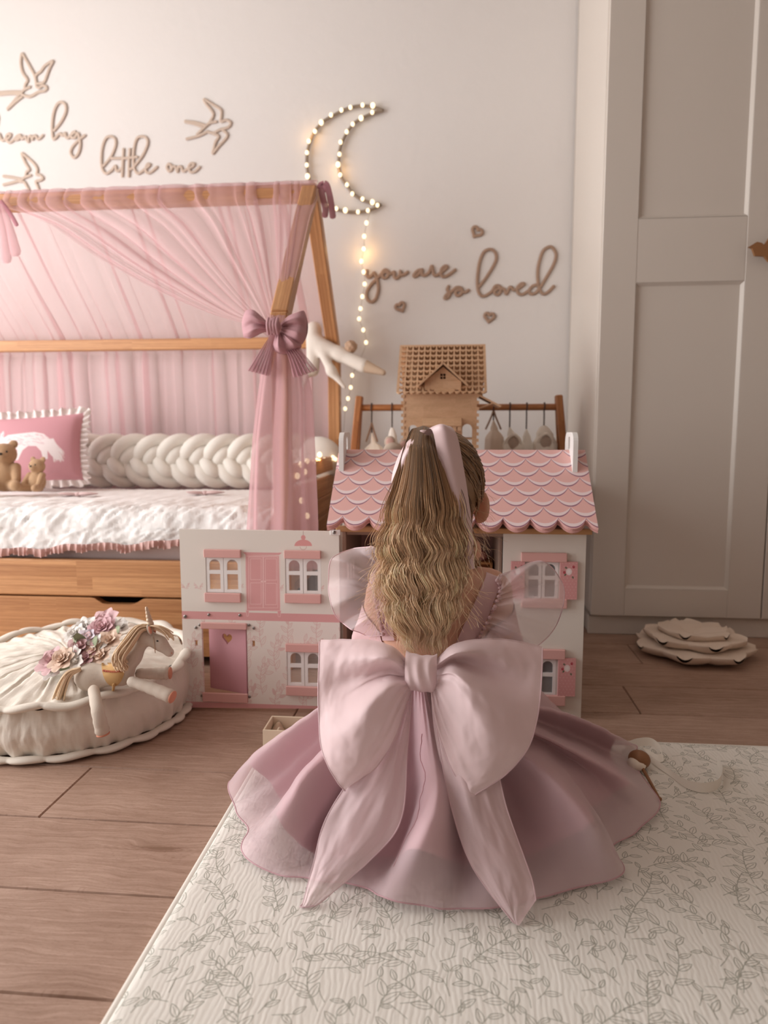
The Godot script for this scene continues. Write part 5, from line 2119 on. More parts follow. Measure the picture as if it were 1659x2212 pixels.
func petal(mb: MB, c: Vector3, up: Vector3, out: Vector3, len: float, wid: float, cup: float, open: float) -> void:
	var side := up.cross(out).normalized()
	var rows := []
	for i in 6:
		var v := i / 5.0
		var row := PackedVector3Array()
		for j in 6:
			var u := j / 5.0 * 2 - 1
			var w := wid * (0.25 + 0.75 * sin(PI * minf(0.12 + v * 0.72, 1.0)))
			var lift := sin(open) * len * v
			var go := cos(open) * len * v + 0.25 * len * v * v
			row.append(c + out * (go - cup * u * u * wid * 0.9) + up * (lift - 0.18 * len * v * v * v + 0.05 * len * sin(u * 4.0 + v * 3.0)) + side * u * w)
		rows.append(row)
	mb.grid(rows)

func blossom(parent: Node3D, c: Vector3, up: Vector3, r: float, m: Material, rings: int, sd: int) -> void:
	var rr := RandomNumberGenerator.new()
	rr.seed = sd
	up = up.normalized()
	var e := up.cross(Vector3.RIGHT if absf(up.x) < 0.8 else Vector3.UP).normalized()
	var f := up.cross(e)
	var mb := MB.new()
	for k in rings:
		var t := float(k) / maxf(rings - 1, 1)
		var n := 4 + k
		for i in n:
			var a := TAU * (i + 0.5 * (k % 2)) / n + rr.randf_range(-0.2, 0.2)
			var o := e * cos(a) + f * sin(a)
			petal(mb, c + up * r * 0.25 * (1 - t) + o * r * 0.1 * t, up, o, r * lerpf(0.5, 0.95, t) * rr.randf_range(0.9, 1.1), r * lerpf(0.34, 0.62, t), 0.6, lerpf(1.4, 0.6, t))
	mb.ball(c + up * r * 0.2, Vector3.ONE * r * 0.18, Basis(), 8, 6)
	put("flower", mb, m, parent)

func build_flowers() -> void:
	var t := thing("flower_garland", "artificial flowers in pink, mauve, cream and white lying behind the toy unicorn", "flowers", Vector3(-0.79, 0.14, -1.45))
	var petal_m := func(key: String, c: Color) -> Material: return mat(key, c, 0.75, {"backlight_enabled": true, "backlight": Color(0.35, 0.35, 0.35)})
	var mauve: Material = petal_m.call("petal_mauve", rgb(222, 184, 186))
	var white: Material = petal_m.call("petal_white", rgb(240, 234, 228))
	var peach: Material = petal_m.call("petal_peach", rgb(240, 212, 192))
	var pink: Material = petal_m.call("petal_pink", rgb(232, 190, 196))
	var lilac: Material = petal_m.call("petal_lilac", rgb(230, 218, 228))
	var spots := [[118, 1432, 30, mauve, 3, -1.40], [138, 1428, 25, peach, 4, -1.375], [112, 1452, 20, white, 2, -1.40], [157, 1420, 20, white, 3, -1.385], [166, 1432, 16, white, 2, -1.37], [178, 1402, 28, mauve, 3, -1.41], [165, 1374, 20, white, 4, -1.46], [186, 1362, 24, white, 4, -1.48], [196, 1381, 22, lilac, 3, -1.43], [214, 1393, 24, white, 3, -1.42], [203, 1408, 16, peach, 3, -1.40], [224, 1362, 26, pink, 5, -1.45], [230, 1345, 27, mauve, 3, -1.50], [246, 1362, 20, white, 3, -1.46], [240, 1386, 22, peach, 3, -1.42], [222, 1420, 20, peach, 3, -1.395], [188, 1424, 18, pink, 3, -1.39], [262, 1356, 16, white, 3, -1.48]]
	var k := 0
	for s: Array in spots:
		var c := atz(s[0], s[1], s[5])
		var r: float = s[2] * (EYE.z - s[5]) * 1.24 / 1560.0
		blossom(t, c, Vector3(-0.25 + 0.1 * (k % 3), 0.75, 0.65), r, s[3], s[4], 100 + k)
		k += 1
	var leafm := mat("leaf_sage", rgb(150, 160, 130), 0.8)
	for q: Array in [[156, 1398, -1.42], [170, 1382, -1.44], [200, 1396, -1.41], [150, 1410, -1.41], [246, 1372, -1.44], [184, 1392, -1.42]]:
		var mb := MB.new()
		var c := atz(q[0], q[1], q[2])
		petal(mb, c, Vector3(0, 0.6, 0.8).normalized(), Vector3(cos(q[0]), 0.5, 0.3).normalized(), 0.026, 0.010, 0.3, 0.4)
		put("leaf", mb, leafm, t)
	# the wire and tape that hold them
	var mb := MB.new()
	mb.tube(cr([atz(112, 1448, -1.41), atz(150, 1436, -1.42), atz(180, 1412, -1.44), atz(205, 1392, -1.46), atz(232, 1372, -1.50)], 8), PackedFloat32Array([0.007]), 8)
	put("stem", mb, leafm, t)

# ================================================================ the girl, seated with her back to us
const SEAT := Vector3(0.0, 0.0, -1.215)
var body := Soft.new()

func zprof(py: float) -> float:
	var ys := [1380.0, 1440.0, 1520.0, 1600.0, 1700.0, 1800.0, 1900.0, 2010.0]
	var zs := [-1.075, -1.050, -1.020, -0.995, -0.968, -0.945, -0.920, -0.895]
	for k in 7:
		if py <= ys[k + 1]: return lerpf(zs[k], zs[k + 1], (py - ys[k]) / (ys[k + 1] - ys[k]))
	return zs[7]

# the point of the body's surface seen at a pixel, lifted by off; misses come back at depth zf
func on_body(px: float, py: float, off: float, zf := -1.12) -> Vector3:
	var d := ray(px, py)
	var u := d.normalized()
	var q := EYE + d * 0.95
	for k in 70:
		var s := body.at(q) - off
		if s < 0.0006: return q
		if q.z < -1.45: break
		q += u * maxf(s * 0.8, 0.0006)
	return atz(px, py, zf)

# the skirt as folds read from the photograph: each column runs waist -> hem as [px, py] at five stations, then its lift towards us
const STATIONS := [0.0, 0.3, 0.6, 0.85, 1.0]
var skirt_cols := [
	[[842, 1436], [742, 1498], [632, 1566], [538, 1640], [498, 1688], 0.010, 0.028],
	[[848, 1442], [760, 1530], [676, 1612], [590, 1690], [512, 1752], -0.030, 0.010],
	[[853, 1446], [764, 1556], [690, 1650], [612, 1736], [536, 1800], -0.046, 0.0],
	[[858, 1448], [752, 1572], [656, 1662], [592, 1752], [520, 1838], 0.040, 0.008],
	[[864, 1450], [784, 1606], [706, 1724], [640, 1812], [588, 1886], 0.010, 0.004],
	[[869, 1451], [806, 1616], [736, 1746], [686, 1836], [650, 1899], -0.046, 0.0],
	[[875, 1452], [832, 1618], [786, 1756], [742, 1848], [708, 1904], 0.024, 0.006],
	[[884, 1453], [860, 1606], [836, 1740], [800, 1846], [762, 1914], -0.020, 0.0],
	[[896, 1454], [892, 1600], [892, 1726], [858, 1838], [806, 1930], -0.040, 0.0],
	[[906, 1454], [918, 1590], [926, 1716], [880, 1826], [832, 1940], 0.034, 0.012],
	[[912, 1454], [946, 1596], [966, 1730], [946, 1846], [910, 1956], 0.034, 0.008],
	[[917, 1453], [966, 1606], [994, 1748], [1000, 1858], [978, 1968], -0.044, 0.0],
	[[924, 1452], [1000, 1612], [1044, 1752], [1066, 1860], [1082, 1958], 0.012, 0.003],
	[[931, 1450], [1026, 1608], [1096, 1734], [1140, 1840], [1184, 1938], -0.036, 0.0],
	[[937, 1449], [1048, 1596], [1146, 1702], [1222, 1806], [1278, 1910], 0.010, 0.003],
	[[942, 1448], [1064, 1582], [1186, 1666], [1284, 1770], [1347, 1886], 0.046, 0.010],
	[[947, 1447], [1080, 1570], [1206, 1648], [1280, 1738], [1326, 1832], -0.026, 0.0],
	[[951, 1446], [1094, 1560], [1226, 1634], [1316, 1716], [1380, 1796], -0.036, 0.0],
	[[956, 1444], [1108, 1550], [1250, 1624], [1360, 1684], [1424, 1730], 0.030, 0.012],
	[[960, 1442], [1116, 1534], [1240, 1592], [1320, 1630], [1368, 1650], -0.036, 0.004],
	[[964, 1439], [1132, 1516], [1254, 1552], [1330, 1588], [1374, 1612], 0.024, 0.030]]

func skirt_net(nu_per: int, nv: int) -> Array:
	var ctrl := []
	for q: Array in skirt_cols:
		var hem := aty(q[4][0], q[4][1], MAT_Y + 0.003 + float(q[6]))
		var side := clampf(absf(float(q[0][0]) - 903.0) / 60.0, 0.0, 1.0)
		var wz := lerpf(-1.108, -1.165, side * side)
		var row := []
		for k in 5:
			var v: float = STATIONS[k]
			var z: float = lerpf(wz, hem.z, v) + float(q[5]) * [0.04, 0.5, 1.0, 0.85, 0.0][k]
			var p := atz(q[k][0], q[k][1], z) if k < 4 else hem
			p.y = maxf(p.y, MAT_Y + 0.006)
			row.append(p)
		ctrl.append(row)
	# the far side, which the photograph does not show
	var w := Vector3(0.002, 0.262, -1.172)
	for q: Array in [[2.2, 0.39, 0.012], [2.5, 0.39, 0.006], [2.8, 0.41, 0.03], [3.1, 0.36, 0.008], [-2.85, 0.41, 0.03], [-2.55, 0.38, 0.006], [-2.25, 0.40, 0.012], [-1.98, 0.39, 0.0]]:
		var d := Vector3(sin(q[0]), 0, cos(q[0]))
		var row := []
		for k in 5:
			var v: float = STATIONS[k]
			row.append(Vector3(0, lerpf(0.262, MAT_Y + 0.006, pow(v, 0.85 if absf(q[0]) < 2.3 else 1.6)) + float(q[2]) * sin(PI * v * 0.8), 0) + Vector3(w.x, 0, w.z).lerp(SEAT, v) + d * lerpf(0.076, q[1], v))
		ctrl.append(row)
	var n := ctrl.size()
	var mid := []
	for r: Array in ctrl:
		var row := []
		for j in nv + 1:
			var v := float(j) / nv
			# stations are unevenly spaced
			var x := 0.0
			for k in 4:
				if v <= STATIONS[k + 1] or k == 3:
					x = (k + (v - STATIONS[k]) / (STATIONS[k + 1] - STATIONS[k])) / 4.0
					break
			row.append(crt(r, x))
		mid.append(row)
	var out := []
	for j in nv + 1:
		var col := []
		for r: Array in mid: col.append(r[j])
		out.append(cr(col, nu_per, true))
	return out

func build_person() -> void:
	var t := thing("person", "little girl seen from behind, pink organza dress with giant bow, long blond ponytail", "girl", SEAT)
	var skin := mat("skin", rgb(226, 176, 150), 0.55, {"subsurf_scatter_enabled": true, "subsurf_scatter_strength": 0.12})
	# ---- the body: trunk, neck, arms, legs folded under the skirt
	var p := func(x: float, y: float, z: float) -> Vector3: return atz(x, y, z)
	var hip := Vector3(0.0, 0.10, -1.215)
	body.egg(hip, Vector3(0.10, 0.088, 0.085), 0.04)
	body.egg(p.call(928, 1420, -1.175), Vector3(0.078, 0.07, 0.055), 0.06)
	body.egg(p.call(938, 1325, -1.172), Vector3(0.088, 0.085, 0.056), 0.06)
	body.bone(p.call(850, 1268, -1.172), p.call(1050, 1272, -1.172), 0.031, 0.031, 0.04)
	body.bone(p.call(948, 1250, -1.172), p.call(955, 1150, -1.185), 0.034, 0.030, 0.04)
	var sl: Vector3 = p.call(836, 1280, -1.178)
	var sr: Vector3 = p.call(1062, 1284, -1.178)
	var el: Vector3 = p.call(795, 1382, -1.22)
	var er: Vector3 = p.call(1095, 1390, -1.23)
	var wl := Vector3(-0.055, 0.235, -1.395)
	var wri := Vector3(0.085, 0.225, -1.40)
	body.bone(sl, el, 0.031, 0.024, 0.03)
	body.bone(sr, er, 0.031, 0.024, 0.03)
	body.bone(el, wl, 0.023, 0.016, 0.015)
	body.bone(er, wri, 0.023, 0.016, 0.015)
	for s: float in [-1.0, 1.0]:
		var knee := Vector3(s * 0.14, 0.075, -1.43)
		var foot := Vector3(s * 0.15, 0.045, -1.20)
		body.bone(hip + Vector3(s * 0.055, -0.01, -0.02), knee, 0.060, 0.045, 0.04)
		body.bone(knee, foot + Vector3(0, 0, 0.0), 0.042, 0.028, 0.02)
		body.bone(foot, foot + Vector3(s * 0.01, -0.008, 0.10), 0.025, 0.018, 0.02)
	var mb := MB.new()
	body.mesh_into(mb, 0.0085)
	# hands: palm, four fingers, thumb, lightly curled over the edge of the doll house floor
	for h: Array in [[wl, Vector3(0.25, -0.06, -1).normalized(), 1.0], [wri, Vector3(-0.12, -0.06, -1).normalized(), -1.0]]:
		var w: Vector3 = h[0]
		var fwd: Vector3 = h[1]
		var side: float = h[2]
		var acr := fwd.cross(Vector3.UP).normalized() * side
		var dn := Vector3(0, -1, 0)
		var hs := Soft.new()
		hs.bone(w - fwd * 0.02, w + fwd * 0.01, 0.016, 0.015, 0.008)
		for k in 4: hs.bone(w + fwd * 0.01, w + fwd * 0.042 + acr * (k - 1.5) * 0.0112, 0.0105, 0.0072, 0.008)
		for k in 4:
			var len: float = [0.030, 0.036, 0.034, 0.026][3 - k]
			var a := w + fwd * 0.042 + acr * (k - 1.5) * 0.0115
			var b := a + (fwd * 0.9 + dn * 0.35 + acr * (k - 1.5) * 0.07).normalized() * len * 0.45
			var c := b + (fwd * 0.6 + dn * 0.8).normalized() * len * 0.32
			var d := c + (fwd * 0.25 + dn).normalized() * len * 0.26
			hs.bone(a, b, 0.0062, 0.0056, 0.002)
			hs.bone(b, c, 0.0056, 0.0051, 0.002)
			hs.bone(c, d, 0.0051, 0.0044, 0.002)
		var th := w + fwd * 0.012 + acr * 0.015
		var th2 := th + (fwd * 0.6 + acr * 0.7 + dn * 0.2).normalized() * 0.02
		hs.bone(th, th2, 0.0078, 0.0066, 0.004)
		hs.bone(th2, th2 + (fwd * 0.9 + acr * 0.15 + dn * 0.3).normalized() * 0.018, 0.0062, 0.0052, 0.003)
		hs.mesh_into(mb, 0.003)
	# head
	var hc: Vector3 = p.call(950, 1056, -1.205)
	var hb := Basis(Vector3.UP, 0.12)
	var at := func(x: float, y: float, z: float) -> Vector3: return hc + hb * Vector3(x, y, z)
	var head := Soft.new()
	head.egg(at.call(0, 0.012, 0.008), Vector3(0.0685, 0.081, 0.085), 0.03, hb)
	head.egg(at.call(0, -0.032, -0.030), Vector3(0.054, 0.058, 0.052), 0.03, hb)
	head.egg(at.call(0, -0.075, -0.055), Vector3(0.026, 0.018, 0.022), 0.025, hb)
	head.bone(at.call(0, -0.05, 0.012), Vector3(0.018, 0.46, -1.178), 0.036, 0.031, 0.02)
	for s: float in [-1.0, 1.0]:
		head.egg(at.call(s * 0.030, -0.045, -0.066), Vector3(0.022, 0.022, 0.016), 0.02, hb)
		head.egg(at.call(s * 0.071, -0.030, 0.004), Vector3(0.006, 0.027, 0.017), 0.006, hb * Basis(Vector3.UP, s * 0.6))
		head.egg(at.call(s * 0.066, -0.05, 0.0), Vector3(0.006, 0.008, 0.008), 0.006, hb)
		head.cut(at.call(s * 0.026, -0.012, -0.083), Vector3(0.013, 0.008, 0.010), 0.008, hb)
		head.cut(at.call(s * 0.080, -0.030, -0.001), Vector3(0.004, 0.014, 0.007), 0.003, hb)
	head.bone(at.call(0, -0.01, -0.078), at.call(0, -0.036, -0.092), 0.006, 0.0085, 0.01)
	head.egg(at.call(0, -0.056, -0.079), Vector3(0.016, 0.004, 0.006), 0.005, hb)
	head.egg(at.call(0, -0.063, -0.077), Vector3(0.014, 0.005, 0.006), 0.004, hb)
	head.cut(at.call(0, -0.0595, -0.086), Vector3(0.016, 0.0012, 0.005), 0.002, hb)
	head.mesh_into(mb, 0.0034)
	put("body", mb, skin, t)
	for s: float in [-1.0, 1.0]:
		mb = MB.new()
		mb.ball(at.call(s * 0.026, -0.012, -0.071), Vector3.ONE * 0.0095, Basis(), 14, 9)
		var eye := put("eye", mb, mat("eye_white", rgb(240, 238, 236), 0.2), t)
		mb = MB.new()
		mb.ball(at.call(s * 0.026, -0.012, -0.0765), Vector3(0.005, 0.005, 0.0045), hb, 12, 8)
		put("iris", mb, mat("eye_iris", rgb(84, 96, 110), 0.2), eye)
	build_dress(t)
	build_hair(t, hc, hb, head)

func organza(key: String, c: Color, bl := 0.5) -> StandardMaterial3D:
	return mat(key, c, 0.52, {"backlight_enabled": true, "backlight": Color(bl, bl, bl), "rim_enabled": true, "rim": 0.7, "rim_tint": 0.35, "metallic_specular": 0.35})

func patch(rows: Array, nr: int, nc: int) -> MB:
	var mb := MB.new()
	mb.grid(net(rows, nr, nc))
	return mb

# rows of [px, py, off]: off is metres towards the eye from the hanging plane
func drape(rows: Array) -> Array:
	var out := []
	for r: Array in rows:
		var row := []
		for q: Array in r: row.append(atz(q[0], q[1], zprof(q[1]) + q[2]))
		out.append(row)
	return out

func build_dress(t: Node3D) -> void:
	var f := FastNoiseLite.new()
	f.seed = 71
	f.frequency = 1.0
	f.fractal_octaves = 3
	var outer_m := organza("organza_skirt", rgb(236, 206, 212, 0.60))
	var lining := mat("satin_lining", rgb(202, 154, 160), 0.6, {"rim_enabled": true, "rim": 0.4})
	var skirt := Node3D.new()
	skirt.name = "skirt"
	t.add_child(skirt)
	var nv := 56
	var fine := skirt_net(16, nv)
	var rows := []
	for i in fine.size():
		var v := float(i) / nv
		var row := PackedVector3Array()
		var n: int = fine[i].size()
		for j in n:
			var p: Vector3 = fine[i][j]
			var out := (p - Vector3(0.0, p.y - 0.1, -1.19)).normalized()
			p += out * (0.006 * f.get_noise_3d(p.x * 11.0, p.y * 11.0, p.z * 11.0) * sin(PI * v) + 0.0035 * sin(j * 0.75 + 1.6 * sin(j * 0.13)) * exp(-v * 4.5) + 0.002 * sin(j * 0.33 + v * 2.0) * v)
			p.y = maxf(p.y, MAT_Y + 0.0022)
			row.append(p)
		rows.append(row)
	var under := []
	for i in range(0, int(nv * 0.88)):
		var v := float(i) / nv
		var row := PackedVector3Array()
		var cnt: int = rows[i].size()
		for j in cnt:
			var p: Vector3 = rows[i][j]
			var du: Vector3 = rows[i][(j + 3) % cnt] - rows[i][(j - 3 + cnt) % cnt]
			var dv: Vector3 = rows[mini(i + 2, nv)][j] - rows[maxi(i - 2, 0)][j]
			var nn := dv.cross(du).normalized()
			var q := p - nn * 0.006
			q.y = maxf(q.y, MAT_Y + 0.0012)
			row.append(q)
		under.append(row)
	var mb := MB.new()
	mb.grid(under, true, false, true)
	put("lining", mb, lining, skirt)
	mb = MB.new()
	mb.grid(rows, true, false, true)
	put("organza_layer", mb, outer_m, skirt)
	mb = MB.new()
	mb.tube(rows[nv], PackedFloat32Array([0.0011]), 5, false, true)
	put("rolled_hem", mb, mat("hem_thread", rgb(206, 164, 172), 0.6), skirt)
	# back seam of the skirt
	mb = MB.new()
	var path := PackedVector3Array()
	for k in range(16, 52): path.append(rows[k][8 * 16 + 10 + int(2.5 * sin(k * 0.5))] + Vector3(0, 0.0006, 0.0012))
	mb.tube(path, PackedFloat32Array([0.0005]), 4)
	put("seam", mb, mat("seam_thread", rgb(170, 118, 122), 0.8), skirt)
	# bodice: a band round the ribs, and two straps over the shoulders
	var bod := organza("bodice_organza", rgb(220, 184, 186), 0.2)
	mb = MB.new()
	rows = []
	var ctr := atz(932, 1400, -1.173)
	for i in 12:
		var v := i / 11.0
		var row := PackedVector3Array()
		for j in 72:
			var a := TAU * j / 72.0
			var dir := Vector3(sin(a), 0, cos(a))
			var back := clampf(cos(a), 0.0, 1.0)
			var top := lerpf(0.375, 0.288, smoothstep(-0.3, 0.75, cos(a)))
			var y := lerpf(0.245, top, v)
			var q := Vector3(ctr.x + 0.006 * v, y, ctr.z) + dir * 0.2
			for k in 40:
				var s := body.at(q)
				if s < 0.0035: break
				q -= dir * maxf(s * 0.7, 0.001)
				if (q - Vector3(ctr.x, y, ctr.z)).dot(dir) < 0.05: break
			row.append(q)
		rows.append(row)
	mb.grid(rows, true)
	put("bodice", mb, bod, t)
	for q: Array in [[[[1050, 1243], [1037, 1275], [1018, 1318], [1000, 1355], [984, 1392]], [[1082, 1254], [1072, 1285], [1056, 1328], [1040, 1360], [1026, 1392]]], [[[812, 1238], [826, 1275], [838, 1318], [846, 1350], [852, 1384]], [[798, 1252], [804, 1285], [813, 1322], [820, 1352], [826, 1384]]]]:
		var ctrl := []
		for k in 4:
			var row := []
			for i in 5:
				var w := k / 3.0
				row.append(on_body(lerpf(q[0][i][0], q[1][i][0], w), lerpf(q[0][i][1], q[1][i][1], w), 0.004, -1.15))
			row.push_front(row[0] + Vector3(0, 0.004, -0.03))
			ctrl.append(row)
		mb = MB.new()
		mb.grid(net(ctrl, 14, 40), false, false, q[0][0][0] > 900)
		put("strap", mb, bod, t)
	# flutter sleeves
	var sl := organza("sleeve_organza", rgb(242, 222, 224, 0.54), 0.6)
	var wings := [
		[[[826, 1206], [804, 1180]], [[818, 1226], [762, 1186]], [[812, 1246], [716, 1208]], [[812, 1268], [710, 1262]], [[814, 1290], [716, 1310]], [[818, 1312], [738, 1345]], [[822, 1334], [762, 1360]], [[826, 1352], [790, 1372]], [[830, 1370], [826, 1374]]],
		[[[1072, 1250], [1082, 1244]], [[1078, 1258], [1118, 1228]], [[1080, 1272], [1172, 1212]], [[1076, 1288], [1213, 1256]], [[1070, 1304], [1217, 1306]], [[1062, 1322], [1200, 1352]], [[1052, 1340], [1162, 1396]], [[1044, 1358], [1120, 1398]], [[1034, 1376], [1075, 1394]], [[1026, 1390], [1040, 1392]]]]
	for wv in 2:
		var ctrl := []
		var k := 0
		for q: Array in wings[wv]:
			var wave := (0.030 if k % 2 == 0 else -0.026)
			var a := atz(q[0][0], q[0][1], -1.135)
			var b := atz(q[1][0], q[1][1], -1.15 + wave)
			var row := []
			for i in 6:
				var v := i / 5.0
				row.append(a.lerp(b, v) + Vector3(0, 0.010 * sin(PI * v), 0.022 * sin(PI * v)))
			ctrl.append(row)
			k += 1
		var nn := net(ctrl, 110, 30)
		for i in nn.size():
			for j in nn[i].size():
				var v: float = j / 29.0
				nn[i][j] += Vector3(0, 0.0, 0.0075 * sin(i * 0.62 + sin(i * 0.17) * 2.0) * exp(-v * 3.0) + 0.003 * sin(i * 0.33) * v)
		var sleeve := Node3D.new()
		sleeve.name = "flutter_sleeve" if wv == 0 else "flutter_sleeve_001"
		t.add_child(sleeve)
		mb = MB.new()
		mb.grid(nn, false, false, wv == 1)
		put("frill", mb, sl, sleeve)
		var edge := PackedVector3Array()
		for r: PackedVector3Array in nn: edge.append(r[r.size() - 1])
		mb = MB.new()
		mb.tube(edge, PackedFloat32Array([0.0008]), 5)
		put("rolled_edge", mb, mat("hem_pale", rgb(226, 196, 202), 0.6), sleeve)
		# gathers along the armhole
		mb = MB.new()
		for i in range(2, 108, 4):
			var e: Vector3 = nn[i][0]
			mb.ball(e + Vector3(0, 0, 0.003), Vector3(0.0035, 0.0028, 0.004), Basis(), 8, 6)
		put("gathering", mb, bod, sleeve)
	# ---- the giant bow
	var bow := Node3D.new()
	bow.name = "bow"
	t.add_child(bow)
	var bm := organza("organza_bow", rgb(242, 216, 218, 0.82), 0.45)
	var left := [
		[[884, 1434, 0.0], [850, 1400, 0.012], [800, 1386, 0.008], [745, 1384, 0.0], [690, 1386, -0.012]],
		[[880, 1444, 0.006], [838, 1420, 0.044], [785, 1418, 0.030], [735, 1424, 0.006], [689, 1430, -0.008]],
		[[878, 1454, 0.004], [828, 1446, 0.012], [776, 1462, 0.004], [728, 1476, -0.004], [687, 1486, -0.004]],
		[[877, 1463, 0.000], [826, 1464, 0.006], [772, 1494, 0.014], [724, 1528, 0.012], [688, 1548, 0.004]],
		[[878, 1471, 0.008], [834, 1484, 0.042], [785, 1530, 0.052], [735, 1582, 0.036], [693, 1610, 0.012]],
		[[880, 1479, 0.010], [846, 1506, 0.036], [805, 1566, 0.050], [758, 1628, 0.040], [712, 1660, 0.018]],
		[[884, 1487, 0.006], [860, 1528, 0.026], [826, 1596, 0.036], [784, 1656, 0.026], [742, 1706, 0.012]],
		[[888, 1493, 0.0], [873, 1540, 0.010], [848, 1604, 0.014], [806, 1664, 0.008], [746, 1704, 0.006]]]
	var right := [
		[[938, 1430, 0.0], [978, 1394, 0.012], [1045, 1382, 0.010], [1110, 1386, 0.002], [1172, 1400, -0.012]],
		[[941, 1440, 0.006], [984, 1412, 0.042], [1045, 1412, 0.026], [1108, 1428, 0.010], [1171, 1444, -0.006]],
		[[943, 1449, 0.002], [982, 1430, 0.004], [1040, 1446, 0.0], [1104, 1476, 0.004], [1168, 1496, 0.0]],
		[[944, 1457, 0.006], [980, 1452, 0.040], [1034, 1490, 0.046], [1096, 1530, 0.030], [1160, 1556, 0.006]],
		[[944, 1465, 0.008], [976, 1478, 0.034], [1024, 1540, 0.050], [1082, 1596, 0.044], [1138, 1620, 0.016]],
		[[941, 1474, 0.006], [966, 1508, 0.026], [1008, 1586, 0.040], [1052, 1648, 0.036], [1090, 1676, 0.016]],
		[[936, 1483, 0.0], [952, 1540, 0.012], [984, 1618, 0.022], [1014, 1680, 0.020], [1022, 1718, 0.010]],
		[[930, 1490, -0.004], [940, 1556, 0.0], [962, 1626, 0.006], [988, 1684, 0.006], [1014, 1722, 0.004]]]
	var k2 := 0
	for rows2: Array in [left, right]:
		var base := net(drape(rows2), 70, 60)
		for i in base.size():
			for j in base[i].size():
				var v: float = j / 59.0
				var wob := 0.0058 * sin(i * 0.62 + 1.7 * k2 + sin(i * 0.21) * 1.6) * exp(-v * 2.6) * clampf(v * 8.0, 0.0, 1.0)
				base[i][j].z += wob + 0.0035 * f.get_noise_2d(i * 0.06 + 20.0 * k2, j * 0.06)
		mb = MB.new()
		mb.grid(base)
		put("loop", mb, bm, bow)
		# the far side of the same loop
		var rear := []
		for i in base.size():
			var r := PackedVector3Array()
			for j in base[i].size():
				var v: float = j / 59.0
				var u: float = i / 69.0
				var q: Vector3 = base[i][j]
				r.append(q + Vector3(0, 0, -0.006 - 0.030 * sin(PI * u) * sin(PI * clampf(v, 0, 1)) - 0.004 * v))
			rear.append(r)
		mb = MB.new()
		mb.grid(rear, false, false, true)
		put("loop_back", mb, bm, bow)
		var rim := PackedVector3Array()
		for r: PackedVector3Array in base: rim.append(r[59])
		for j in range(58, 6, -1): rim.append(base[69][j])
		mb = MB.new()
		mb.tube(rim, PackedFloat32Array([0.0009]), 5)
		put("loop_hem", mb, mat("hem_pale", rgb(226, 196, 202), 0.6), bow)
		k2 += 1
	var tails := [
		[[[884, 1492, -0.006], [800, 1620, -0.006], [708, 1760, 0.0], [676, 1870, 0.002], [648, 1974, 0.004]], [[886, 1494, -0.004], [828, 1640, 0.006], [752, 1780, 0.012], [702, 1876, 0.012], [650, 1976, 0.006]], [[888, 1496, -0.004], [856, 1640, 0.008], [812, 1780, 0.012], [742, 1880, 0.010], [653, 1978, 0.006]], [[890, 1494, -0.006], [880, 1620, -0.004], [866, 1770, 0.004], [794, 1862, 0.004], [657, 1978, 0.004]]],
		[[[934, 1488, -0.008], [946, 1590, -0.004], [974, 1740, 0.0], [1022, 1876, 0.004], [1112, 1996, 0.006]], [[936, 1490, -0.004], [978, 1600, 0.006], [1016, 1750, 0.014], [1060, 1880, 0.014], [1116, 1998, 0.008]], [[938, 1490, -0.004], [1012, 1600, 0.004], [1060, 1760, 0.010], [1106, 1880, 0.012], [1120, 1998, 0.008]], [[940, 1488, -0.008], [1050, 1600, -0.006], [1098, 1756, 0.0], [1146, 1890, 0.002], [1158, 1944, 0.004]]]]
	var tm := organza("organza_tail", rgb(240, 213, 216, 0.72), 0.45)
	for q in 2:
		var base := net(drape(tails[q]), 40, 70)
		for i in base.size():
			for j in base[i].size():
				var v: float = j / 69.0
				base[i][j].z += 0.003 * sin(i * 0.5 + 1.0) * exp(-v * 2.0) + 0.004 * f.get_noise_2d(i * 0.07 + 50.0 + 9.0 * q, j * 0.05)
				base[i][j].y = maxf(base[i][j].y, MAT_Y + 0.003)
		mb = MB.new()
		mb.grid(base)
		put("tail", mb, tm, bow)
		mb = MB.new()
		var e0: PackedVector3Array = base[0]
		var e1: PackedVector3Array = base[39].duplicate()
		e1.reverse()
		e0 = e0.duplicate()
		e0.append_array(e1)
		mb.tube(e0, PackedFloat32Array([0.0009]), 5)
		put("tail_hem", mb, mat("hem_pale", rgb(226, 196, 202), 0.6), bow)
	# the narrow doubled edge seen under the right loop
	mb = patch(drape([[[930, 1492, -0.016], [938, 1580, -0.014], [960, 1690, -0.012]], [[938, 1492, -0.012], [958, 1580, -0.008], [984, 1700, -0.006]], [[944, 1490, -0.016], [978, 1580, -0.014], [1010, 1700, -0.012]]]), 20, 30)
	put("inner_tail", mb, tm, bow)
	# knot: a band folded round the middle
	mb = MB.new()
	var kr := []
	for i in 30:
		var a := TAU * i / 30.0
		var row := PackedVector3Array()
		for j in 24:
			var u := j / 23.0
			var px := lerpf(876, 944, u)
			var tilt := lerpf(-6.0, 2.0, u)
			var yc := 1456.0 + tilt
			var half := 37.0 + 3.0 * absf(u - 0.5)
			var w := atz(px, yc - half * cos(a), -1.045)
			w.z += 0.030 * maxf(sin(a), -0.4) + 0.0022 * sin(u * 17.0 + 1.2 * sin(a * 2.0)) - 0.012 * pow(absf(u - 0.5) * 2.0, 3.0)
			row.append(w)
		kr.append(row)
	mb.grid(kr, false, true)
	put("knot", mb, organza("organza_knot", rgb(240, 214, 216, 0.93), 0.2), bow)

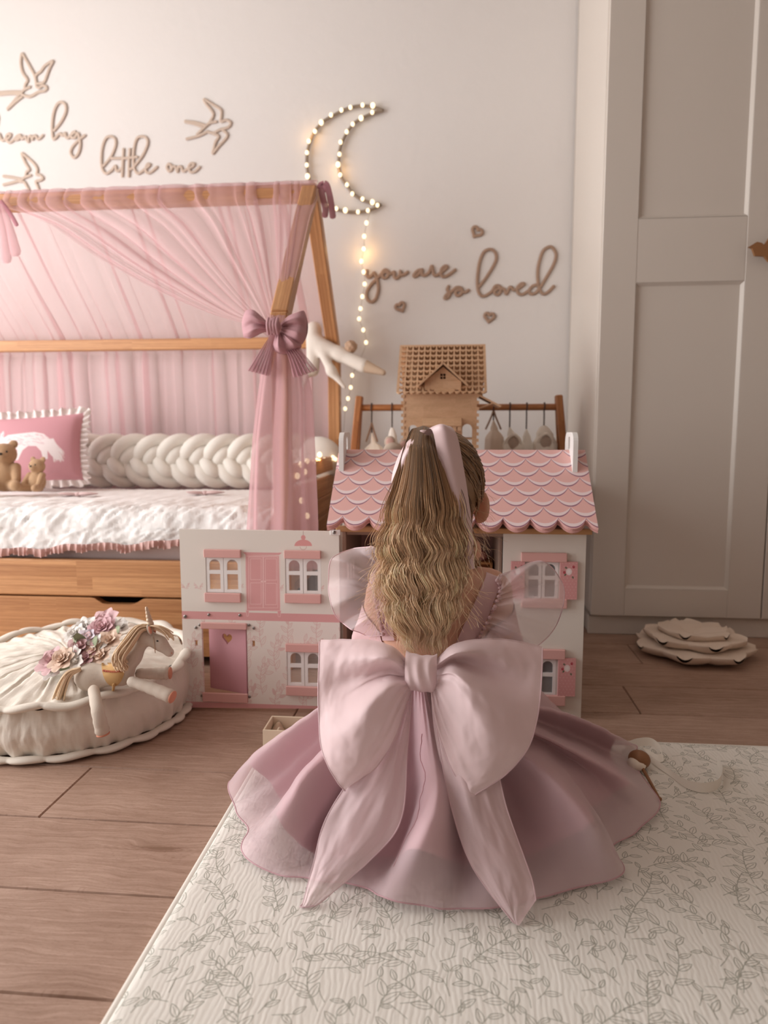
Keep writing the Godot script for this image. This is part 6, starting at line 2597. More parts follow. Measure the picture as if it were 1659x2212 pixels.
# ---------------------------------------------------------------- hair, ribbon
func lanes(py: float, tab: Array, col: int) -> float:
	for k in tab.size() - 1:
		if py <= tab[k + 1][0]: return lerpf(tab[k][col], tab[k + 1][col], clampf((py - tab[k][0]) / (tab[k + 1][0] - tab[k][0]), 0.0, 1.0))
	return tab[tab.size() - 1][col]

func build_hair(t: Node3D, hc: Vector3, hb: Basis, head: Soft) -> void:
	var hm := mat("hair", Color.WHITE, 0.32, {"vertex_color_use_as_albedo": true, "metallic_specular": 0.75})
	var r := RandomNumberGenerator.new()
	r.seed = 12
	var base := atz(914, 935, -1.155)
	var dark := Color(0.150, 0.082, 0.040)
	var mid := Color(0.54, 0.31, 0.155)
	var fair := Color(0.97, 0.67, 0.42)
	# hair combed up over the skull
	var mb := MB.new()
	var n := 1500
	for k in n:
		# start somewhere on the hairline or skull, run to the ponytail's base
		var th := r.randf_range(-PI, PI)
		var low := -0.055 + 0.016 * cos(th * 2.0)
		if absf(th) > 2.1: low = 0.035          # forehead, away from us (th = 0 faces the camera)
		elif absf(th) > 1.15: low = lerpf(-0.012, 0.03, (absf(th) - 1.15) / 0.95)
		var y := low + (r.randf() * 0.10 if r.randf() < 0.6 else r.randf() * 0.02)
		var d := Vector3(sin(th), 0, cos(th))
		var p0 := hc + hb * (Vector3(0, y + 0.0, 0) + d * 0.02)
		var pts := []
		var col := dark.lerp(mid, r.randf() * 0.8) * r.randf_range(0.8, 1.2)
		for i in 9:
			var v := i / 8.0
			var q := p0.lerp(base, v)
			var c := hc + hb * Vector3(0, lerpf(y * 0.3, 0.02, v), 0)
			var dir := q - c
			if dir.length() < 1e-4: dir = d
			dir = dir.normalized()
			# out from the middle to the skin, and a little over it
			var w := c + dir * 0.03
			for s in 14:
				var e := head.at(w)
				if e > 0.0: break
				w += dir * maxf(-e * 0.9, 0.0012)
			pts.append(w + dir * (0.0018 + 0.003 * r.randf() * (1 - v) + 0.004 * v))
		mb.tint = Color(col.r, col.g, col.b)
		mb.tube(cr(pts, 2), PackedFloat32Array([0.0011]), 3, false)
	put("combed_hair", mb, hm, t)
	# a cap under the strands so that no skin shows
	mb = MB.new()
	var rows := []
	for i in 22:
		var f := i / 21.0
		var row := PackedVector3Array()
		for j in 48:
			var a := TAU * j / 48.0
			var th := wrapf(a, -PI, PI)
			var low := -0.062
			if absf(th) > 2.1: low = 0.03
			elif absf(th) > 1.15: low = lerpf(-0.018, 0.028, (absf(th) - 1.15) / 0.95)
			elif absf(th) > 0.9: low = lerpf(-0.062, -0.018, (absf(th) - 0.9) / 0.25)
			var lat0 := asin(clampf((low - 0.012) / 0.086, -0.98, 0.9))
			var lat := lerpf(lat0, PI / 2 * 0.99, f)
			var d := Vector3(cos(lat) * sin(a), sin(lat), cos(lat) * cos(a))
			var c := hc + hb * Vector3(0, 0.012, 0.008)
			row.append(c + hb * (d * Vector3(0.0698, 0.0822, 0.0862)))
		rows.append(row)
	mb.tint = dark.lerp(mid, 0.3)
	mb.grid(rows, true, false, false)
	for i in mb.c.size(): mb.c[i] = dark.lerp(mid, 0.3)
	put("hair_cap", mb, hm, t)
	# the ponytail: locks of strands that fall and crimp
	var tab := [[918, 898, 932, -1.150, 0.012], [935, 888, 938, -1.128, 0.020], [965, 878, 946, -1.098, 0.022], [1010, 869, 962, -1.086, 0.020], [1060, 856, 980, -1.080, 0.020], [1110, 843, 988, -1.078, 0.020], [1160, 834, 993, -1.078, 0.019], [1210, 827, 1000, -1.079, 0.018], [1260, 822, 997, -1.080, 0.016], [1310, 828, 990, -1.080, 0.014], [1350, 840, 976, -1.079, 0.012], [1400, 860, 966, -1.075, 0.010], [1440, 876, 955, -1.072, 0.008]]
	mb = MB.new()
	var clumps := []
	for k in 46: clumps.append([r.randf_range(-1, 1), r.randf_range(-1, 1), r.randfn(0, 0.9), r.randf_range(0.7, 1.5), r.randf_range(-0.26, 0.26), r.randf_range(0.93, 1.07)])
	var seg := 40
	var taper := PackedFloat32Array()
	for i in seg + 1: taper.append(0.00064 * (1.0 - 0.75 * smoothstep(0.72, 1.0, float(i) / seg)))
	for k in 3400:
		var cl: Array = clumps[r.randi() % 46]
		var loose := r.randf() < 0.06
		var a := clampf(float(cl[0]) + r.randfn(0.0, 0.075 if not loose else 0.35), -1.15, 1.15)
		var b := clampf(float(cl[1]) + r.randfn(0.0, 0.25), -1.0, 1.0)
		var lim := sqrt(maxf(1.0 - a * a, 0.05))
		b *= lim
		var end := r.randf_range(1180, 1395) if r.randf() < 0.5 else r.randf_range(1330, 1412)
		if absf(a) > 0.85: end = minf(end, r.randf_range(1150, 1330))
		if r.randf() < 0.03: end = 1430
		var ph: float = cl[2] + r.randfn(0, 0.13)
		var am: float = cl[3]
		var tone: float = clampf(float(cl[4]) + r.randfn(0, 0.13), -0.35, 0.35)
		var path := PackedVector3Array()
		var cols := []
		var fly := Vector2(r.randfn(0, 1), r.randfn(0, 1)) * (0.012 if loose else 0.0022)
		var y0 := 920.0 + 6.0 * absf(a)
		for i in seg + 1:
			var v := float(i) / seg
			var py := lerpf(y0, end, v)
			var l := lanes(py, tab, 1)
			var rr := lanes(py, tab, 2)
			var z := lanes(py, tab, 3)
			var th := lanes(py, tab, 4)
			var pull := 1.0 - 0.25 * smoothstep(1330, 1430, py)
			var px := (l + rr) * 0.5 + a * (rr - l) * 0.5 * pull
			var w := smoothstep(1020, 1230, py)
			var ang := ph + (py - 1000.0) / 84.0 * TAU * float(cl[5])
			var q := atz(px, py, z + b * th)
			q.x += 0.0062 * am * w * sin(ang + a * 1.2) + fly.x * v * v
			q.z += 0.0062 * am * w * cos(ang) + fly.y * v * v * 0.6
			path.append(q)
			var tone_y := smoothstep(930.0, 1270.0, py + tone * 320.0)
			var c := dark.lerp(mid, minf(tone_y * 2.0 + 0.25, 1.0)) if tone_y < 0.5 else mid.lerp(fair, (tone_y - 0.5) * 2.0)
			cols.append(c * (1.0 + tone * 0.9))
		var i0 := mb.v.size()
		mb.tube(path, taper, 3, false)
		for i in seg + 1:
			for s in 3: mb.c[i0 + i * 3 + s] = cols[i]
	put("ponytail", mb, hm, t)
	# flyaway hairs on both sides of the tail
	mb = MB.new()
	for k in 150:
		var s := 1.0 if k % 3 == 0 else -1.0
		var py := r.randf_range(1110, 1300)
		var l := lanes(py, tab, 1 if s < 0 else 2)
		var q := atz(l - s * 14, py, -1.078)
		var pts := [q]
		var dir := Vector3(s * r.randf_range(0.1, 1.0), -1.0, r.randf_range(-0.2, 0.5)).normalized()
		for i in 5:
			q += dir * r.randf_range(0.008, 0.016)
			dir = (dir + Vector3(r.randf_range(-0.35, 0.35) + s * 0.05, r.randf_range(-0.2, 0.2), r.randf_range(-0.2, 0.2))).normalized()
			pts.append(q)
		mb.tint = mid.lerp(fair, r.randf())
		mb.tube(cr(pts, 4), PackedFloat32Array([0.00022]), 3, false)
	for k in 60:
		var q := atz(r.randf_range(1005, 1030), r.randf_range(1050, 1190), -1.15)
		var pts := [q]
		var dir := Vector3(r.randf_range(0.2, 1.0), r.randf_range(-0.9, 0.3), 0.2).normalized()
		for i in 5:
			q += dir * r.randf_range(0.004, 0.012)
			dir = (dir + Vector3(r.randf_range(-0.4, 0.4), r.randf_range(-0.5, 0.1), r.randf_range(-0.3, 0.3))).normalized()
			pts.append(q)
		mb.tint = mid.lerp(fair, r.randf())
		mb.tube(cr(pts, 4), PackedFloat32Array([0.0002]), 3, false)
	put("flyaway_hair", mb, hm, t).set_meta("kind", "stuff")
	# satin ribbon tied round the ponytail, its long end falling on the right
	var satin := mat("blush_satin", rgb(224, 196, 197), 0.34, {"rim_enabled": true, "rim": 0.5, "metallic_specular": 0.5})
	var rib := Node3D.new()
	rib.name = "hair_ribbon"
	t.add_child(rib)
	var ctrl := [
		[atz(912, 940, -1.100), atz(926, 926, -1.090), atz(936, 936, -1.082), atz(946, 985, -1.084), atz(966, 1060, -1.080), atz(986, 1140, -1.086), atz(1000, 1228, -1.100)],
		[atz(918, 938, -1.100), atz(944, 918, -1.090), atz(960, 924, -1.072), atz(972, 985, -1.078), atz(990, 1065, -1.076), atz(1008, 1145, -1.082), atz(1016, 1230, -1.096)],
		[atz(924, 942, -1.104), atz(966, 920, -1.100), atz(986, 938, -1.088), atz(998, 990, -1.092), atz(1011, 1068, -1.094), atz(1021, 1148, -1.096), atz(1026, 1228, -1.104)]]
	mb = patch(ctrl, 18, 60)
	put("ribbon_tail", mb, satin, rib)
	ctrl = [
		[atz(908, 938, -1.112), atz(882, 952, -1.104), atz(860, 986, -1.100), atz(846, 1032, -1.102), atz(848, 1072, -1.112)],
		[atz(908, 944, -1.100), atz(888, 964, -1.086), atz(870, 1000, -1.084), atz(860, 1044, -1.090), atz(860, 1084, -1.102)],
		[atz(912, 950, -1.104), atz(900, 978, -1.094), atz(890, 1012, -1.090), atz(880, 1052, -1.094), atz(876, 1092, -1.104)]]
	mb = patch(ctrl, 18, 44)
	put("ribbon_loop", mb, satin, rib)
	mb = MB.new()
	mb.tube(cr([atz(890, 950, -1.150), atz(914, 941, -1.112), atz(938, 948, -1.148)], 10), PackedFloat32Array([0.009]), 10, true, false, Vector2(1.0, 0.45))
	put("ribbon_wrap", mb, satin, rib)
	# dark hair band seen behind the ribbon
	mb = MB.new()
	mb.tube(cr([atz(978, 950, -1.165), atz(1000, 966, -1.17), atz(1018, 986, -1.18)], 8), PackedFloat32Array([0.0035]), 8)
	put("hair_tie", mb, mat("navy_elastic", rgb(40, 44, 52), 0.7), t)

# ================================================================ behind the doll house: bench, plywood house, clothes rack, soft toys
func oval(cx: float, cy: float, rx: float, ry: float, n := 12) -> PackedVector2Array:
	var out := PackedVector2Array()
	for k in n: out.append(Vector2(cx + rx * cos(TAU * k / n), cy + ry * sin(TAU * k / n)))
	return out

func build_rack_corner() -> void:
	var bt := 0.50
	var white := mat("casement_white", rgb(238, 236, 234), 0.45)
	var t := thing("toy_bench", "low white bench behind the doll house carrying the plywood house and soft toys", "bench", Vector3(0.02, 0, -2.26))
	var mb := MB.new()
	mb.box(Vector3(0.02, bt - 0.01, -2.26), Vector3(0.74, 0.02, 0.32), 0.003)
	put("top", mb, white, t)
	for x: float in [-0.32, 0.36]:
		for z: float in [-2.13, -2.39]:
			mb = MB.new()
			mb.box(Vector3(x, (bt - 0.02) / 2, z), Vector3(0.035, bt - 0.02, 0.035), 0.003)
			put("leg", mb, white, t)
	build_ply_house(bt)
	# ---- the rack
	var beech := mat("beech", Color.WHITE, 0.5, {"albedo_texture": tex(timber_picture(15, 512, 128, 1, Color(0.55, 0.34, 0.19), Color(0.72, 0.49, 0.30))), "uv1_scale": Vector3(1.5, 6, 1)})
	var zr := -2.56
	var yr := atz(990, 880, zr).y
	var xa := atz(777, 870, zr).x
	var xb := atz(1206, 870, zr).x
	t = thing("clothes_rack", "small beech clothes rack with slanted legs by the back wall", "clothes rack", Vector3((xa + xb) / 2, 0, zr))
	for x: float in [xa, xb]:
		var lean := -0.07 if x == xa else 0.07
		for s: float in [-1.0, 1.0]:
			mb = MB.new()
			mb.beam(Vector3(x + lean, 0.0, zr + s * 0.13), Vector3(x, yr + 0.04, zr + s * 0.008), 0.024, 0.02, Vector3.BACK, 0.004)
			put("leg", mb, beech, t)
	mb = MB.new()
	mb.tube(PackedVector3Array([Vector3(xa, yr, zr), Vector3(xb, yr, zr)]), PackedFloat32Array([0.0115]), 14)
	put("rail", mb, beech, t)
	mb = MB.new()
	mb.box(Vector3((xa + xb) / 2, 0.12, zr), Vector3(xb - xa + 0.1, 0.016, 0.2), 0.003)
	put("shelf", mb, beech, t)
	var cream := rgb(244, 238, 228)
	garment("knit_robe", "cream knitted doll robe on a cord, leftmost on the rack", 803, 872, 932, 790, 826, cream, 1, zr, yr)
	garment("white_bonnet", "small white doll bonnet on a dark cord, between the robe and plywood house", 847, 872, 922, 838, 858, rgb(240, 236, 230), 2, zr, yr)
	garment("brown_wrap", "brown and white doll wrap on rack just right of the plywood house", 1066, 876, 905, 1051, 1084, rgb(222, 204, 188), 3, zr, yr)
	garment("hooded_cape", "cream hooded doll cape with pointed hood and split front on the rack", 1101, 872, 920, 1085, 1130, cream, 4, zr, yr)
	garment("narrow_cape", "narrow pale doll cape on the rack, second from the right leg", 1137, 870, 924, 1126, 1150, rgb(242, 237, 228), 5, zr, yr)
	garment("domed_cape", "cream doll cape with domed hood open in front, rightmost on the rack", 1175, 868, 918, 1155, 1199, rgb(243, 236, 226), 6, zr, yr)
	# ---- soft toys on the bench
	var felt := mat("mouse_felt", rgb(196, 178, 162), 0.95)
	var c := atz(851, 958, -2.155)
	c.y = bt
	t = thing("toy_mouse", "beige felt toy mouse with round ears left of the plywood house", "soft toy", c)
	var s := Soft.new()
	s.egg(c + Vector3(0, 0.04, 0), Vector3(0.034, 0.042, 0.03), 0.02)
	s.egg(c + Vector3(-0.002, 0.098, 0.004), Vector3(0.029, 0.023, 0.024), 0.015)
	s.bone(c + Vector3(-0.01, 0.096, 0.015), c + Vector3(-0.034, 0.092, 0.026), 0.014, 0.006, 0.01)
	for x: float in [-1.0, 1.0]:
		s.bone(c + Vector3(x * 0.024, 0.06, 0.01), c + Vector3(x * 0.034, 0.022, 0.026), 0.010, 0.009, 0.01)
		s.bone(c + Vector3(x * 0.016, 0.012, 0.01), c + Vector3(x * 0.024, 0.010, 0.05), 0.011, 0.010, 0.01)
	mb = MB.new()
	s.mesh_into(mb, 0.004)
	put("body", mb, felt, t)
	for q: Array in [[0.030, 0.112, 0.2], [-0.012, 0.122, -0.1]]:
		mb = MB.new()
		mb.ball(c + Vector3(q[0], q[1], 0), Vector3(0.017, 0.018, 0.005), Basis(Vector3.UP, q[2]), 16, 9)
		var ear := put("ear", mb, felt, t)
		mb = MB.new()
		mb.ball(c + Vector3(q[0], q[1], 0.0035), Vector3(0.012, 0.013, 0.003), Basis(Vector3.UP, q[2]), 14, 8)
		put("ear_lining", mb, mat("mouse_pink", rgb(216, 176, 164), 0.95), ear)
	c = atz(848, 972, -2.115)
	mb = MB.new()
	mb.lathe(PackedVector2Array([Vector2(0.002, 0), Vector2(0.022, 0.001), Vector2(0.032, 0.014), Vector2(0.036, 0.034), Vector2(0.033, 0.052), Vector2(0.024, 0.068), Vector2(0.012, 0.076), Vector2(0.001, 0.079)]), 24)
	var o := put("cloth_ball", mb, mat("grey_jersey", rgb(202, 200, 196), 0.95, cloth_bump("g", 0.2, 0.03, 20.0)))
	o.position = Vector3(c.x, bt, c.z)
	tag(o, "pale grey soft cloth ball in front of the toy mouse", "soft toy")
	for q: Array in [[1012, "cream toy rabbit seated right of the girl's ribbon, in front of the plywood house", -2.145, 0.085]]:
		c = atz(q[0], 975, q[2])
		c.y = bt
		t = thing("toy_rabbit", q[1], "soft toy", c)
		s = Soft.new()
		s.egg(c + Vector3(0, 0.032, 0), Vector3(0.026, 0.033, 0.022), 0.015)
		s.egg(c + Vector3(0, 0.078, 0.004), Vector3(0.022, 0.020, 0.019), 0.012)
		for x: float in [-1.0, 1.0]:
			s.bone(c + Vector3(x * 0.012, 0.09, 0), c + Vector3(x * 0.028, 0.058, 0.012), 0.006, 0.008, 0.006)
			s.bone(c + Vector3(x * 0.012, 0.01, 0.0), c + Vector3(x * 0.022, 0.009, 0.032), 0.010, 0.009, 0.008)
		mb = MB.new()
		s.mesh_into(mb, 0.0036)
		put("body", mb, mat("rabbit_plush", rgb(224, 208, 190), 1.0), t)
		for x: float in [-1.0, 1.0]:
			mb = MB.new()
			mb.ball(c + Vector3(x * 0.008, 0.082, 0.0215), Vector3.ONE * 0.0022, Basis(), 8, 6)
			put("eye", mb, mat("bead_black", rgb(34, 26, 22), 0.25), t)
	for q: Array in [[1035, "left of two small white candle-shaped wooden pegs right of the rabbit"], [1048, "right of two small white candle-shaped wooden pegs beside the rabbit"]]:
		c = atz(q[0], 970, -2.14)
		mb = MB.new()
		mb.lathe(PackedVector2Array([Vector2(0.001, 0), Vector2(0.011, 0.0), Vector2(0.012, 0.004), Vector2(0.010, 0.05), Vector2(0.008, 0.086), Vector2(0.0065, 0.094), Vector2(0.001, 0.097)]), 16)
		o = put("toy_peg", mb, mat("peg_white", rgb(236, 228, 220), 0.5))
		o.position = Vector3(c.x, bt, c.z)
		tag(o, q[1], "toy", "white pegs")
	c = atz(1186, 984, -2.14)
	mb = MB.new()
	var pts := []
	for k in 25:
		var a := TAU * k / 24.0
		pts.append(Vector3(c.x + 0.040 * cos(a), bt + 0.057 + 0.030 * sin(a), c.z))
	mb.tube(PackedVector3Array(pts.slice(0, 24)), PackedFloat32Array([0.009]), 10, false, true)
	o = put("fabric_ring", mb, mat("ring_white", rgb(238, 234, 228), 0.9))
	mb = null
	tag(o, "white padded fabric ring standing behind the roof at the right handle", "toy")
	o.position.y = -0.018

func garment(called: String, label: String, px: float, py0: float, py1: float, pl: float, pr: float, col: Color, kind: int, zr: float, yr: float) -> void:
	var top := atz(px, py1, zr)
	var l := atz(pl, 975, zr).x
	var r := atz(pr, 975, zr).x
	var t := thing(called, label, "doll clothes", Vector3(top.x, yr, zr), "doll clothes on the rack")
	var mb := MB.new()
	var y0 := yr + 0.0125
	mb.tube(cr([Vector3(top.x - 0.001, y0 - 0.024, zr + 0.0135), Vector3(top.x, y0 - 0.006, zr + 0.0125), Vector3(top.x, y0 + 0.0025, zr), Vector3(top.x, y0 - 0.008, zr - 0.0135), Vector3(top.x, y0 - 0.03, zr - 0.004), Vector3(top.x, lerpf(y0, top.y, 0.6), zr), Vector3(top.x, top.y - 0.004, zr)], 6), PackedFloat32Array([0.0024]), 6)
	put("cord", mb, mat("cord_dark", rgb(74, 58, 52), 0.8), t)
	if kind == 1 or kind == 3:
		mb = MB.new()
		var w := 0.020 if kind == 1 else 0.026
		for s: float in [-1.0, 1.0]: mb.tube(cr([Vector3(top.x, top.y + 0.03, zr), Vector3(top.x + s * w * 0.35, top.y + 0.004, zr), Vector3(top.x + s * w, top.y - 0.035, zr)], 6), PackedFloat32Array([0.0032]), 8)
		put("hanger", mb, mat("hanger_brown", rgb(158, 128, 108), 0.8), t)
	var m := mat("doll_cloth_%d" % kind, col, 0.95, cloth_bump("d", 0.2, 0.03, 20.0))
	var rows := []
	var n := 60
	var len := 0.20
	for i in 26:
		var v := i / 25.0
		var row := PackedVector3Array()
		# half width by height: a hood, a neck, a spreading skirt
		var full := (r - l) * 0.5
		var hood: float = {1: 0.32, 2: 0.9, 3: 0.5, 4: 0.45, 5: 0.75, 6: 0.85}[kind]
		var w: float
		if v < 0.16: w = full * hood * sqrt(v / 0.16) if kind == 6 or kind == 2 else full * hood * (v / 0.16)
		elif v < 0.24: w = full * lerpf(hood, hood * 0.92, (v - 0.16) / 0.08)
		else: w = full * lerpf(hood * 0.92, 1.2, smoothstep(0.16, 0.34, v))
		for j in n:
			var a := TAU * j / n
			var fold := 1.0 + 0.13 * sin(a * 7.0 + kind) * v + 0.05 * sin(a * 13.0 + v * 4.0) * v
			var dz := w * 0.55 * fold
			var cx := lerpf(top.x, (l + r) * 0.5, smoothstep(0.0, 0.25, v))
			row.append(Vector3(cx + cos(a) * maxf(w, 0.001) * fold, top.y - v * len, zr - sin(a) * maxf(dz, 0.001)))
		rows.append(row)
	rows.reverse()
	mb = MB.new()
	mb.grid(rows, true)
	put("cloth", mb, m, t)
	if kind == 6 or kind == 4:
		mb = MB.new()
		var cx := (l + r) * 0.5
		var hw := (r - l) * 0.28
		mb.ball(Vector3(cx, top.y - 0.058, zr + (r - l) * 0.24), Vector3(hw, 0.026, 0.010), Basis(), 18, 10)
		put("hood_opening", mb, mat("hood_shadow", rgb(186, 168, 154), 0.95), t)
		mb = MB.new()
		mb.tube(cr([Vector3(cx - hw * 1.25, top.y - 0.07, zr + 0.010), Vector3(cx - hw, top.y - 0.045, zr + 0.020), Vector3(cx, top.y - 0.03, zr + 0.026), Vector3(cx + hw, top.y - 0.045, zr + 0.020), Vector3(cx + hw * 1.25, top.y - 0.07, zr + 0.010)], 8), PackedFloat32Array([0.006]), 8)
		put("hood_brim", mb, m, t)

func build_ply_house(bt: float) -> void:
	var ply := mat("birch_ply", Color.WHITE, 0.6, {"albedo_texture": tex(timber_picture(44, 512, 256, 1, Color(0.76, 0.60, 0.46), Color(0.88, 0.73, 0.59))), "uv1_scale": Vector3(2.0, 4.0, 1.0)})
	var ply2 := mat("birch_ply_panel", Color.WHITE, 0.6, {"albedo_texture": ply.albedo_texture})
	var zf := -2.225
	var xa := atz(871, 900, zf).x
	var xb := atz(1030, 900, zf).x
	var eave_y := atz(955, 850, zf + 0.02).y
	var zr := zf - 0.135
	var ridge_y := atz(960, 747, zr).y
	var t := thing("plywood_house", "laser-cut plywood toy house with bear-shaped holes cut through its roof", "doll house", Vector3((xa + xb) / 2, bt, zr))
	var h := eave_y - bt
	var w := xb - xa
	# front wall: doorway and arched windows
	var mb := MB.new()
	mb.xf = Transform3D(Basis(), Vector3(xa, bt, zf - 0.005))
	var loc := func(px: float, py: float) -> Vector2:
		var q := atz(px, py, zf)
		return Vector2(q.x - xa, q.y - bt)
	var holes := []
	for q: Array in [[882, 918, 902, 968], [998, 916, 1020, 968]]:
		var a: Vector2 = loc.call(q[0], q[3])
		var b: Vector2 = loc.call(q[2], q[1])
		holes.append(arch_poly(Rect2(a, b - a)))
	var d0: Vector2 = loc.call(932, 930)
	holes.append(rect_poly(Rect2(d0.x, 0.02, 0.055, d0.y - 0.03)))
	mb.slab(PackedVector2Array([Vector2(0, 0), Vector2(w, 0), Vector2(w, h), Vector2(0, h)]), holes, 0.005, Rect2(0, 0, w, h))
	put("front_wall", mb, ply2, t)
	for x: float in [xa + 0.0025, xb - 0.0025]:
		mb = MB.new()
		mb.xf = Transform3D(Basis(Vector3(0, 0, 1), Vector3.UP, Vector3(-1, 0, 0)), Vector3(x + 0.0025, bt, zr))
		mb.slab(PackedVector2Array([Vector2(-0.13, 0), Vector2(0.13, 0), Vector2(0.13, h), Vector2(0, ridge_y - bt - 0.008), Vector2(-0.13, h)]), [rect_poly(Rect2(-0.03, 0.1, 0.06, 0.08))], 0.005, Rect2(-0.13, 0, 0.26, 0.4))
		put("side_wall", mb, ply2, t)
	for y: float in [0.0028, 0.13]:
		mb = MB.new()
		mb.box(Vector3((xa + xb) / 2, bt + y, zr), Vector3(w - 0.012, 0.005, 0.25))
		put("storey_floor", mb, ply, t)
	# finger joints down both corners
	for x: float in [xa - 0.001, xb + 0.001]:
		mb = MB.new()
		for k in 14: mb.box(Vector3(x, bt + 0.012 + k * 0.019, zf - 0.0015), Vector3(0.011, 0.0095, 0.007))
		var o := put("finger_joints", mb, ply, t)
		o.set_meta("kind", "stuff")
	# roof boards with rows of holes
	var ra := atz(856, 851, zf + 0.022)
	var rb := atz(1052, 849, zf + 0.022)
	var top := Vector3(ra.x, ridge_y, zr)
	var bot := Vector3(ra.x, eave_y - 0.002, zf + 0.022)
	var sl := (top - bot).length()
	var rw := rb.x - ra.x
	for side in 2:
		var yv := (top - bot).normalized()
		var xv := Vector3.RIGHT
		var o := bot
		if side == 1:
			yv.z = -yv.z
			xv = Vector3.LEFT
			o = Vector3(ra.x + rw, bot.y, 2 * zr - bot.z)
		holes = []
		var cols := 14
		var rws := 9
		for i in cols:
			for j in rws:
				var cx := rw * 0.055 + (rw * 0.89) * i / (cols - 1.0)
				var cy := sl * 0.075 + (sl * 0.85) * j / (rws - 1.0)
				var a := rw * 0.0262
				var b := sl * 0.040
				if side == 1 or absf(cx - rw * 0.52) < rw * 0.10 and cy < sl * 0.42: continue
				holes.append(PackedVector2Array([Vector2(cx - a * 0.7, cy - b), Vector2(cx + a * 0.7, cy - b), Vector2(cx + a, cy - b * 0.4), Vector2(cx + a, cy + b), Vector2(cx + a * 0.45, cy + b), Vector2(cx + a * 0.4, cy + b * 0.55), Vector2(cx - a * 0.4, cy + b * 0.55), Vector2(cx - a * 0.45, cy + b), Vector2(cx - a, cy + b), Vector2(cx - a, cy - b * 0.4)]))
		var out := PackedVector2Array([Vector2(rw, sl), Vector2(0, sl)])
		for k in 85:
			var x := rw * k / 84.0
			var u := x / (rw / 14.0)
			out.append(Vector2(x, 0.007 - 0.007 * absf(sin(u * PI))))
		mb = MB.new()
		mb.xf = Transform3D(Basis(xv, yv, xv.cross(yv)), o)
		mb.slab(out, holes, 0.005, Rect2(0, 0, rw, sl))
		put("roof_board", mb, ply2, t)
	# dormer
	var dc := atz(957, 830, zf + 0.024)
	var dz := zf + 0.012
	mb = MB.new()
	var da := atz(917, 824, dz)
	var db := atz(996, 824, dz)
	var dp := atz(957, 792, dz)
	mb.xf = Transform3D(Basis(), Vector3(0, 0, dz - 0.006))
	var wh := []
	for q: Array in [[951, 807], [957.5, 807], [951, 813.5], [957.5, 813.5]]:
		var s := atz(q[0], q[1] + 5.4, dz)
		var e := atz(q[0] + 5.2, q[1], dz)
		wh.append(rect_poly(Rect2(s.x, s.y, e.x - s.x, e.y - s.y)))
	mb.slab(PackedVector2Array([Vector2(da.x, da.y), Vector2(db.x, db.y), Vector2(dp.x, dp.y)]), wh, 0.005, Rect2(da.x, da.y, 0.11, 0.11))
	var dorm := Node3D.new()
	dorm.name = "dormer"
	t.add_child(dorm)
	put("gable", mb, ply2, dorm)
	mb = MB.new()
	mb.box(Vector3(dc.x, atz(957, 833, dz).y, dz - 0.03), Vector3(db.x - da.x, 0.028, 0.06), 0.001)
	put("base", mb, ply, dorm)
	for s: float in [-1.0, 1.0]:
		mb = MB.new()
		var lo := Vector3(dc.x + s * (db.x - da.x) * 0.68, da.y - 0.014, dz - 0.03)
		mb.beam(lo, Vector3(dc.x, dp.y + 0.010, dz - 0.03), 0.09, 0.005, Vector3.RIGHT, 0.0)
		put("dormer_roof", mb, ply, dorm)
	# awning over the door and the little side roof
	mb = MB.new()
	var aw := atz(955, 904, zf)
	mb.box(Vector3(aw.x, aw.y - 0.012, zf + 0.012), Vector3(0.118, 0.005, 0.034), 0.0, Basis(Vector3.RIGHT, 0.75))
	put("awning", mb, ply, t)
	mb = MB.new()
	for k in 8: mb.box(Vector3(aw.x - 0.052 + k * 0.0149, aw.y - 0.031, zf + 0.024), Vector3(0.011, 0.012, 0.004))
	var sc := put("awning_scallops", mb, ply, t)
	sc.set_meta("kind", "stuff")
	mb = MB.new()
	var s0 := atz(1036, 864, zf - 0.06)
	mb.beam(Vector3(s0.x - 0.004, s0.y + 0.012, zf - 0.06), Vector3(s0.x + 0.062, s0.y - 0.022, zf - 0.06), 0.13, 0.005, Vector3.UP, 0.0)
	put("side_roof", mb, ply, t)
	mb = MB.new()
	mb.box(Vector3(s0.x + 0.02, s0.y - 0.018, zf - 0.06), Vector3(0.05, 0.004, 0.10), 0.0, Basis(Vector3.BACK, 0.35))
	put("side_bracket", mb, ply, t)

# ================================================================ on the wall: cut-out words, swallows, hearts, moon of lights
func strokes(called: String, label: String, cat: String, lines: Array, w: float, m: Material, ox: float, oy: float, sc: float, group := "") -> void:
	var z := WALL_Z + 0.0042
	var mb := MB.new()
	var first := true
	var origin := Vector3.ZERO
	for l: Array in lines:
		var pts := []
		for k in range(0, l.size(), 2): pts.append(atz(ox + float(l[k]) * sc, oy + float(l[k + 1]) * sc, z))
		if first: origin = pts[0]
		first = false
		mb.tube(cr(pts, 7), PackedFloat32Array([w]), 8, true, false, Vector2(0.42, 1.0), Vector3.BACK)
	for i in mb.v.size(): mb.v[i] -= origin
	var o := put(called, mb, m)
	o.position = origin
	tag(o, label, cat, group)

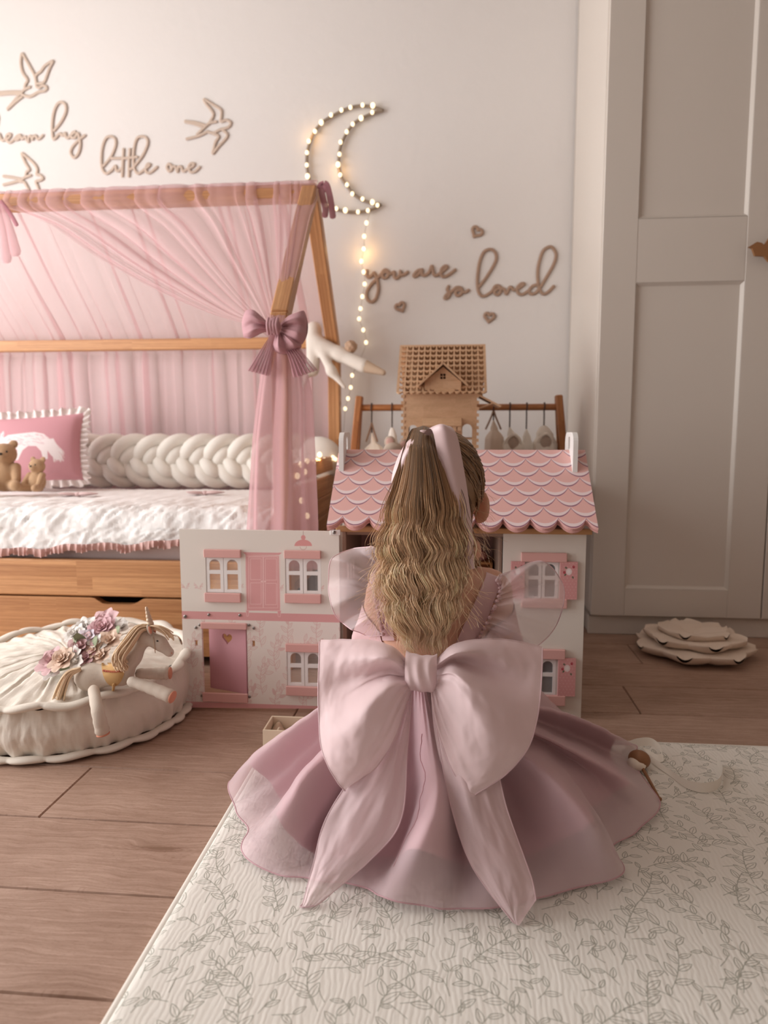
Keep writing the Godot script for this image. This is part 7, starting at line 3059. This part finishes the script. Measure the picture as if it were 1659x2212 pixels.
func build_wall_decor() -> void:
	var cut := mat("cut_wood", rgb(206, 186, 170), 0.7)
	var cut2 := mat("cut_wood_dark", rgb(172, 142, 122), 0.7)
	var a := 0.1537
	strokes("swallow_cutout", "cut-out wooden swallow with both wings raised, above the word big, far upper left", "wall decoration", [
		[345, 600, 352, 540, 382, 470, 315, 365, 288, 230, 308, 105, 352, 170, 420, 290, 482, 405, 503, 490, 508, 560],
		[487, 430, 522, 388, 572, 350, 622, 280, 682, 235, 742, 210, 692, 310, 652, 420, 618, 500, 560, 522, 508, 520],
		[508, 560, 545, 582, 590, 556, 632, 556, 655, 592, 620, 626, 540, 642, 430, 702, 350, 696, 290, 664],
		[420, 570, 352, 602, 285, 664, 180, 790, 98, 888, 205, 790, 310, 706], [295, 640, 150, 640, -30, 652], [290, 668, 150, 664, -30, 678]], 0.0056, cut, 0, 100, a, "cut-out swallows")
	strokes("swallow_cutout", "cut-out wooden swallow just above the bed ridge, lower left, partly hidden by the ridge", "wall decoration", [
		[358, 1810, 372, 1765, 408, 1728, 350, 1630, 303, 1505, 380, 1562, 470, 1642, 520, 1722, 510, 1800],
		[510, 1800, 560, 1808, 602, 1852, 562, 1884, 502, 1900, 522, 1960, 548, 2030, 560, 2100], [430, 1812, 350, 1842, 280, 1884, 160, 1920, 46, 1946],
		[292, 1866, 170, 1842, 46, 1825], [262, 1894, 335, 1908, 376, 1970, 405, 2030, 420, 2090]], 0.0056, cut, 0, 100, a, "cut-out swallows")
	strokes("word_cutout", "cut-out wooden word dream in script, its start beyond the photo's left edge", "wall lettering", [
		[-70, 1240, -120, 1245, -130, 1300, -80, 1290, -55, 1180, -30, 1000, -60, 960, -80, 1050, -65, 1250, -40, 1300, -15, 1235, 0, 1262, 28, 1320, 75, 1308, 122, 1290, 150, 1244, 112, 1236, 82, 1290, 130, 1350, 200, 1305, 240, 1262, 290, 1250, 240, 1300, 212, 1312, 260, 1304, 290, 1258, 310, 1302, 350, 1268, 372, 1312, 398, 1342, 402, 1282, 436, 1262, 452, 1312, 472, 1264, 504, 1262, 524, 1302, 562, 1290, 602, 1248]], 0.0054, cut, 0, 100, a, "cut-out words")
	strokes("word_cutout", "cut-out wooden word big in script with tall looped b, above the bed ridge", "wall lettering", [
		[760, 1184, 862, 1050, 922, 920, 916, 820, 856, 785, 792, 830, 746, 960, 730, 1130, 742, 1292, 782, 1286, 818, 1240, 850, 1230, 880, 1252, 915, 1220, 922, 1268, 960, 1286, 1002, 1244, 1062, 1200, 1012, 1222, 1002, 1272, 1050, 1282, 1090, 1222, 1112, 1284, 1126, 1380, 1100, 1500, 1040, 1562, 990, 1500, 1012, 1420, 1102, 1320, 1192, 1250]], 0.0058, cut, 0, 100, a, "cut-out words")
	var b := 0.1929
	strokes("swallow_cutout", "cut-out wooden swallow gliding above the word one, left of the moon light", "wall decoration", [
		[1310, 335, 1350, 236, 1270, 125, 1248, 75, 1340, 130, 1432, 190, 1440, 258, 1436, 322, 1500, 308, 1546, 340, 1512, 390, 1430, 414, 1350, 452, 1280, 436],
		[1386, 325, 1310, 340, 1240, 400, 1168, 470], [1268, 368, 1150, 334, 1034, 320], [1230, 384, 1140, 350, 1034, 326], [1282, 438, 1180, 486, 1050, 520],
		[1350, 456, 1410, 490, 1376, 550, 1360, 612, 1344, 682, 1402, 610, 1500, 500, 1496, 452, 1458, 424]], 0.0056, cut, 200, 200, b, "cut-out swallows")
	strokes("word_cutout", "cut-out wooden word little in script with crossed double t, above the ridge beam", "wall lettering", [
		[120, 822, 202, 720, 252, 600, 250, 520, 202, 490, 150, 510, 110, 600, 95, 740, 106, 850, 150, 905, 210, 872, 254, 820, 266, 872, 300, 872, 330, 840],
		[345, 630, 336, 780, 330, 940], [415, 630, 406, 780, 405, 940], [210, 735, 350, 735, 500, 720],
		[405, 860, 440, 850, 472, 818, 560, 700, 612, 580, 602, 510, 550, 490, 500, 510, 470, 580, 455, 720, 466, 850, 510, 905, 580, 860, 640, 812, 615, 800, 596, 840, 602, 890, 650, 892, 720, 832]], 0.0056, cut, 200, 200, b, "cut-out words")
	strokes("word_cutout", "cut-out wooden word one in script, right of the word little", "wall lettering", [
		[878, 812, 850, 800, 830, 840, 858, 880, 890, 845, 868, 804, 896, 830, 926, 830, 950, 888, 956, 842, 990, 830, 1012, 880, 1052, 862, 1112, 832, 1140, 800, 1100, 795, 1072, 840, 1100, 890, 1150, 880, 1200, 832]], 0.0056, cut, 200, 200, b, "cut-out words")
	var c := 0.1326
	strokes("word_cutout", "cut-out wooden word you in script, beside the hanging string of lights", "wall lettering", [
		[96, 858, 86, 930, 122, 975, 180, 940, 210, 900, 240, 962, 270, 1060, 280, 1180, 240, 1320, 170, 1376, 102, 1330, 90, 1220, 150, 1110, 250, 1002, 322, 930, 372, 860, 420, 860, 452, 912, 420, 972, 370, 982, 342, 930, 400, 886, 480, 912, 540, 890, 540, 962, 580, 990, 630, 940, 642, 870, 652, 930, 702, 930, 762, 885]], 0.0066, cut2, 780, 470, c, "cut-out words")
	strokes("word_cutout", "cut-out wooden word are in script, between the words you and loved", "wall lettering", [
		[1000, 850, 930, 862, 862, 930, 872, 962, 930, 930, 990, 862, 990, 922, 1040, 942, 1110, 890, 1150, 790, 1166, 850, 1190, 930, 1232, 942, 1310, 890, 1402, 812, 1370, 790, 1312, 840, 1302, 930, 1350, 962, 1430, 930, 1535, 850]], 0.0066, cut2, 780, 470, c, "cut-out words")
	var d := 0.1688
	strokes("word_cutout", "cut-out wooden word so in script, small, lower left of the word loved", "wall lettering", [
		[172, 640, 155, 690, 190, 732, 160, 790, 122, 795, 150, 745, 220, 702, 270, 660, 322, 662, 350, 702, 320, 752, 280, 760, 260, 712, 320, 690, 380, 720, 430, 690]], 0.0064, cut2, 940, 510, d, "cut-out words")
	strokes("word_cutout", "cut-out wooden word loved in large script with tall looped l and d", "wall lettering", [
		[560, 652, 660, 520, 762, 350, 782, 260, 752, 190, 692, 170, 620, 210, 570, 330, 545, 480, 540, 620, 562, 730, 620, 770, 720, 712, 770, 640, 822, 642, 842, 692, 802, 752, 760, 722, 800, 676, 880, 680, 912, 742, 960, 652, 1012, 692, 1080, 662, 1140, 615, 1102, 610, 1052, 660, 1062, 730, 1120, 746, 1190, 702],
		[1310, 622, 1250, 640, 1200, 702, 1240, 742, 1312, 702, 1422, 530, 1522, 350, 1546, 230, 1502, 150, 1450, 140, 1382, 190, 1340, 300, 1312, 450, 1320, 622, 1352, 712, 1392, 742, 1450, 712, 1520, 640]], 0.0062, cut2, 940, 510, d, "cut-out words")
	var hl := [["highest of three cut-out wooden hearts, a tilted outline above the word loved", 1030, 501, 11.5, 0.55], ["cut-out wooden heart under the word you, leaning to the right", 865, 663, 10.0, -0.45], ["cut-out wooden heart under the word loved", 1057, 685, 10.5, 0.12]]
	for h: Array in hl:
		var line := []
		for k in 25:
			var s := TAU * k / 24.0
			var x := 16.0 * pow(sin(s), 3) / 16.0
			var y := -(13.0 * cos(s) - 5 * cos(2 * s) - 2 * cos(3 * s) - cos(4 * s)) / 16.0
			var e := Vector2(x, y).rotated(h[4]) * float(h[3])
			line.append(float(h[1]) + e.x); line.append(float(h[2]) + e.y)
		strokes("heart_cutout", h[0], "wall decoration", [line], 0.0062, cut2, 0, 0, 1.0, "cut-out hearts")
	build_lights()

func bulb_glow(parent: Node3D, p: Vector3, r: float, m: Material, sh: Array) -> void:
	if sh.is_empty():
		var mb := MB.new()
		mb.ball(Vector3.ZERO, Vector3(1, 1.2, 1) * 0.006, Basis(), 12, 8)
		sh.append(mb.mesh())
	var o := put("bulb", sh[0], m, parent)
	var off := Vector3.ZERO
	var q: Node = parent
	while q != self:
		off += (q as Node3D).position
		q = q.get_parent()
	o.position = p - off
	o.scale = Vector3.ONE * (r / 0.006)

func small_lamp(parent: Node3D, p: Vector3, e: float) -> void:
	var l := OmniLight3D.new()
	l.name = "fairy_glow"
	l.light_color = rgb(255, 196, 120)
	l.light_energy = e
	l.light_size = 0.006
	l.omni_range = 6.0
	l.omni_attenuation = 2.0
	l.shadow_enabled = true
	parent.add_child(l, true)
	l.position = p - parent.position

func build_lights() -> void:
	var glow := mat("fairy_bulb", rgb(255, 244, 220), 0.4, {"emission_enabled": true, "emission": rgb(255, 230, 184), "emission_energy_multiplier": 2.6})
	var wire := mat("light_wire", rgb(170, 158, 140), 0.5)
	var sc := 0.1326
	var z := WALL_Z + 0.012
	var pts := []
	for q: Array in [[1412, 216], [1300, 178], [1190, 152], [1000, 145], [800, 200], [620, 290], [440, 400], [300, 560], [222, 740], [180, 900], [172, 1080], [196, 1270], [262, 1460], [400, 1680], [560, 1790], [740, 1852], [950, 1874], [1150, 1850], [1290, 1802], [1372, 1755]]: pts.append(atz(640 + q[0] * sc, 210 + q[1] * sc, z))
	var outer := cr(pts, 8)
	pts = []
	for q: Array in [[1412, 216], [1250, 262], [1090, 332], [940, 430], [820, 590], [732, 770], [696, 950], [692, 1130], [726, 1290], [820, 1432], [930, 1570], [1060, 1666], [1200, 1720], [1372, 1755]]: pts.append(atz(640 + q[0] * sc, 210 + q[1] * sc, z))
	var inner := cr(pts, 8)
	var t := thing("moon_light", "crescent moon wire frame wound with warm fairy lights on the back wall", "light", atz(740, 345, z))
	var mb := MB.new()
	for p: PackedVector3Array in [outer, inner]: mb.tube(p, PackedFloat32Array([0.0062]), 8, true)
	put("frame", mb, mat("moon_frame", rgb(150, 134, 118), 0.6), t)
	var sh := []
	var k := 0
	for p: PackedVector3Array in [outer, inner]:
		var run := 0.0
		for i in range(1, p.size()):
			run += (p[i] - p[i - 1]).length()
			if run > 0.0395:
				run = 0.0
				var j := Vector3(0.003 * sin(k * 2.4), 0.003 * cos(k * 1.7), 0.008)
				bulb_glow(t, p[i] + j, 0.0068 if k % 5 else 0.0086, glow, sh)
				k += 1
	small_lamp(t, outer[60] + Vector3(0.003 * 0, 0, 0.03), 0.002)
	small_lamp(t, inner[60] + Vector3(0, 0, 0.03), 0.002)
	# the string that hangs from it and winds along the bed's end rail
	var hang := [[800, 458, -2.885], [792, 482, -2.88], [787, 511, -2.88], [786, 538, -2.88], [781, 565, -2.88], [786, 588, -2.88], [788, 614, -2.88], [783, 641, -2.88], [779, 667, -2.88], [776, 689, -2.88], [785, 713, -2.88], [791, 740, -2.88], [778, 776, -2.88], [761, 811, -2.87], [758, 837, -2.86], [752, 861, -2.86], [746, 883, -2.85], [742, 930, -2.84], [735, 971, -2.80], [722, 975, -2.72], [717, 968, -2.70], [712, 972, -2.68], [720, 989, -2.62], [701, 994, -2.5], [691, 982, -2.42], [685, 996, -2.36], [707, 1009, -2.60], [664, 996, -2.16], [659, 1019, -2.12], [651, 1003, -2.05], [643, 1028, -1.99], [652, 1081, -2.0], [664, 1114, -2.02]]
	t = thing("fairy_light_string", "string of warm fairy lights hanging from the moon down to the bed's end rail", "string lights", atz(786, 600, -2.88))
	pts = []
	for q: Array in hang: pts.append(atz(q[0], q[1], q[2]))
	mb = MB.new()
	mb.tube(cr(pts, 6), PackedFloat32Array([0.0008]), 5)
	put("wire", mb, wire, t)
	for i in range(1, hang.size()):
		if i == 12 or i == 17: continue
		bulb_glow(t, pts[i] + Vector3(0.0, 0, 0.004), 0.0072 if i < 18 else 0.0078, glow, sh)
	for q: Array in [[717, 980, -2.69], [724, 992, -2.63], [728, 970, -2.72], [676, 1000, -2.28]]: bulb_glow(t, atz(q[0], q[1], q[2]), 0.0078, glow, sh)
	small_lamp(t, atz(716, 980, -2.66), 0.012)
	small_lamp(t, atz(690, 990, -2.38), 0.008)
	small_lamp(t, atz(786, 540, -2.86), 0.004)

# ================================================================ small things
func build_small_things() -> void:
	# the white hanging toy at the bed's rear post
	var c := atz(694, 752, -2.74)
	var t := thing("dangling_plush", "white plush toy with long drooping limbs hanging by the bed's rear post", "soft toy", c)
	var s := Soft.new()
	var px := 1.0 / 555.0
	s.bone(atz(678, 712, -2.75), atz(676, 800, -2.75), 17 * px, 13 * px, 0.03)
	s.bone(atz(690, 742, -2.74), atz(735, 766, -2.73), 15 * px, 14 * px, 0.02)
	s.bone(atz(735, 766, -2.73), atz(785, 790, -2.70), 14 * px, 14 * px, 0.02)
	s.bone(atz(694, 758, -2.73), atz(716, 802, -2.70), 9 * px, 9 * px, 0.02)
	s.bone(atz(716, 802, -2.70), atz(744, 836, -2.69), 9 * px, 4 * px, 0.02)
	s.bone(atz(664, 800, -2.74), atz(657, 834, -2.72), 8 * px, 4 * px, 0.02)
	var mb := MB.new()
	s.mesh_into(mb, 0.0055)
	put("body", mb, mat("white_plush", rgb(232, 224, 214), 1.0, {"rim_enabled": true, "rim": 0.4}), t)
	s = Soft.new()
	s.bone(atz(786, 790, -2.70), atz(828, 805, -2.68), 13.4 * px, 6 * px, 0.02)
	mb = MB.new()
	s.mesh_into(mb, 0.005)
	put("limb_tip", mb, mat("tan_plush", rgb(206, 182, 158), 1.0), t)
	var o: MeshInstance3D
	mb = MB.new()
	var rows := []
	for i in 15:
		var f := PI * clampf(i / 14.0, 0.004, 0.996) - PI / 2
		var row := PackedVector3Array()
		for j in 28:
			var a := TAU * j / 28.0
			var r := 12.5 * px * (1.0 + 0.10 * sin(a * 5.0 + i) * cos(f) + 0.06 * sin(a * 9 - i * 1.3))
			row.append(Vector3(cos(f) * cos(a), sin(f), -cos(f) * sin(a)) * r)
		rows.append(row)
	mb.grid(rows, true)
	o = put("yarn_pompom", mb, mat("pompom_tan", rgb(196, 164, 138), 1.0))
	o.position = atz(758, 749, -2.72)
	tag(o, "small tan yarn pompom resting on the white plush limb", "pompom")
	# cream box on the mat
	var p0 := aty(566, 1618, MAT_Y)
	var bx := p0 + Vector3(0.002, 0.0005, 0)
	var hgt := 0.040
	var dep := 0.075
	var wid := 0.12
	t = thing("small_box", "open shallow cream cardboard box with beige cloth, left of the girl's skirt", "box", bx + Vector3(wid / 2, 0, -dep / 2))
	var card := mat("cream_card", rgb(226, 208, 182), 0.75)
	for q: Array in [[Vector3(wid / 2, hgt / 2, -0.002), Vector3(wid, hgt, 0.004)], [Vector3(wid / 2, hgt / 2, -dep + 0.002), Vector3(wid, hgt, 0.004)], [Vector3(0.002, hgt / 2, -dep / 2), Vector3(0.004, hgt, dep - 0.008)], [Vector3(wid - 0.002, hgt / 2, -dep / 2), Vector3(0.004, hgt, dep - 0.008)]]:
		mb = MB.new()
		mb.box(bx + q[0], q[1], 0.001)
		put("side", mb, card, t)
	mb = MB.new()
	mb.box(bx + Vector3(wid / 2, 0.002, -dep / 2), Vector3(wid - 0.008, 0.004, dep - 0.008))
	put("bottom", mb, card, t)
	mb = MB.new()
	rows = []
	for i in 20:
		var row := PackedVector3Array()
		for j in 40:
			var u := j / 39.0
			var v := i / 19.0
			var y := 0.012 + 0.022 * exp(-pow((u - 0.12 - 0.1 * v) / 0.09, 2.0)) * (0.5 + 0.5 * v) + 0.006 * sin(u * 21.0 + v * 4.0) + 0.004 * sin(v * 11.0 + u * 6.0)
			row.append(bx + Vector3(0.006 + u * (wid - 0.012), y, -dep + 0.006 + v * (dep - 0.012)))
		rows.append(row)
	mb.grid(rows, false, false, true)
	o = put("beige_cloth", mb, mat("beige_jersey", rgb(206, 182, 158), 0.95))
	tag(o, "crumpled beige cloth lying inside the small cream box", "cloth")
	# satin ribbon and the stick toy at the right of the skirt
	var satin := mat("ivory_satin", rgb(248, 243, 233), 0.34, {"rim_enabled": true, "rim": 0.4})
	mb = MB.new()
	rows = []
	var path := [[1352, 1622, 0.022, 0.75], [1380, 1613, 0.030, 0.8], [1408, 1612, 0.030, 0.7], [1428, 1626, 0.024, 0.6], [1434, 1642, 0.016, 0.45], [1424, 1646, 0.0146, 0.4], [1404, 1636, 0.016, 0.45], [1390, 1630, 0.018, 0.5], [1404, 1645, 0.017, 0.5], [1447, 1676, 0.015, 0.4], [1484, 1703, 0.0148, 0.6], [1522, 1712, 0.0148, 0.9], [1551, 1704, 0.0148, 1.0], [1560, 1680, 0.0148, 1.0], [1553, 1660, 0.0148, 1.0], [1549, 1652, 0.0148, 1.0]]
	var low := []
	var high := []
	for q: Array in path:
		var p := aty(q[0], q[1], q[2])
		var up := Vector3(0, 0.019 * q[3], -0.030 * (1.0 - q[3]))
		low.append(p)
		high.append(p + up)
	var l2 := cr(low, 8)
	var h2 := cr(high, 8)
	var m2 := PackedVector3Array()
	for i in l2.size(): m2.append((l2[i] + h2[i]) * 0.5)
	mb.grid([l2, m2, h2])
	o = put("satin_ribbon", mb, satin)
	tag(o, "ivory satin ribbon curling across the play mat from under the skirt's right side", "ribbon")
	var oakm := mat("toy_walnut", rgb(150, 104, 68), 0.5)
	var sp := aty(1384, 1648, MAT_Y)
	t = thing("stick_toy", "brown wooden toy with a white wrap and thin stick beside the satin ribbon", "toy", sp)
	mb = MB.new()
	mb.ball(aty(1381, 1640, MAT_Y + 0.017), Vector3(0.020, 0.0165, 0.022), Basis(Vector3.UP, 0.4), 18, 12)
	put("block", mb, oakm, t)
	mb = MB.new()
	mb.tube(cr([aty(1362, 1640, MAT_Y + 0.014), aty(1370, 1652, MAT_Y + 0.013), aty(1382, 1656, MAT_Y + 0.012), aty(1390, 1652, MAT_Y + 0.014), aty(1391, 1645, MAT_Y + 0.02)], 6), PackedFloat32Array([0.004, 0.006, 0.008, 0.010, 0.0105, 0.011, 0.011, 0.011, 0.0105, 0.010, 0.0095, 0.009, 0.0085, 0.008, 0.0075, 0.007, 0.0065, 0.006, 0.0055, 0.005, 0.0045, 0.004, 0.0035, 0.003, 0.0025]), 12)
	put("wrap", mb, mat("ivory_felt", rgb(240, 228, 214), 0.7), t)
	mb = MB.new()
	mb.tube(PackedVector3Array([aty(1386, 1656, MAT_Y + 0.010), aty(1405, 1690, MAT_Y + 0.007), aty(1424, 1724, MAT_Y + 0.005)]), PackedFloat32Array([0.0035, 0.0028, 0.0022]), 8)
	mb.ball(aty(1425, 1726, MAT_Y + 0.005), Vector3.ONE * 0.004, Basis(), 10, 7)
	put("stick", mb, oakm, t)
	# the petal cushion in front of the wardrobe
	var fc := aty(1497, 1412, 0.0)
	t = thing("petal_cushion", "beige flower-shaped floor cushion of puffy petals before the wardrobe", "cushion", fc)
	var pm := mat("petal_linen", rgb(234, 216, 200), 0.95, cloth_bump("p", 0.2, 0.02, 12.0))
	var pet := func(ang: float, dist: float, y: float, len: float, wid2: float, th: float, tilt: float) -> void:
		var d := Vector3(sin(ang), 0, cos(ang))
		var side := Vector3(cos(ang), 0, -sin(ang))
		var rr := []
		for i in 16:
			var v := i / 15.0
			var ww := wid2 * pow(sin(PI * clampf(0.06 + v * 0.88, 0, 1)), 0.75)
			var row := PackedVector3Array()
			for j in 28:
				var a := TAU * j / 28.0
				var puff := th * pow(sin(PI * clampf(0.03 + v * 0.94, 0, 1)), 0.6) * (1.0 + 0.12 * sin(v * 9.0 + a * 3.0 + ang * 5.0))
				var e := cos(a)
				var up := signf(sin(a)) * pow(absf(sin(a)), 0.8) * puff
				row.append(fc + d * (dist + len * (v - 0.5)) + side * e * ww + Vector3(0, y + up + tilt * (v - 0.3) * len + 0.012 * e * e * v, 0))
			rr.append(row)
		var m3 := MB.new()
		m3.grid(rr, true, false, true)
		put("petal", m3, pm, t)
	for k in 7: pet.call(0.45 + TAU * k / 7.0, 0.100, 0.019, 0.135, 0.074, 0.017, 0.05)
	for k in 6: pet.call(0.1 + TAU * k / 6.0, 0.078, 0.043, 0.125, 0.072, 0.016, 0.10)
	for k in 5: pet.call(0.7 + TAU * k / 5.0, 0.050, 0.058, 0.10, 0.058, 0.013, 0.16)
